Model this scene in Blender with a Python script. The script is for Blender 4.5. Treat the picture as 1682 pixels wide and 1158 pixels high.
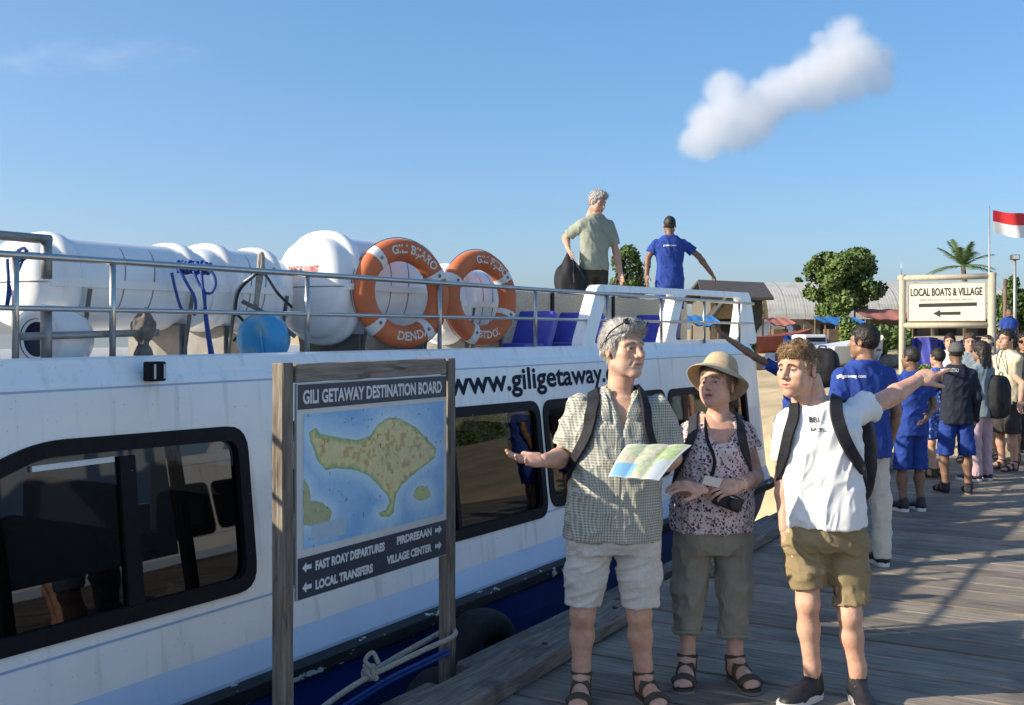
import bpy, bmesh, math, random
import numpy as np
from mathutils import Vector, Matrix
from mathutils.geometry import tessellate_polygon
from mathutils.bvhtree import BVHTree

for o in list(bpy.data.objects):
    bpy.data.objects.remove(o)
SC = bpy.context.scene
COL = SC.collection
rnd = random.Random(7)
nrs = np.random.RandomState(11)
R = math.radians

# ------------------------------------------------------------------ camera, sky, sun, exposure
EYE, FPX, CX, HY = 1.70, 1777.0, 841.0, 546.0
cam = bpy.data.cameras.new('camera')
cam_o = bpy.data.objects.new('camera', cam)
COL.objects.link(cam_o)
cam_o.location = (0, 0, EYE)
cam_o.rotation_euler = (R(90), 0, 0)
cam.sensor_width = 36.0
cam.lens = 36.0 * FPX / 1682.0
cam.shift_y = -33.0 / 1682.0
cam.clip_start = 0.05
cam.clip_end = 4000
SC.camera = cam_o

SUN_TO = Vector((-0.975, -0.22, 0)).normalized()
SUN_EL = R(24.5)
world = bpy.data.worlds.new('World')
SC.world = world
world.use_nodes = True
wt = world.node_tree
wt.nodes.clear()
wo = wt.nodes.new('ShaderNodeOutputWorld')
wb = wt.nodes.new('ShaderNodeBackground')
sky = wt.nodes.new('ShaderNodeTexSky')
sky.sky_type = 'NISHITA'
sky.sun_disc = False
sky.sun_elevation = SUN_EL
sky.sun_rotation = math.atan2(SUN_TO.x, SUN_TO.y)
sky.air_density = 0.8
sky.dust_density = 2.2
sky.ozone_density = 5.5
wb.inputs['Strength'].default_value = 0.14
sg_ = wt.nodes.new('ShaderNodeGamma')      # flatter sky contrast, as the phone camera shows it
sg_.inputs['Gamma'].default_value = 0.62
st_ = wt.nodes.new('ShaderNodeMix')
st_.data_type = 'RGBA'
st_.blend_type = 'MULTIPLY'
st_.inputs[0].default_value = 1.0
st_.inputs[7].default_value = (1.0, 0.97, 0.95, 1)
wt.links.new(sky.outputs[0], sg_.inputs['Color'])
wt.links.new(sg_.outputs[0], st_.inputs[6])
sh_ = wt.nodes.new('ShaderNodeHueSaturation')
sh_.inputs['Saturation'].default_value = 1.38
wt.links.new(st_.outputs[2], sh_.inputs['Color'])
wt.links.new(sh_.outputs[0], wb.inputs['Color'])
wt.links.new(wb.outputs[0], wo.inputs['Surface'])

sun = bpy.data.lights.new('sun', 'SUN')
sun.energy = 2.8
sun.angle = R(0.5)
sun.color = (1.0, 0.89, 0.72)
sun_o = bpy.data.objects.new('sun', sun)
COL.objects.link(sun_o)
sun_dir = -(SUN_TO * math.cos(SUN_EL) + Vector((0, 0, math.sin(SUN_EL))))
sun_o.rotation_euler = sun_dir.to_track_quat('-Z', 'Y').to_euler()
sun_o.location = (-20, 8, 15)

SC.view_settings.view_transform = 'Standard'
SC.view_settings.look = 'None'
SC.view_settings.gamma = 1.0
SC.view_settings.exposure = 1.47
SC.view_settings.use_curve_mapping = False
SC.cycles.max_bounces = 8
SC.cycles.transparent_max_bounces = 12
SC.cycles.volume_bounces = 5
SC.cycles.volume_step_rate = 1.0

# ------------------------------------------------------------------ frames
UA = math.atan2(0.861, 0.509)                 # pier axis
DOCK = Matrix.Rotation(UA, 4, 'Z')            # (s along pier, t towards boat, z) -> world
I4 = Matrix.Identity(4)


def D(s, t, z=0.0):
    return DOCK @ Vector((s, t, z))


def W(px, py, Y):
    return Vector(((px - CX) * Y / FPX, Y, EYE + (HY - py) * Y / FPX))


# ------------------------------------------------------------------ materials
MATS = {}


def mat(name, col, rough=0.6, var=0.12, scale=8.0, bump=0.0, bscale=None, metal=0.0, stretch=None,
        attr=None, spec=0.5, coat=0.0, col2=None, thresh=None, trans=0.0, detail=4.0, randobj=0.0, sss=0.0):
    """principled material with noise-driven colour and relief; attr = colour attribute on the mesh"""
    if name in MATS:
        return MATS[name]
    m = bpy.data.materials.new(name)
    m.use_nodes = True
    nt = m.node_tree
    p = nt.nodes['Principled BSDF']
    p.inputs['Roughness'].default_value = rough
    p.inputs['Metallic'].default_value = metal
    p.inputs['Specular IOR Level'].default_value = spec
    p.inputs['Coat Weight'].default_value = coat
    if sss:
        p.inputs['Subsurface Weight'].default_value = sss
        p.inputs['Subsurface Radius'].default_value = (0.012, 0.005, 0.003)
        p.inputs['Subsurface Scale'].default_value = 0.14
    tc = nt.nodes.new('ShaderNodeTexCoord')
    mp = nt.nodes.new('ShaderNodeMapping')
    if stretch:
        mp.inputs['Scale'].default_value = stretch
    nt.links.new(tc.outputs['Object'], mp.inputs['Vector'])
    vec = mp.outputs[0]
    if randobj:
        oi = nt.nodes.new('ShaderNodeObjectInfo')
        ad = nt.nodes.new('ShaderNodeVectorMath')
        ad.operation = 'ADD'
        sc_ = nt.nodes.new('ShaderNodeVectorMath')
        sc_.operation = 'SCALE'
        cb = nt.nodes.new('ShaderNodeCombineXYZ')
        nt.links.new(oi.outputs['Random'], cb.inputs[0])
        nt.links.new(oi.outputs['Random'], cb.inputs[1])
        nt.links.new(cb.outputs[0], sc_.inputs[0])
        sc_.inputs['Scale'].default_value = 37.0
        nt.links.new(vec, ad.inputs[0])
        nt.links.new(sc_.outputs[0], ad.inputs[1])
        vec = ad.outputs[0]
    n = nt.nodes.new('ShaderNodeTexNoise')
    n.inputs['Scale'].default_value = scale
    n.inputs['Detail'].default_value = detail
    n.inputs['Roughness'].default_value = 0.6
    nt.links.new(vec, n.inputs['Vector'])
    ramp = nt.nodes.new('ShaderNodeValToRGB')
    lo, hi = thresh or (0.3, 0.7)
    ramp.color_ramp.elements[0].position = lo
    ramp.color_ramp.elements[1].position = hi
    c = col if len(col) == 3 else col[:3]
    if attr:
        ramp.color_ramp.elements[0].color = (1 - var, 1 - var, 1 - var, 1)
        ramp.color_ramp.elements[1].color = (1 + var * .5, 1 + var * .5, 1 + var * .5, 1)
        at = nt.nodes.new('ShaderNodeAttribute')
        at.attribute_name = attr
        mx = nt.nodes.new('ShaderNodeMix')
        mx.data_type = 'RGBA'
        mx.blend_type = 'MULTIPLY'
        mx.inputs[0].default_value = 1.0
        nt.links.new(at.outputs['Color'], mx.inputs[6])
        nt.links.new(ramp.outputs[0], mx.inputs[7])
        out = mx.outputs[2]
    else:
        if col2 is None:
            ramp.color_ramp.elements[0].color = tuple(max(0, x * (1 - var)) for x in c) + (1,)
            ramp.color_ramp.elements[1].color = tuple(min(1, x * (1 + var)) for x in c) + (1,)
        else:
            ramp.color_ramp.elements[0].color = tuple(c) + (1,)
            ramp.color_ramp.elements[1].color = tuple(col2) + (1,)
        out = ramp.outputs[0]
    nt.links.new(n.outputs['Fac'], ramp.inputs[0])
    if randobj:
        hs = nt.nodes.new('ShaderNodeHueSaturation')
        mr = nt.nodes.new('ShaderNodeMapRange')
        mr.inputs[3].default_value = 1 - randobj
        mr.inputs[4].default_value = 1 + randobj
        nt.links.new(oi.outputs['Random'], mr.inputs[0])
        nt.links.new(mr.outputs[0], hs.inputs['Value'])
        nt.links.new(out, hs.inputs['Color'])
        out = hs.outputs[0]
    m['out'] = 0
    nt.links.new(out, p.inputs['Base Color'])
    if bump:
        b = nt.nodes.new('ShaderNodeBump')
        b.inputs['Strength'].default_value = min(1.0, bump)
        b.inputs['Distance'].default_value = 0.01
        if bscale:
            n2 = nt.nodes.new('ShaderNodeTexNoise')
            n2.inputs['Scale'].default_value = bscale
            n2.inputs['Detail'].default_value = 5
            nt.links.new(vec, n2.inputs['Vector'])
            nt.links.new(n2.outputs['Fac'], b.inputs['Height'])
        else:
            nt.links.new(n.outputs['Fac'], b.inputs['Height'])
        nt.links.new(b.outputs[0], p.inputs['Normal'])
    if trans:
        p.inputs['Transmission Weight'].default_value = trans
    MATS[name] = m
    return m


def overlay(m, scale, lo, hi, col, stretch=None, amount=1.0, detail=6.0, seed=0.0):
    """lay a second noise-shaped colour (stain, chips, wear) over a material"""
    nt = m.node_tree
    p = nt.nodes['Principled BSDF']
    src = p.inputs['Base Color'].links[0].from_socket
    tc = nt.nodes.new('ShaderNodeTexCoord')
    mp = nt.nodes.new('ShaderNodeMapping')
    mp.inputs['Location'].default_value = (seed, seed * 1.7, seed * .6)
    if stretch:
        mp.inputs['Scale'].default_value = stretch
    nt.links.new(tc.outputs['Object'], mp.inputs[0])
    n = nt.nodes.new('ShaderNodeTexNoise')
    n.inputs['Scale'].default_value = scale
    n.inputs['Detail'].default_value = detail
    nt.links.new(mp.outputs[0], n.inputs['Vector'])
    mr = nt.nodes.new('ShaderNodeMapRange')
    mr.inputs[1].default_value = lo
    mr.inputs[2].default_value = hi
    mr.inputs[3].default_value = 0
    mr.inputs[4].default_value = amount
    nt.links.new(n.outputs['Fac'], mr.inputs[0])
    mx = nt.nodes.new('ShaderNodeMix')
    mx.data_type = 'RGBA'
    nt.links.new(mr.outputs[0], mx.inputs[0])
    nt.links.new(src, mx.inputs[6])
    mx.inputs[7].default_value = tuple(col) + (1,)
    nt.links.new(mx.outputs[2], p.inputs['Base Color'])
    return m


# ------------------------------------------------------------------ objects
WM = {}


def tag(o, label=None, cat=None, group=None, kind=None):
    if label:
        o['label'] = label
    if cat:
        o['category'] = cat
    if group:
        o['group'] = group
    if kind:
        o['kind'] = kind
    return o


def link(o, parent=None, M=I4):
    COL.objects.link(o)
    WM[o.name] = M.copy()
    if parent is not None:
        o.parent = parent
        o.matrix_parent_inverse = WM[parent.name].inverted()
    o.matrix_basis = M
    return o


def thing(name, loc, label, cat, group=None, rz=0.0):
    o = bpy.data.objects.new(name, None)
    o.empty_display_size = 0.1
    link(o, None, Matrix.Translation(Vector(loc)) @ Matrix.Rotation(rz, 4, 'Z'))
    return tag(o, label, cat, group)


def mesh(name, v, f, smooth=False, col=None):
    me = bpy.data.meshes.new(name)
    if isinstance(v, np.ndarray) and isinstance(f, np.ndarray):
        k = f.shape[1]
        me.vertices.add(len(v))
        me.vertices.foreach_set('co', v.astype(np.float32).ravel())
        me.loops.add(f.size)
        me.loops.foreach_set('vertex_index', f.astype(np.int32).ravel())
        me.polygons.add(len(f))
        me.polygons.foreach_set('loop_start', np.arange(0, f.size, k, dtype=np.int32))
        me.update(calc_edges=True)
        me.validate()
    else:
        me.from_pydata([tuple(x) for x in v], [], [tuple(x) for x in f])
        me.update()
    if smooth and len(me.polygons):
        me.polygons.foreach_set('use_smooth', np.ones(len(me.polygons), dtype=bool))
    if col is not None:
        a = me.color_attributes.new('Col', 'FLOAT_COLOR', 'POINT')
        c = np.ones((len(v), 4), np.float32)
        c[:, :3] = col
        a.data.foreach_set('color', c.ravel())
    return me


def mk(name, v, f, m, parent=None, M=I4, smooth=False, col=None, kind=None):
    me = mesh(name, v, f, smooth, col)
    me.materials.append(m)
    o = bpy.data.objects.new(name, me)
    link(o, parent, M)
    if kind:
        o['kind'] = kind
    return o


def inst(name, me, parent=None, M=I4):
    o = bpy.data.objects.new(name, me)
    return link(o, parent, M)


class G:
    """collects geometry for one mesh"""

    def __init__(self):
        self.v, self.f = [], []

    def add(self, v, f):
        k = len(self.v)
        self.v += [tuple(x) for x in v]
        self.f += [tuple(i + k for i in q) for q in f]
        return self

    def box(self, lo, hi, M=None):
        v, f = box(lo, hi)
        if M is not None:
            v = [tuple(M @ Vector(x)) for x in v]
        return self.add(v, f)

    def tube(self, *a, **k):
        return self.add(*tube(*a, **k))

    def mk(self, name, m, parent=None, M=I4, smooth=False, kind=None):
        return mk(name, self.v, self.f, m, parent, M, smooth, None, kind)


def box(lo, hi):
    x0, y0, z0 = lo
    x1, y1, z1 = hi
    v = [(x0, y0, z0), (x1, y0, z0), (x1, y1, z0), (x0, y1, z0), (x0, y0, z1), (x1, y0, z1), (x1, y1, z1), (x0, y1, z1)]
    return v, [(0, 3, 2, 1), (4, 5, 6, 7), (0, 1, 5, 4), (1, 2, 6, 5), (2, 3, 7, 6), (3, 0, 4, 7)]


def bev(lo, hi, b=0.006, seg=1, jit=0.0, cuts=0):
    bm = bmesh.new()
    v, f = box(lo, hi)
    vs = [bm.verts.new(x) for x in v]
    for q in f:
        bm.faces.new([vs[i] for i in q])
    if cuts:
        ax = max(range(3), key=lambda i: hi[i] - lo[i])
        for k in range(1, cuts + 1):
            co = [0, 0, 0]
            co[ax] = lo[ax] + (hi[ax] - lo[ax]) * k / (cuts + 1)
            no = [0, 0, 0]
            no[ax] = 1
            bmesh.ops.bisect_plane(bm, geom=bm.verts[:] + bm.edges[:] + bm.faces[:], plane_co=co, plane_no=no)
    es = [e for e in bm.edges if len(e.link_faces) == 2 and e.link_faces[0].normal.dot(e.link_faces[1].normal) < .5]
    bm.normal_update()
    es = [e for e in bm.edges if len(e.link_faces) == 2 and e.calc_face_angle(0) > .5]
    bmesh.ops.bevel(bm, geom=es, offset=b, segments=seg, affect='EDGES', profile=.5)
    if jit:
        for q in bm.verts:
            q.co += Vector((rnd.uniform(-jit, jit), rnd.uniform(-jit, jit), rnd.uniform(-jit, jit)))
    bm.verts.index_update()
    out = [tuple(q.co) for q in bm.verts], [tuple(w.index for w in q.verts) for q in bm.faces]
    bm.free()
    return out


def tube(pts, r, n=8, caps=True, closed=False):
    pts = [Vector(p) for p in pts]
    k = len(pts)
    rs = r if isinstance(r, (list, tuple)) else [r] * k
    v, f = [], []
    up = None
    for i, p in enumerate(pts):
        if closed:
            t = (pts[(i + 1) % k] - pts[i - 1])
        else:
            t = pts[min(i + 1, k - 1)] - pts[max(i - 1, 0)]
        t.normalize()
        if up is None:
            up = Vector((0, 0, 1)) if abs(t.z) < .9 else Vector((1, 0, 0))
        a = up - t * up.dot(t)
        if a.length < 1e-5:
            a = t.orthogonal()
        a.normalize()
        up = a
        b = t.cross(a)
        for j in range(n):
            q = 2 * math.pi * j / n
            v.append(tuple(p + (a * math.cos(q) + b * math.sin(q)) * rs[i]))
    for i in range(k if closed else k - 1):
        i2 = (i + 1) % k
        for j in range(n):
            j2 = (j + 1) % n
            f.append((i * n + j, i * n + j2, i2 * n + j2, i2 * n + j))
    if caps and not closed:
        f.append(tuple(range(n))[::-1])
        f.append(tuple((k - 1) * n + j for j in range(n)))
    return v, f


def spline(pts, n=8):
    """Catmull-Rom through the points"""
    P = [Vector(p) for p in pts]
    P = [P[0] * 2 - P[1]] + P + [P[-1] * 2 - P[-2]]
    out = []
    for i in range(1, len(P) - 2):
        a, b, c, d = P[i - 1], P[i], P[i + 1], P[i + 2]
        for j in range(n):
            t = j / n
            out.append(.5 * ((2 * b) + (c - a) * t + (2 * a - 5 * b + 4 * c - d) * t * t + (3 * b - a - 3 * c + d) * t ** 3))
    out.append(P[-2])
    return out


def lathe(prof, n=24, axis='z'):
    """prof: (r, h) pairs"""
    v, f = [], []
    k = len(prof)
    for r, h in prof:
        for j in range(n):
            a = 2 * math.pi * j / n
            x, y = r * math.cos(a), r * math.sin(a)
            v.append((x, y, h) if axis == 'z' else (h, x, y) if axis == 'x' else (x, h, y))
    for i in range(k - 1):
        for j in range(n):
            j2 = (j + 1) % n
            f.append((i * n + j, i * n + j2, (i + 1) * n + j2, (i + 1) * n + j))
    f.append(tuple(range(n))[::-1])
    f.append(tuple((k - 1) * n + j for j in range(n)))
    return v, f


def ico(r=1.0, sub=2, c=(0, 0, 0), sc=(1, 1, 1)):
    bm = bmesh.new()
    bmesh.ops.create_icosphere(bm, subdivisions=sub, radius=r)
    bm.verts.index_update()
    v = [(c[0] + q.co.x * sc[0], c[1] + q.co.y * sc[1], c[2] + q.co.z * sc[2]) for q in bm.verts]
    f = [tuple(w.index for w in q.verts) for q in bm.faces]
    bm.free()
    return v, f


def round_poly(pts, r, n=5):
    """2-D polygon with its corners rounded"""
    out = []
    k = len(pts)
    for i in range(k):
        p0, p1, p2 = Vector(pts[i - 1]), Vector(pts[i]), Vector(pts[(i + 1) % k])
        a, b = (p0 - p1), (p2 - p1)
        rr = min(r, a.length * .45, b.length * .45)
        a, b = p1 + a.normalized() * rr, p1 + b.normalized() * rr
        for j in range(n + 1):
            t = j / n
            out.append(tuple(a * (1 - t) ** 2 + p1 * 2 * t * (1 - t) + b * t * t))
    return out


def offset_poly(pts, d):
    """inset (d>0) of a CCW polygon, approximate"""
    k = len(pts)
    out = []
    for i in range(k):
        p0, p1, p2 = Vector(pts[i - 1]), Vector(pts[i]), Vector(pts[(i + 1) % k])
        e1, e2 = (p1 - p0), (p2 - p1)
        if e1.length < 1e-9:
            e1 = e2
        if e2.length < 1e-9:
            e2 = e1
        n1 = Vector((-e1.y, e1.x)).normalized()
        n2 = Vector((-e2.y, e2.x)).normalized()
        m = (n1 + n2)
        m.normalize()
        out.append(tuple(p1 + m * d / max(.4, m.dot(n1))))
    return out


def prism(poly, h0, h1, fmap):
    """2-D polygon (any winding) extruded from h0 to h1; fmap(x, y, h) -> 3-D"""
    k = len(poly)
    v = [fmap(x, y, h0) for x, y in poly] + [fmap(x, y, h1) for x, y in poly]
    tri = tessellate_polygon([[Vector((x, y, 0)) for x, y in poly]])
    f = [tuple(t) for t in tri] + [tuple(i + k for i in reversed(t)) for t in tri]
    for i in range(k):
        j = (i + 1) % k
        f.append((i, j, j + k, i + k))
    return v, f


def fixn(o):
    bm = bmesh.new()
    bm.from_mesh(o.data)
    bmesh.ops.recalc_face_normals(bm, faces=bm.faces)
    bm.to_mesh(o.data)
    bm.free()
    return o


def text_geo(s, size=1.0, width=None, bold=0.0, align='LEFT', ext=0.0, space=1.0):
    """flat letter mesh in x/y; width = total width it is squeezed to"""
    cu = bpy.data.curves.new('lettering', 'FONT')
    cu.body = s
    cu.size = size
    cu.offset = bold
    cu.align_x = align
    cu.space_character = space
    cu.resolution_u = 3
    cu.extrude = ext
    o = bpy.data.objects.new('lettering', cu)
    COL.objects.link(o)
    bpy.context.view_layer.update()
    me = bpy.data.meshes.new_from_object(o)
    v = np.array([q.co[:] for q in me.vertices]) if len(me.vertices) else np.zeros((0, 3))
    f = [tuple(q.vertices) for q in me.polygons]
    bpy.data.objects.remove(o)
    bpy.data.curves.remove(cu)
    bpy.data.meshes.remove(me)
    if width and len(v):
        x0, x1 = v[:, 0].min(), v[:, 0].max()
        v[:, 0] = (v[:, 0] - x0) * width / (x1 - x0) + (0 if align == 'LEFT' else -width / 2)
    return v, f


# ------------------------------------------------------------------ noise in numpy
_lat = nrs.rand(32, 32, 32).astype(np.float32)


def vnoise(p, scale=(1, 1, 1), seed=0):
    q = p * np.array(scale, np.float32) + seed * 7.31
    i = np.floor(q).astype(int)
    t = q - i
    t = t * t * (3 - 2 * t)
    i0, i1 = i & 31, (i + 1) & 31
    x0, y0, z0 = i0[..., 0], i0[..., 1], i0[..., 2]
    x1, y1, z1 = i1[..., 0], i1[..., 1], i1[..., 2]
    tx, ty, tz = t[..., 0], t[..., 1], t[..., 2]
    a = _lat[x0, y0, z0] * (1 - tx) + _lat[x1, y0, z0] * tx
    b = _lat[x0, y1, z0] * (1 - tx) + _lat[x1, y1, z0] * tx
    c = _lat[x0, y0, z1] * (1 - tx) + _lat[x1, y0, z1] * tx
    d = _lat[x0, y1, z1] * (1 - tx) + _lat[x1, y1, z1] * tx
    return ((a * (1 - ty) + b * ty) * (1 - tz) + (c * (1 - ty) + d * ty) * tz) * 2 - 1


# ------------------------------------------------------------------ signed-distance modelling
class Field:
    def __init__(self, lo, hi, h):
        self.lo = np.array(lo, np.float32)
        self.h = h
        n = np.maximum(4, np.ceil((np.array(hi) - self.lo) / h).astype(int) + 1)
        self.ax = [self.lo[i] + h * np.arange(n[i], dtype=np.float32) for i in range(3)]
        self.F = np.full(n, 0.08, np.float32)

    def _sub(self, lo, hi):
        sl = []
        for i in range(3):
            a = int(max(0, math.floor((lo[i] - self.lo[i]) / self.h)))
            b = int(min(len(self.ax[i]), math.ceil((hi[i] - self.lo[i]) / self.h) + 1))
            if b <= a:
                return None, None
            sl.append(slice(a, b))
        X, Y, Z = np.meshgrid(self.ax[0][sl[0]], self.ax[1][sl[1]], self.ax[2][sl[2]], indexing='ij')
        return tuple(sl), (X, Y, Z)

    def _op(self, sl, d, k, op):
        A = self.F[sl]
        if op == 'add':
            if k > 0:
                q = np.maximum(k - np.abs(A - d), 0) / k
                self.F[sl] = np.minimum(A, d) - q * q * k * .25
            else:
                self.F[sl] = np.minimum(A, d)
        else:
            if k > 0:
                q = np.maximum(k - np.abs(A + d), 0) / k
                self.F[sl] = np.maximum(A, -d) + q * q * k * .25
            else:
                self.F[sl] = np.maximum(A, -d)

    def cone(self, a, b, ra, rb, k=.02, op='add', flat=None):
        """tapered capsule; flat = (axis vector, factor) thins the section along that axis"""
        a, b = np.array(a, np.float32), np.array(b, np.float32)
        m = max(ra, rb) * (max(1, flat[1]) if flat else 1) + k + .03
        sl, P = self._sub(np.minimum(a, b) - m, np.maximum(a, b) + m)
        if sl is None:
            return self
        ab = b - a
        L = float(ab @ ab) + 1e-9
        x, y, z = P[0] - a[0], P[1] - a[1], P[2] - a[2]
        t = np.clip((x * ab[0] + y * ab[1] + z * ab[2]) / L, 0, 1)
        x, y, z = x - t * ab[0], y - t * ab[1], z - t * ab[2]
        if flat:
            n = np.array(flat[0], np.float32)
            n /= np.linalg.norm(n)
            w = x * n[0] + y * n[1] + z * n[2]
            g = (1 / flat[1] - 1)
            x, y, z = x + n[0] * w * g, y + n[1] * w * g, z + n[2] * w * g
        d = np.sqrt(x * x + y * y + z * z) - (ra + (rb - ra) * t)
        self._op(sl, d, k, op)
        return self

    def ell(self, c, r, k=.01, op='add', rot=None, p=2.0):
        c, r = np.array(c, np.float32), np.array(r, np.float32)
        m = (r.max() if rot is not None else r) + k + .02
        sl, P = self._sub(c - m, c + m)
        if sl is None:
            return self
        x, y, z = P[0] - c[0], P[1] - c[1], P[2] - c[2]
        if rot is not None:
            Q = np.array(rot.to_3x3().inverted(), np.float32)
            x, y, z = (Q[0, 0] * x + Q[0, 1] * y + Q[0, 2] * z, Q[1, 0] * x + Q[1, 1] * y + Q[1, 2] * z,
                       Q[2, 0] * x + Q[2, 1] * y + Q[2, 2] * z)
        q = (np.abs(x / r[0]) ** p + np.abs(y / r[1]) ** p + np.abs(z / r[2]) ** p) ** (1 / p)
        self._op(sl, (q - 1) * float(r.min()), k, op)
        return self

    def loft(self, secs, k=.02, p=2.3, yaw=0.0, grow=0.0, op='add'):
        """secs: (z, cx, cy, rx, ry) from low to high, smooth between"""
        S = np.array(sorted(secs), np.float32)
        zz = np.linspace(S[0, 0], S[-1, 0], 60)
        C = []
        for j in range(1, 5):
            w = np.interp(zz, S[:, 0], S[:, j])
            for _ in range(3):
                e = np.concatenate([w[:1], w, w[-1:]])
                w = (e[:-2] + e[1:-1] * 2 + e[2:]) / 4
            C.append(w)
        m = S[:, 3:].max() + abs(grow) + k + .03
        lo = (S[:, 1].min() - m, S[:, 2].min() - m, S[0, 0] - .03)
        hi = (S[:, 1].max() + m, S[:, 2].max() + m, S[-1, 0] + .03)
        sl, P = self._sub(lo, hi)
        if sl is None:
            return self
        z1 = self.ax[2][sl[2]]
        cx, cy, rx, ry = [np.interp(z1, zz, C[j])[None, None, :] for j in range(4)]
        rx, ry = rx + grow, ry + grow
        x, y = P[0] - cx, P[1] - cy
        if yaw:
            c_, s_ = math.cos(yaw), math.sin(yaw)
            x, y = x * c_ + y * s_, -x * s_ + y * c_
        q = (np.abs(x / rx) ** p + np.abs(y / ry) ** p) ** (1 / p)
        d = (q - 1) * np.minimum(rx, ry)
        d = np.maximum(d, np.maximum(P[2] - S[-1, 0] - grow, S[0, 0] - grow - P[2]))
        self._op(sl, d.astype(np.float32), k, op)
        return self

    def fn(self, lo, hi, func, k=0.0, op='add'):
        sl, P = self._sub(lo, hi)
        if sl is not None:
            self._op(sl, func(*P).astype(np.float32), k, op)
        return self

    def net(self):
        """surface nets"""
        F, h = self.F, self.h
        F[0], F[-1] = .05, .05
        F[:, 0], F[:, -1] = .05, .05
        F[:, :, 0], F[:, :, -1] = .05, .05
        S = F < 0
        nx, ny, nz = [q - 1 for q in F.shape]
        cnt = np.zeros((nx, ny, nz), np.int8)
        for i in (0, 1):
            for j in (0, 1):
                for k in (0, 1):
                    cnt += S[i:i + nx, j:j + ny, k:k + nz]
        act = (cnt > 0) & (cnt < 8)
        idx = np.argwhere(act)
        if len(idx) == 0:
            return np.zeros((0, 3)), np.zeros((0, 4), int)
        ids = np.full(act.shape, -1, np.int64)
        ids[act] = np.arange(len(idx))
        acc = np.zeros((len(idx), 3), np.float32)
        num = np.zeros(len(idx), np.float32)
        I, J, K = idx.T
        cr = [(i, j, k) for i in (0, 1) for j in (0, 1) for k in (0, 1)]
        for a in cr:
            for axis in range(3):
                if a[axis] == 1:
                    continue
                b = list(a)
                b[axis] = 1
                fa = F[I + a[0], J + a[1], K + a[2]]
                fb = F[I + b[0], J + b[1], K + b[2]]
                m = (fa < 0) != (fb < 0)
                t = np.where(m, fa / np.where(m, fa - fb, 1), 0)
                pos = np.repeat(np.array(a, np.float32)[None], len(I), 0)
                pos[:, axis] += t
                acc += pos * m[:, None]
                num += m
        v = self.lo + h * (idx + acc / num[:, None])
        quads = []
        for axis in range(3):
            o = [0, 0, 0]
            o[axis] = 1
            A = S[:F.shape[0] - o[0], :F.shape[1] - o[1], :F.shape[2] - o[2]]
            B = S[o[0]:, o[1]:, o[2]:]
            e = np.argwhere(A != B)
            u, w = [q for q in range(3) if q != axis]
            ok = (e[:, u] > 0) & (e[:, w] > 0)
            e = e[ok]
            inside = A[e[:, 0], e[:, 1], e[:, 2]]

            def cid(du, dw):
                q = e.copy()
                q[:, u] += du
                q[:, w] += dw
                q = np.minimum(q, np.array(ids.shape) - 1)
                return ids[q[:, 0], q[:, 1], q[:, 2]]
            Q = np.stack([cid(-1, -1), cid(0, -1), cid(0, 0), cid(-1, 0)], 1)
            flip = inside if axis != 1 else ~inside
            Q[~flip] = Q[~flip][:, ::-1]
            quads.append(Q)
        Q = np.concatenate(quads)
        Q = Q[(Q >= 0).all(1)]
        return v, Q


def vnormals(v, f):
    a, b, c, d = v[f[:, 0]], v[f[:, 1]], v[f[:, 2]], v[f[:, 3]]
    n = np.cross(c - a, d - b)
    out = np.zeros_like(v)
    for k in range(4):
        np.add.at(out, f[:, k], n)
    return out / (np.linalg.norm(out, axis=1, keepdims=True) + 1e-9)


def relax(v, f, it=2, lam=.5):
    e = np.concatenate([f[:, [0, 1]], f[:, [1, 2]], f[:, [2, 3]], f[:, [3, 0]]])
    deg = np.bincount(e.ravel(), minlength=len(v)).astype(np.float32)
    for _ in range(it):
        s = np.zeros_like(v)
        for c in range(3):
            s[:, c] = np.bincount(e[:, 0], v[e[:, 1], c], len(v)) + np.bincount(e[:, 1], v[e[:, 0], c], len(v))
        v = v + lam * (s / np.maximum(deg, 1)[:, None] - v)
    return v
# ------------------------------------------------------------------ water, beach, pier
m_water = mat('sea_water', (0.012, 0.045, 0.075), rough=0.08, var=.3, scale=.6, bump=.35, bscale=3.0)
water = mk('water', [(-900, -60, -1.15), (900, -60, -1.15), (900, 1800, -1.15), (-900, 1800, -1.15)], [(0, 1, 2, 3)], m_water)
water['kind'] = 'structure'

m_sand = mat('beach_sand', (0.46, 0.37, 0.23), rough=.95, var=.22, scale=1.3, bump=.6, bscale=9.0, spec=.1)
overlay(m_sand, .5, .55, .72, (.20, .19, .10), amount=.55)


def ground_z(x, y):
    s = .509 * x + .861 * y
    t = -.861 * x + .509 * y
    z = np.interp(s - max(0, t - 3) * .9 - max(0, -t - 4) * .7, [10, 13.2, 15.6, 17.5, 21, 32, 50, 120], [-3.0, -1.6, -.12, .18, .5, 1.15, 1.5, 2.2])
    return float(z)


xs = np.concatenate([np.linspace(-160, -12, 18), np.linspace(-10, 40, 90), np.linspace(43, 240, 22)])
ys = np.concatenate([np.linspace(4, 60, 110), np.linspace(64, 420, 28)])
gv, gf = [], []
for y in ys:
    for x in xs:
        n = float(vnoise(np.array([[x, y, 0]]), (.5, .5, 1))[0]) * .06 + float(vnoise(np.array([[x, y, 3]]), (1.7, 1.7, 1))[0]) * .025
        gv.append((x, y, ground_z(x, y) + n))
nxs = len(xs)
for j in range(len(ys) - 1):
    for i in range(nxs - 1):
        gf.append((j * nxs + i, j * nxs + i + 1, (j + 1) * nxs + i + 1, (j + 1) * nxs + i))
beach = mk('beach', gv, gf, m_sand, smooth=True, kind='structure')

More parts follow.
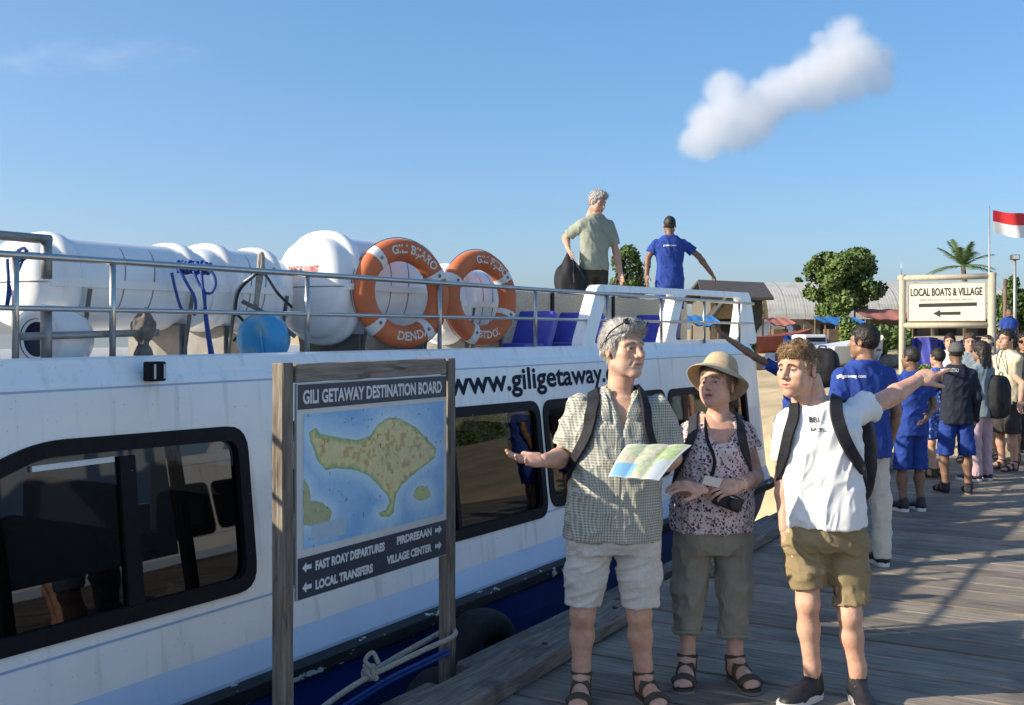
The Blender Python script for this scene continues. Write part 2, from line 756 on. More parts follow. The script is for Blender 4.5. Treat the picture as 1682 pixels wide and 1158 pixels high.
m_plank = mat('weathered_plank', (0.11, 0.094, 0.076), rough=.8, col2=(0.33, 0.28, 0.22), scale=5, stretch=(9, .7, 9), bump=.5,
              bscale=16, randobj=.22, thresh=(.25, .75), spec=.3)
overlay(m_plank, 2.2, .56, .7, (.05, .045, .042), amount=.5, seed=3)
overlay(m_plank, 30, .70, .76, (.03, .025, .022), amount=.8, detail=2, seed=9)
m_beam = mat('weathered_beam', (0.10, 0.088, 0.074), rough=.85, col2=(0.27, 0.235, 0.19), scale=6, stretch=(.8, 9, 9), bump=.6, bscale=14,
             randobj=.12, spec=.25)
overlay(m_beam, 3.0, .58, .7, (.04, .035, .03), amount=.6, seed=5)
m_pile = mat('pier_timber', (0.05, 0.043, 0.036), rough=.9, var=.3, scale=6, bump=.5)

g = G()
for t in (2.6, 1.2, -.4, -2.2, -4.0):
    g.box((.6, t - .09, -.34), (15.9, t + .09, -.06))
for s in (1.2, 5.1, 9.2, 13.0):
    for t in (2.55, -.4, -4.0):
        g.tube([(s, t, -2.4), (s, t, -.34)], .12, 10)
pier = g.mk('pier', m_pile, None, DOCK)
pier['kind'] = 'structure'
var_me = []
for k in range(5):
    L0 = 3.0
    v, f = bev((-.117, -L0, -.052), (.117, 0, 0), .006, 1, .0022, cuts=5)
    me = mesh('plank', v, f)
    me.materials.append(m_plank)
    var_me.append(me)
s = 1.0
i = 0
while s < 15.9:
    jt = 2.9 + rnd.uniform(-.03, .03)
    cut = rnd.choice([-.55, .15, -1.1])
    for a, b in ((jt, cut), (cut - .006, -4.4)):
        me = var_me[rnd.randrange(5)]
        M = DOCK @ Matrix.Translation((s, a, rnd.uniform(-.003, .004))) @ Matrix.Rotation(rnd.uniform(-.002, .002), 4, 'Z') @ \
            Matrix.Diagonal((rnd.uniform(.985, 1.012), (a - b) / 3.0, 1, 1))
        inst('plank', me, pier, M)
    s += .2515
    i += 1


def beam(name, s0, s1, t0, t1, z0, z1, parent=pier, b=.014, tilt=0.0):
    c = ((s0 + s1) / 2, (t0 + t1) / 2, (z0 + z1) / 2)
    h = ((s1 - s0) / 2, (t1 - t0) / 2, (z1 - z0) / 2)
    v, f = bev((-h[0], -h[1], -h[2]), h, b, 2, .0035, cuts=12)
    return mk(name, v, f, m_beam, parent, DOCK @ Matrix.Translation(c) @ Matrix.Rotation(tilt, 4, 'Z'))


beam('kerb_beam', .8, 5.94, 2.555, 2.80, .004, .088, tilt=.022)
beam('kerb_beam', 7.15, 15.2, 2.70, 2.93, .004, .09, tilt=.018)
beam('edge_beam', .8, 4.35, 2.93, 3.06, -.16, -.01)
beam('edge_beam', 4.62, 9.8, 2.94, 3.07, -.15, .012)
beam('edge_beam', 9.85, 15.6, 2.93, 3.06, -.16, .0)
m_bolt = mat('rusty_iron', (.09, .045, .025), rough=.8, var=.4, scale=30, metal=.4)
for s in (1.7, 3.3, 4.9, 5.75, 7.4, 9.2, 11.0, 12.8):
    v, f = lathe([(.016, 0), (.016, .006), (.009, .010)], 8)
    mk('bolt', v, f, m_bolt, pier, DOCK @ Matrix.Translation((s, 2.70 if s < 6 else 2.80, .0885)))

# ------------------------------------------------------------------ the boat
m_hull = mat('white_gelcoat', (.95, .925, .87), rough=.28, var=.035, scale=1.2, coat=.25)
overlay(m_hull, 1.6, .52, .78, (.74, .72, .66), stretch=(2.5, 2.5, .35), amount=.4, seed=2)
overlay(m_hull, 2.2, .56, .74, (.55, .51, .43), stretch=(7, 7, .22), amount=.45, seed=7)
overlay(m_hull, 60, .73, .76, (.45, .42, .36), amount=.5, detail=1, seed=4)
m_ledge = mat('sky_tinted_white_ledge', (.50, .60, .74), rough=.35, var=.05, scale=2.5)  # white ledge facing up; blue sky light on it is put into the colour
overlay(m_ledge, 14, .62, .72, (.40, .50, .66), amount=.5, seed=4)
m_navy = mat('blue_hull_paint', (.012, .05, .26), rough=.35, var=.25, scale=2.0)
m_rub = mat('black_rubbing_strake', (.012, .012, .013), rough=.6, var=.4, scale=9, bump=.3)
overlay(m_rub, 13, .64, .66, (.55, .54, .50), amount=.95, detail=4, seed=1.3, stretch=(.6, 1, 1.4))
m_black = mat('black_rubber', (.008, .008, .010), rough=.6, var=.3, scale=20, spec=.2)
overlay(m_black, 30, .74, .76, (.35, .34, .32), amount=.6, detail=3, seed=2)
m_steel = mat('stainless_steel', (.48, .47, .44), rough=.28, var=.12, scale=14, metal=.9)
m_stripe = mat('blue_pinstripe', (.36, .48, .66), rough=.4, var=.06)
m_letter = mat('navy_vinyl_lettering', (.012, .018, .035), rough=.65, var=.1, spec=.15)
m_white = mat('white_paint', (.80, .79, .75), rough=.4, var=.05, scale=5)

boat = thing('fast_boat', D(6.0, 5.6, -1.15), 'long white passenger boat with tinted windows moored along the wooden pier', 'boat')
S0, S1, TN, TF = -2.2, 13.25, 4.0, 7.0


def ring_path(o):
    """plan outline of the hull, o metres inside the nominal side"""
    r = .42
    p = [(S0, TN + o), (S1 - r, TN + o)]
    for k in range(1, 9):
        a = k / 8 * math.pi / 2
        p.append((S1 - r + (r - o) * math.sin(a), TN + r - (r - o) * math.cos(a)))
    for k in range(0, 9):
        a = k / 8 * math.pi / 2
        p.append((S1 - r + (r - o) * math.cos(a), TF - r + (r - o) * math.sin(a)))
    p.append((S0, TF - o))
    return p


def hull_strip(name, prof, m, skip_side=False, smooth=True):
    rings = []
    for o, z in prof:
        p = ring_path(o)
        if skip_side:
            p = p[1:-1]
        rings.append([(a, b, z) for a, b in p])
    v = [q for r_ in rings for q in r_]
    n = len(rings[0])
    f = []
    for i in range(len(rings) - 1):
        for j in range(n - 1):
            f.append((i * n + j, i * n + j + 1, (i + 1) * n + j + 1, (i + 1) * n + j))
    return fixn(mk(name, v, f, m, boat, DOCK))


def side_o(z):
    return .03 + .14 * (z - .085) / 1.375


hull_strip('hull_bottom', [(.75, -1.6), (.30, -.9), (.10, -.45), (.02, -.19)], m_navy)
hull_strip('ledge', [(-.02, -.075), (-.02, -.055), (.03, .085)], m_ledge)
hull_strip('bow_side', [(.03, .085), (side_o(.7), .7), (.17, 1.46)], m_hull, skip_side=True)
hull_strip('coaming', [(.17, 1.46), (.20, 1.50), (.235, 1.575), (.26, 1.585), (.34, 1.585), (.35, 1.50)], m_hull)
hull_strip('rubbing_strake', [(.02, -.19), (-.055, -.185), (-.075, -.165), (-.075, -.10), (-.055, -.075), (-.0205, -.0735)], m_rub)
WIN = [
    [(1.2, .42), (4.18, .40), (4.18, 1.165), (2.99, 1.185), (1.2, .60)],
    [(4.46, .35), (7.36, .315), (7.36, 1.125), (4.46, 1.16)],
    [(7.50, .36), (9.90, .36), (9.90, 1.10), (7.50, 1.12)],
    [(10.05, .40), (12.35, .42), (12.35, 1.07), (10.05, 1.09)],
]
WINR = [round_poly(w, .11, 5) for w in WIN]
NSIDE = S1 - .42
for side in (0, 1):
    outer = [(S0, .085), (NSIDE, .085), (NSIDE, 1.46), (S0, 1.46)]
    loops = [outer] + [list(reversed(w)) for w in WINR]
    pts = [p for l in loops for p in l]
    tris = tessellate_polygon([[Vector((a, b, 0)) for a, b in l] for l in loops])
    v = []
    for th in (0, .03):
        for a, z in pts:
            t = TN + side_o(z) + th if side == 0 else TF - side_o(z) - th
            v.append((a, t, z))
    n = len(pts)
    f = [tuple(t) for t in tris] + [tuple(i + n for i in t) for t in tris]
    k = 0
    for l in loops:
        for i in range(len(l)):
            j = (i + 1) % len(l)
            f.append((k + i, k + j, k + j + n, k + i + n))
        k += len(l)
    o = fixn(mk('hull_side', v, f, m_hull, boat, DOCK))

# stripes on the near side
for z, h in ((.296, .012), (1.438, .010)):
    v = [(S0, TN + side_o(z) - .002, z), (NSIDE, TN + side_o(z) - .002, z), (NSIDE, TN + side_o(z + h) - .002, z + h), (S0, TN + side_o(z + h) - .002, z + h)]
    mk('pinstripe', v, [(0, 1, 2, 3)], m_stripe, boat, DOCK)

# tinted glass
m_glass = bpy.data.materials.new('tinted_glass')
m_glass.use_nodes = True
nt = m_glass.node_tree
nt.nodes.clear()
go = nt.nodes.new('ShaderNodeOutputMaterial')
gm = nt.nodes.new('ShaderNodeMixShader')
gt = nt.nodes.new('ShaderNodeBsdfTransparent')
gg = nt.nodes.new('ShaderNodeBsdfGlossy')
gfz = nt.nodes.new('ShaderNodeFresnel')
gt.inputs[0].default_value = (.035, .038, .042, 1)
gg.inputs[0].default_value = (.85, .88, .92, 1)
gg.inputs['Roughness'].default_value = .015
gfz.inputs[0].default_value = 1.5
nt.links.new(gfz.outputs[0], gm.inputs[0])
nt.links.new(gt.outputs[0], gm.inputs[1])
nt.links.new(gg.outputs[0], gm.inputs[2])
nt.links.new(gm.outputs[0], go.inputs['Surface'])


def side_map(a, z, h):
    """h metres proud of the near hull side"""
    return (a, TN + side_o(z) - h, z)


def ring_mesh(outer, inner, h0, h1, fmap):
    k = len(outer)
    v = [fmap(*p, h1) for p in outer] + [fmap(*p, h1) for p in inner] + [fmap(*p, h0) for p in inner] + [fmap(*p, h0) for p in outer]
    f = []
    for i in range(k):
        j = (i + 1) % k
        f += [(i, j, j + k, i + k), (i + k, j + k, j + 2 * k, i + 2 * k), (i + 3 * k, j + 3 * k, j, i)]
    return v, f


mull = [[3.45], [5.9, 6.18], [8.7], [11.2]]
for wi, w in enumerate(WIN):
    outer = round_poly([tuple(q) for q in offset_poly(w, -.045)], .14, 5)
    inner = round_poly([tuple(q) for q in offset_poly(w, .028)], .085, 5)
    fr = fixn(mk('window', *ring_mesh(outer, inner, -.034, .012, side_map), m_black, boat, DOCK))
    pane = offset_poly(w, .005)
    pv = [side_map(a, z, -.020) for a, z in pane]
    ptri = [tuple(t) for t in tessellate_polygon([[Vector((a, z, 0)) for a, z in pane]])]
    mk('pane', pv, ptri, m_glass, fr, DOCK)
    for ms in mull[wi]:
        zt = 1.12
        g = G()
        wd = .045 if wi == 0 else .02
        for (a, b) in ((ms - wd, ms + wd),):
            v = [side_map(a, .36, -.03), side_map(b, .36, -.03), side_map(b, zt, -.03), side_map(a, zt, -.03),
                 side_map(a, .36, 0), side_map(b, .36, 0), side_map(b, zt, 0), side_map(a, zt, 0)]
            g.add(v, box((0, 0, 0), (1, 1, 1))[1])
        fixn(g.mk('mullion', m_black, fr, DOCK))
# pale sliding sash seen at the foot and top of the two nearest windows
for wi, (a0, a1, z0, z1) in ((1, (4.6, 5.88, .355, .40)), (0, (2.95, 3.38, 1.10, 1.125))):
    v = [side_map(a0, z0, -.018), side_map(a1, z0, -.018), side_map(a1, z1, -.018), side_map(a0, z1, -.018),
         side_map(a0, z0, -.004), side_map(a1, z0, -.004), side_map(a1, z1, -.004), side_map(a0, z1, -.004)]
    fixn(mk('sliding_sash', v, box((0, 0, 0), (1, 1, 1))[1], m_white, boat, DOCK))

# cabin inside
m_cab = mat('grey_cabin_lining', (.22, .22, .21), rough=.8, var=.1)
m_seat_in = mat('cabin_seat_cloth', (.05, .06, .075), rough=.9, var=.2, scale=20)
g = G().box((S0, 4.3, -.30), (12.7, 6.7, -.26))
g.mk('cabin_floor', m_cab, boat, DOCK)
seat_me = None
for k in range(11):
    for t in (4.45, 5.75):
        if seat_me is None:
            gg_ = G()
            gg_.add(*bev((0, 0, -.26), (.42, .86, .18), .04, 2))
            gg_.add(*bev((-.10, 0, .16), (.05, .86, .72), .05, 2))
            seat_me = mesh('cabin_seat', gg_.v, gg_.f)
            seat_me.materials.append(m_seat_in)
        inst('cabin_seat', seat_me, boat, DOCK @ Matrix.Translation((.4 + k * 1.08, t, 0)))

# deck
m_deck = mat('deck_paint', (.62, .63, .62), rough=.6, var=.1, scale=3, bump=.2, bscale=40)
v, f = [], []
dp = ring_path(.345)
fixn(mk('deck', [(a, b, 1.5) for a, b in dp] + [(a, b, 1.46) for a, b in dp],
        [tuple(range(len(dp))), tuple(range(len(dp), 2 * len(dp)))[::-1]] +
        [(i, (i + 1) % len(dp), (i + 1) % len(dp) + len(dp), i + len(dp)) for i in range(len(dp))], m_deck, boat, DOCK))

# lettering on the hull
g = G()
tv, tf = text_geo('www.giligetaway.com', .23, 3.10, .002)
for k_, (da, db) in enumerate(((0, 0), (.008, 0), (.004, .004), (.004, -.004))):
    g.add([side_map(6.16 + a + da, 1.268 + b + db, .003 + k_ * .0004) for a, b, c in tv], tf)
g.mk('lettering', m_letter, boat, DOCK)


# guard rail
def rail_t(s):
    return 4.42 - .022 * (s - 2.6)


g = G()
for z, r in ((2.05, .017), (1.81, .013)):
    g.tube([(s_, rail_t(s_), z) for s_ in np.linspace(.6, 12.9, 28)], r, 10)
rail = g.mk('guard_rail', m_steel, boat, DOCK, smooth=True)
for s_ in (.8, 2.1, 3.06, 3.58, 4.97, 6.33, 7.66, 8.95, 10.15, 11.3, 12.4):
    v, f = tube([(s_, rail_t(s_), 1.58), (s_, rail_t(s_), 2.045)], .016, 10)
    po = mk('rail_post', v, f, m_steel, rail, DOCK, smooth=True)
# heavier gate stanchions at the near end of the rail
m_galv = mat('galvanised_tube', (.30, .29, .27), rough=.5, metal=.6, var=.25, scale=12)
for a, b, r in (((2.83, 4.44, 1.52), (2.83, 4.44, 2.14), .035), ((2.5, 4.44, 2.135), (3.26, 4.44, 2.135), .022),
                ((3.24, 4.44, 2.13), (3.24, 4.44, 1.95), .026), ((3.24, 4.44, 1.57), (3.24, 4.44, 1.80), .026),
                ((3.08, 4.44, 1.68), (3.9, 4.44, 1.70), .018)):
    v, f = tube([a, b], r, 10)
    mk('gate_stanchion', v, f, m_galv, rail, DOCK, smooth=True)

# white deck frame with two openings near the bow
fr_out = round_poly([(8.33, 1.56), (13.18, 1.56), (13.12, 2.195), (8.80, 2.135)], .10, 4)
op1 = round_poly([(8.60, 1.60), (10.22, 1.60), (10.66, 2.095), (9.0, 2.075)], .05, 4)
op2 = round_poly([(10.48, 1.62), (12.45, 1.62), (12.82, 2.12), (10.90, 2.11)], .09, 4)
for name, loops in (('deck_frame', [fr_out, list(reversed(op1)), list(reversed(op2))]),):
    pts = [p for l in loops for p in l]
    tris = tessellate_polygon([[Vector((a, b, 0)) for a, b in l] for l in loops])
    n = len(pts)
    v = [(a, 4.235 + (z - 1.56) * .12, z) for a, z in pts] + [(a, 4.34 + (z - 1.56) * .12, z) for a, z in pts]
    f = [tuple(t) for t in tris] + [tuple(i + n for i in t) for t in tris]
    k = 0
    for l in loops:
        for i in range(len(l)):
            j = (i + 1) % len(l)
            f.append((k + i, k + j, k + j + n, k + i + n))
        k += len(l)
    fixn(mk(name, v, f, m_hull, boat, DOCK))
v, f = box((8.6, 4.228, 1.62), (8.9, 4.24, 1.66))
# woven wind screen behind the deck seats
m_mat = mat('woven_wind_screen', (.44, .37, .26), rough=.95, col2=(.68, .60, .45), scale=55, bump=.8, spec=.1, detail=2)
v, f = bev((7.85, 5.09, 1.505), (13.0, 5.13, 2.09), .01)
mk('wind_screen', v, f, m_mat, boat, DOCK)
for s_ in (9.35, 10.75):
    v, f = box((s_, 5.07, 1.505), (s_ + .05, 5.088, 2.10))
    mk('wind_screen_batten', v, f, m_black, boat, DOCK)
# blue deck seats
m_blue_seat = mat('blue_vinyl_seat', (.045, .06, .42), rough=.45, var=.12, scale=6)
for s_, t0 in ((8.55, 4.72), (9.35, 4.62), (11.15, 4.55)):
    M = DOCK @ Matrix.Translation((s_, t0, 1.503)) @ Matrix.Rotation(R(28), 4, 'Y')
    g = G().add(*bev((0, 0, 0), (.12, .52, .46), .03, 3))
    st = g.mk('deck_seat', m_blue_seat, boat, M, smooth=False)
    v, f = bev((.121, .02, .01), (.16, .50, .43), .02, 2)
    mk('seat_shell', v, f, m_black, st, M)
    v, f = bev((-.36, .0, .0), (.02, .52, .10), .03, 2)
    mk('seat_cushion', v, f, m_blue_seat, st, DOCK @ Matrix.Translation((s_, t0, 1.503)))
# square flood light on the coaming
P0 = W(258, 610, 5.2)
ls = .509 * P0.x + .861 * P0.y
v, f = bev((ls - .045, 4.10, 1.465), (ls + .045, 4.165, 1.56), .008, 2)
fl = mk('flood_light', v, f, m_black, boat, DOCK)
m_lens = mat('lamp_lens', (.55, .57, .58), rough=.15, var=.05)
v, f = box((ls - .034, 4.094, 1.478), (ls - .024, 4.0985, 1.548))
mk('lens', v, f, m_lens, fl, DOCK)
v, f = box((ls + .024, 4.094, 1.478), (ls + .034, 4.0985, 1.548))
mk('lens', v, f, m_lens, fl, DOCK)

# the boat's twin on the other side of the pier, mirrored in the cabin windows
MIR = Matrix.Rotation(UA, 4, 'Z') @ Matrix.Translation((2.6, -.9, 0)) @ Matrix.Diagonal((1, -1, 1, 1))
boat2 = thing('moored_boat', D(6.0, -6.5, -1.15), 'second white passenger boat across the pier, seen mirrored in the cabin windows', 'boat')
for o in [q for q in bpy.data.objects if q.parent == boat and q.name.split('.')[0] in
          ('hull_bottom', 'ledge', 'bow_side', 'coaming', 'rubbing_strake', 'hull_side', 'window', 'deck', 'deck_frame', 'cabin_floor', 'pinstripe')]:
    c2 = inst(o.name.split('.')[0], o.data, boat2, MIR)
    for ch in [q for q in bpy.data.objects if q.parent == o]:
        inst(ch.name.split('.')[0], ch.data, c2, MIR)
inst('guard_rail', rail.data, boat2, MIR)

# ------------------------------------------------------------------ things on the deck
m_can = mat('white_fibreglass', (.80, .80, .78), rough=.25, var=.04, scale=3, coat=.2)
overlay(m_can, 5, .60, .78, (.50, .47, .42), amount=.35, stretch=(1, 1, .4), seed=6)
m_strap = mat('pale_webbing', (.55, .53, .48), rough=.8, var=.1)
m_grabline = mat('grey_strap', (.30, .29, .27), rough=.8, var=.1)
m_cradle = mat('cradle_steel', (.16, .15, .14), rough=.6, var=.3, metal=.4)
m_dirt = mat('dark_line', (.03, .028, .026), rough=.7, var=.3)


def canister(s0, s1, tc, zc, rx, rz, label, text=None):
    """life-raft canister, its axis along the pier"""
    c = thing('life_raft_canister', D((s0 + s1) / 2, tc, 1.50), label, 'life raft', 'white life-raft canisters on the deck')
    L = s1 - s0
    prof = [(.0, .0), (.45, .008), (.70, .022), (.82, .048), (.87, .085), (.895, .13), (.905, .15), (.95, .158), (1.0, .172), (1.02, .20), (1.01, .228), (.97, .244),
            (.925, .252), (.92, .30), (.92, L / 2 - .02)]
    prof = prof + [(r, L - h) for r, h in reversed(prof)]
    n = 40
    halves = []
    for half in (1, -1):
        v, f = [], []
        m = n // 2 + 1
        for r, h in prof:
            for j in range(m):
                a = math.pi * j / (n // 2)
                ca, sa = math.cos(a), math.sin(a)
                e = .86
                x = math.copysign(abs(ca) ** e, ca) * r * rx
                z = abs(sa) ** e * r * rz
                v.append((s0 + h, tc + x, zc + half * (z + .004)))
        for i in range(len(prof) - 1):
            for j in range(m - 1):
                f.append((i * m + j, i * m + j + 1, (i + 1) * m + j + 1, (i + 1) * m + j))
        o = fixn(mk('upper_shell' if half == 1 else 'lower_shell', v, f, m_can, c, DOCK, smooth=True))
    # flange
    out = []
    for r, h in prof[4:-4]:
        out.append((s0 + h, tc - rx * (min(r, .96) + .055)))
    out = [(s0 + .03, tc - rx * .55)] + out + [(s1 - .03, tc - rx * .55)]
    poly = out + [(a, 2 * tc - b) for a, b in reversed(out)]
    v, f = prism(poly, zc - .022, zc + .022, lambda x, y, h: (x, y, h))
    fixn(mk('flange', v, f, m_can, c, DOCK))
    for q in (.42, .58):
        h = L * q
        pts = [(s0 + h + .05 * math.sin(a), tc + rx * .925 * math.copysign(abs(math.cos(a)) ** .86, math.cos(a)), zc + rz * .925 * math.copysign(abs(math.sin(a)) ** .86, math.sin(a))) for a in np.linspace(-.5, math.pi + .5, 28)]
        v, f = tube(pts, .004, 6)
        mk('strap', v, f, m_grabline, c, DOCK, smooth=True)
    for q in (.22, .78):
        g = G()
        zb = zc - rz * .93
        g.add(*bev((s0 + L * q - .03, tc - rx * .8, 1.503), (s0 + L * q + .03, tc + rx * .8, zb + .04), .006))
        for sg in (-1, 1):
            g.tube([(s0 + L * q, tc + sg * rx * .75, 1.51), (s0 + L * q, tc + sg * (rx * 1.06), zc - .03)], .012, 8)
        g.mk('cradle', m_cradle, c, DOCK)
    if text:
        v, f = text_geo(text, .062, .27, .002)
        w = []
        for a, b, _ in v:
            tt = tc + .145 - a
            zz = zc + .10 + b
            # surface of the end cap at that height
            q = math.hypot((tt - tc) / rx, (zz - zc) / rz)
            h = float(np.interp(q, [r for r, _h in prof[:6]], [_h for r, _h in prof[:6]]))
            w.append((s0 + h - .006, tt, zz))
        mk('lettering', w, f, mat('red_marking', (.55, .05, .03), rough=.6, var=.2, scale=60), c, DOCK)
    return c


canister(1.85, 3.10, 5.00, 1.955, .275, .265, 'unseen white life raft canister past the left edge, added for its shadow')  # extra canister out of view, added to throw shade towards the people
canister(3.42, 4.66, 5.00, 1.955, .275, .265, 'long white life raft canister nearest the left end of the boat rail')
canister(4.74, 5.56, 5.20, 1.97, .285, .29, 'white life raft canister behind the blue rope hanging on the rail')
canister(5.62, 6.95, 4.97, 2.01, .345, .39, 'tall white life raft canister with red lettering on its end cap', 'DOC.R LUAST')
canister(7.20, 8.15, 5.02, 1.93, .27, .33, 'white life raft canister partly hidden behind the two orange life rings')
canister(4.9, 6.1, 5.85, 1.99, .28, .28, 'white life raft canister in the second row behind the rope lashing')

m_ring = mat('orange_life_ring', (.57, .15, .05), rough=.65, var=.12, scale=5, bump=.15, bscale=60)
overlay(m_ring, 4, .60, .75, (.33, .10, .05), amount=.7, seed=2)
m_band = mat('white_reflective_band', (.72, .71, .68), rough=.5, var=.06)
m_rl = mat('pale_ring_lettering', (.70, .66, .58), rough=.6, var=.1)
m_grab = mat('dark_grab_line', (.22, .20, .18), rough=.9, var=.3, scale=60)


def life_ring(px, py, Y, yaw, roll, top, bot, label, bands):
    c = W(px, py, Y)
    base = thing('life_ring', (c.x, c.y, 1.585), label, 'life ring', 'orange life rings leaning on the boat rail')
    R0, r0 = .305, .080
    # local: x right along ring plane, z up, -y towards the viewer
    M = Matrix.Translation(c) @ Matrix.Rotation(yaw, 4, 'Z') @ Matrix.Rotation(R(-4), 4, 'X') @ Matrix.Rotation(roll, 4, 'Y')

    def surf(rad, a, lift=0.0):
        d = max(0, 1 - ((rad - R0) / r0) ** 2)
        return (rad * math.sin(a), -math.sqrt(d) * r0 * .82 - lift, rad * math.cos(a))
    v, f = [], []
    NA, NB = 72, 20
    for i in range(NA):
        a = 2 * math.pi * i / NA
        for j in range(NB):
            b = 2 * math.pi * j / NB
            rr = R0 + r0 * math.cos(b)
            v.append((rr * math.sin(a), .82 * r0 * math.sin(b), rr * math.cos(a)))
    for i in range(NA):
        for j in range(NB):
            f.append((i * NB + j, ((i + 1) % NA) * NB + j, ((i + 1) % NA) * NB + (j + 1) % NB, i * NB + (j + 1) % NB))
    body = fixn(mk('buoy_body', v, f, m_ring, base, M, smooth=True))
    for bc in bands:
        v, f = [], []
        K = 6
        for i in range(K + 1):
            a = bc + (i / K - .5) * .20
            for j in range(NB):
                b = 2 * math.pi * j / NB
                rr = R0 + (r0 + .003) * math.cos(b)
                v.append((rr * math.sin(a), (.82 * r0 + .003) * math.sin(b), rr * math.cos(a)))
        for i in range(K):
            for j in range(NB):
                f.append((i * NB + j, (i + 1) * NB + j, (i + 1) * NB + (j + 1) % NB, i * NB + (j + 1) % NB))
        fixn(mk('band', v, f, m_band, base, M, smooth=True))
        v, f = ico(.014, 2, surf(R0, bc, .004), (1, .5, 1))
        mk('line_eyelet', v, f, m_grab, base, M)
    for txt, ac, sign in ((top, .30, 1), (bot, math.pi - .15, -1)):
        v, f = text_geo(txt, .085, None, .002, 'CENTER')
        w = []
        for a, b, _ in v:
            rad = R0 - .028 + b if sign == 1 else R0 + .028 - b
            ang = ac + sign * a / R0 * .92
            w.append(surf(rad, ang, .003))
        mk('lettering', w, f, m_rl, base, M)
    pts = []
    for i in range(49):
        a = 2 * math.pi * i / 48
        sag = abs(math.sin(2 * (a - bands[0])))
        rr = R0 + r0 + .006 + .03 * sag * (1 if math.cos(a) < .3 else .15)
        rr = min(rr, .398)
        pts.append((rr * math.sin(a), .01, rr * math.cos(a)))
    v, f = tube(pts[:-1], .0035, 6, closed=True)
    mk('grab_line', v, f, m_grab, base, M, smooth=True)
    return base


life_ring(660, 482, 7.55, R(38), R(0), 'GILI BIJARO', 'DENDA', 'larger orange life ring lettered DENDA leaning on the boat rail beside a tall canister', [1.15, 2.55, 3.95, 5.6])
life_ring(788, 489, 8.75, R(43), R(8), 'GILI FIJIBOLI', 'BBTDOI', 'smaller looking orange life ring farther along the boat rail, beside the blue seats', [.85, 1.9, 3.35, 5.0])

# ventilation cowl
c = W(97, 557, 5.35)
cw = thing('ventilation_cowl', (c.x, c.y, 1.50), 'white round ventilation cowl with dark navy mouth at the left end of the deck', 'cowl')
M = Matrix.Translation(c) @ Matrix.Rotation(R(-22), 4, 'Z')
v, f = lathe([(.085, -.14), (.12, -.16), (.155, -.15), (.17, -.10), (.165, 0), (.13, .10), (.07, .16), (.0, .17)], 28, 'y')
f = f[:-2]
mk('cowl_shell', v, f, m_can, cw, M, smooth=True)
v, f = lathe([(.0, -.09), (.06, -.10), (.095, -.14), (.1, -.152)], 24, 'y')
mk('cowl_mouth', v, f[:-2], mat('navy_cowl_lining', (.01, .014, .05), rough=.4, var=.2), cw, M, smooth=True)
v, f = tube([(0, 0, -.10), (0, 0, -(c.z - 1.5))], .07, 14)
mk('cowl_neck', v, f, m_can, cw, M, smooth=True)

# cloth wrapped lamp / bollard
c = W(236, 584, 5.55)
m_sack = mat('grey_canvas_cover', (.16, .145, .125), rough=.95, var=.35, scale=25, bump=.8)
F = Field((-.12, -.12, -.02), (.12, .12, .26), .006)
F.cone((0, 0, 0), (0, 0, .05), .05, .025, .01).ell((0, 0, .14), (.062, .055, .075), .02).ell((0.005, 0, .215), (.025, .025, .03), .02)
v, f = F.net()
v = v + vnormals(v, f) * (vnoise(v, (60, 60, 25))[:, None] * .008)
sk = mk('wrapped_deck_lamp', v, f, m_sack, None, Matrix.Translation((c.x, c.y, 1.586)), smooth=True)
tag(sk, 'small deck fitting wrapped in grey canvas behind the boat rail', 'deck fitting')

# blue float
c = W(433, 556, 6.6)
bf = thing('blue_float', (c.x, c.y, 1.50), 'bright blue round plastic float lying behind the boat rail', 'float')
m_bluef = mat('blue_plastic', (.05, .33, .62), rough=.4, var=.15, scale=6)
overlay(m_bluef, 9, .52, .66, (.30, .42, .40), amount=.7, seed=4)
v, f = lathe([(.0, -.10), (.08, -.098), (.13, -.085), (.155, -.05), (.16, 0), (.155, .05), (.13, .085), (.08, .098), (.0, .1)], 32, 'y')
M = Matrix.Translation((c.x, c.y, 1.662)) @ Matrix.Rotation(R(-12), 4, 'Z')
mk('float_body', v, f, m_bluef, bf, M, smooth=True)
v, f = tube([(.03, -.112, .06), (.035, -.112, 0), (.05, -.112, -.10)], .008, 6)
mk('float_cord', v, f, m_bluef, bf, M)

# ropes on the rail
m_brope = mat('blue_polypropylene_rope', (.02, .07, .30), rough=.7, var=.35, scale=90, bump=.6, bscale=160)
m_rope = mat('grey_mooring_rope', (.38, .35, .29), rough=.9, var=.25, scale=70, bump=.8, bscale=140)
m_hose = mat('black_hose', (.02, .02, .02), rough=.6, var=.3)


def rope(name, pts, r, m, parent=None, n=10):
    v, f = tube(spline(pts, n), r, 7)
    o = mk(name, v, f, m, parent, I4, smooth=True)
    return o


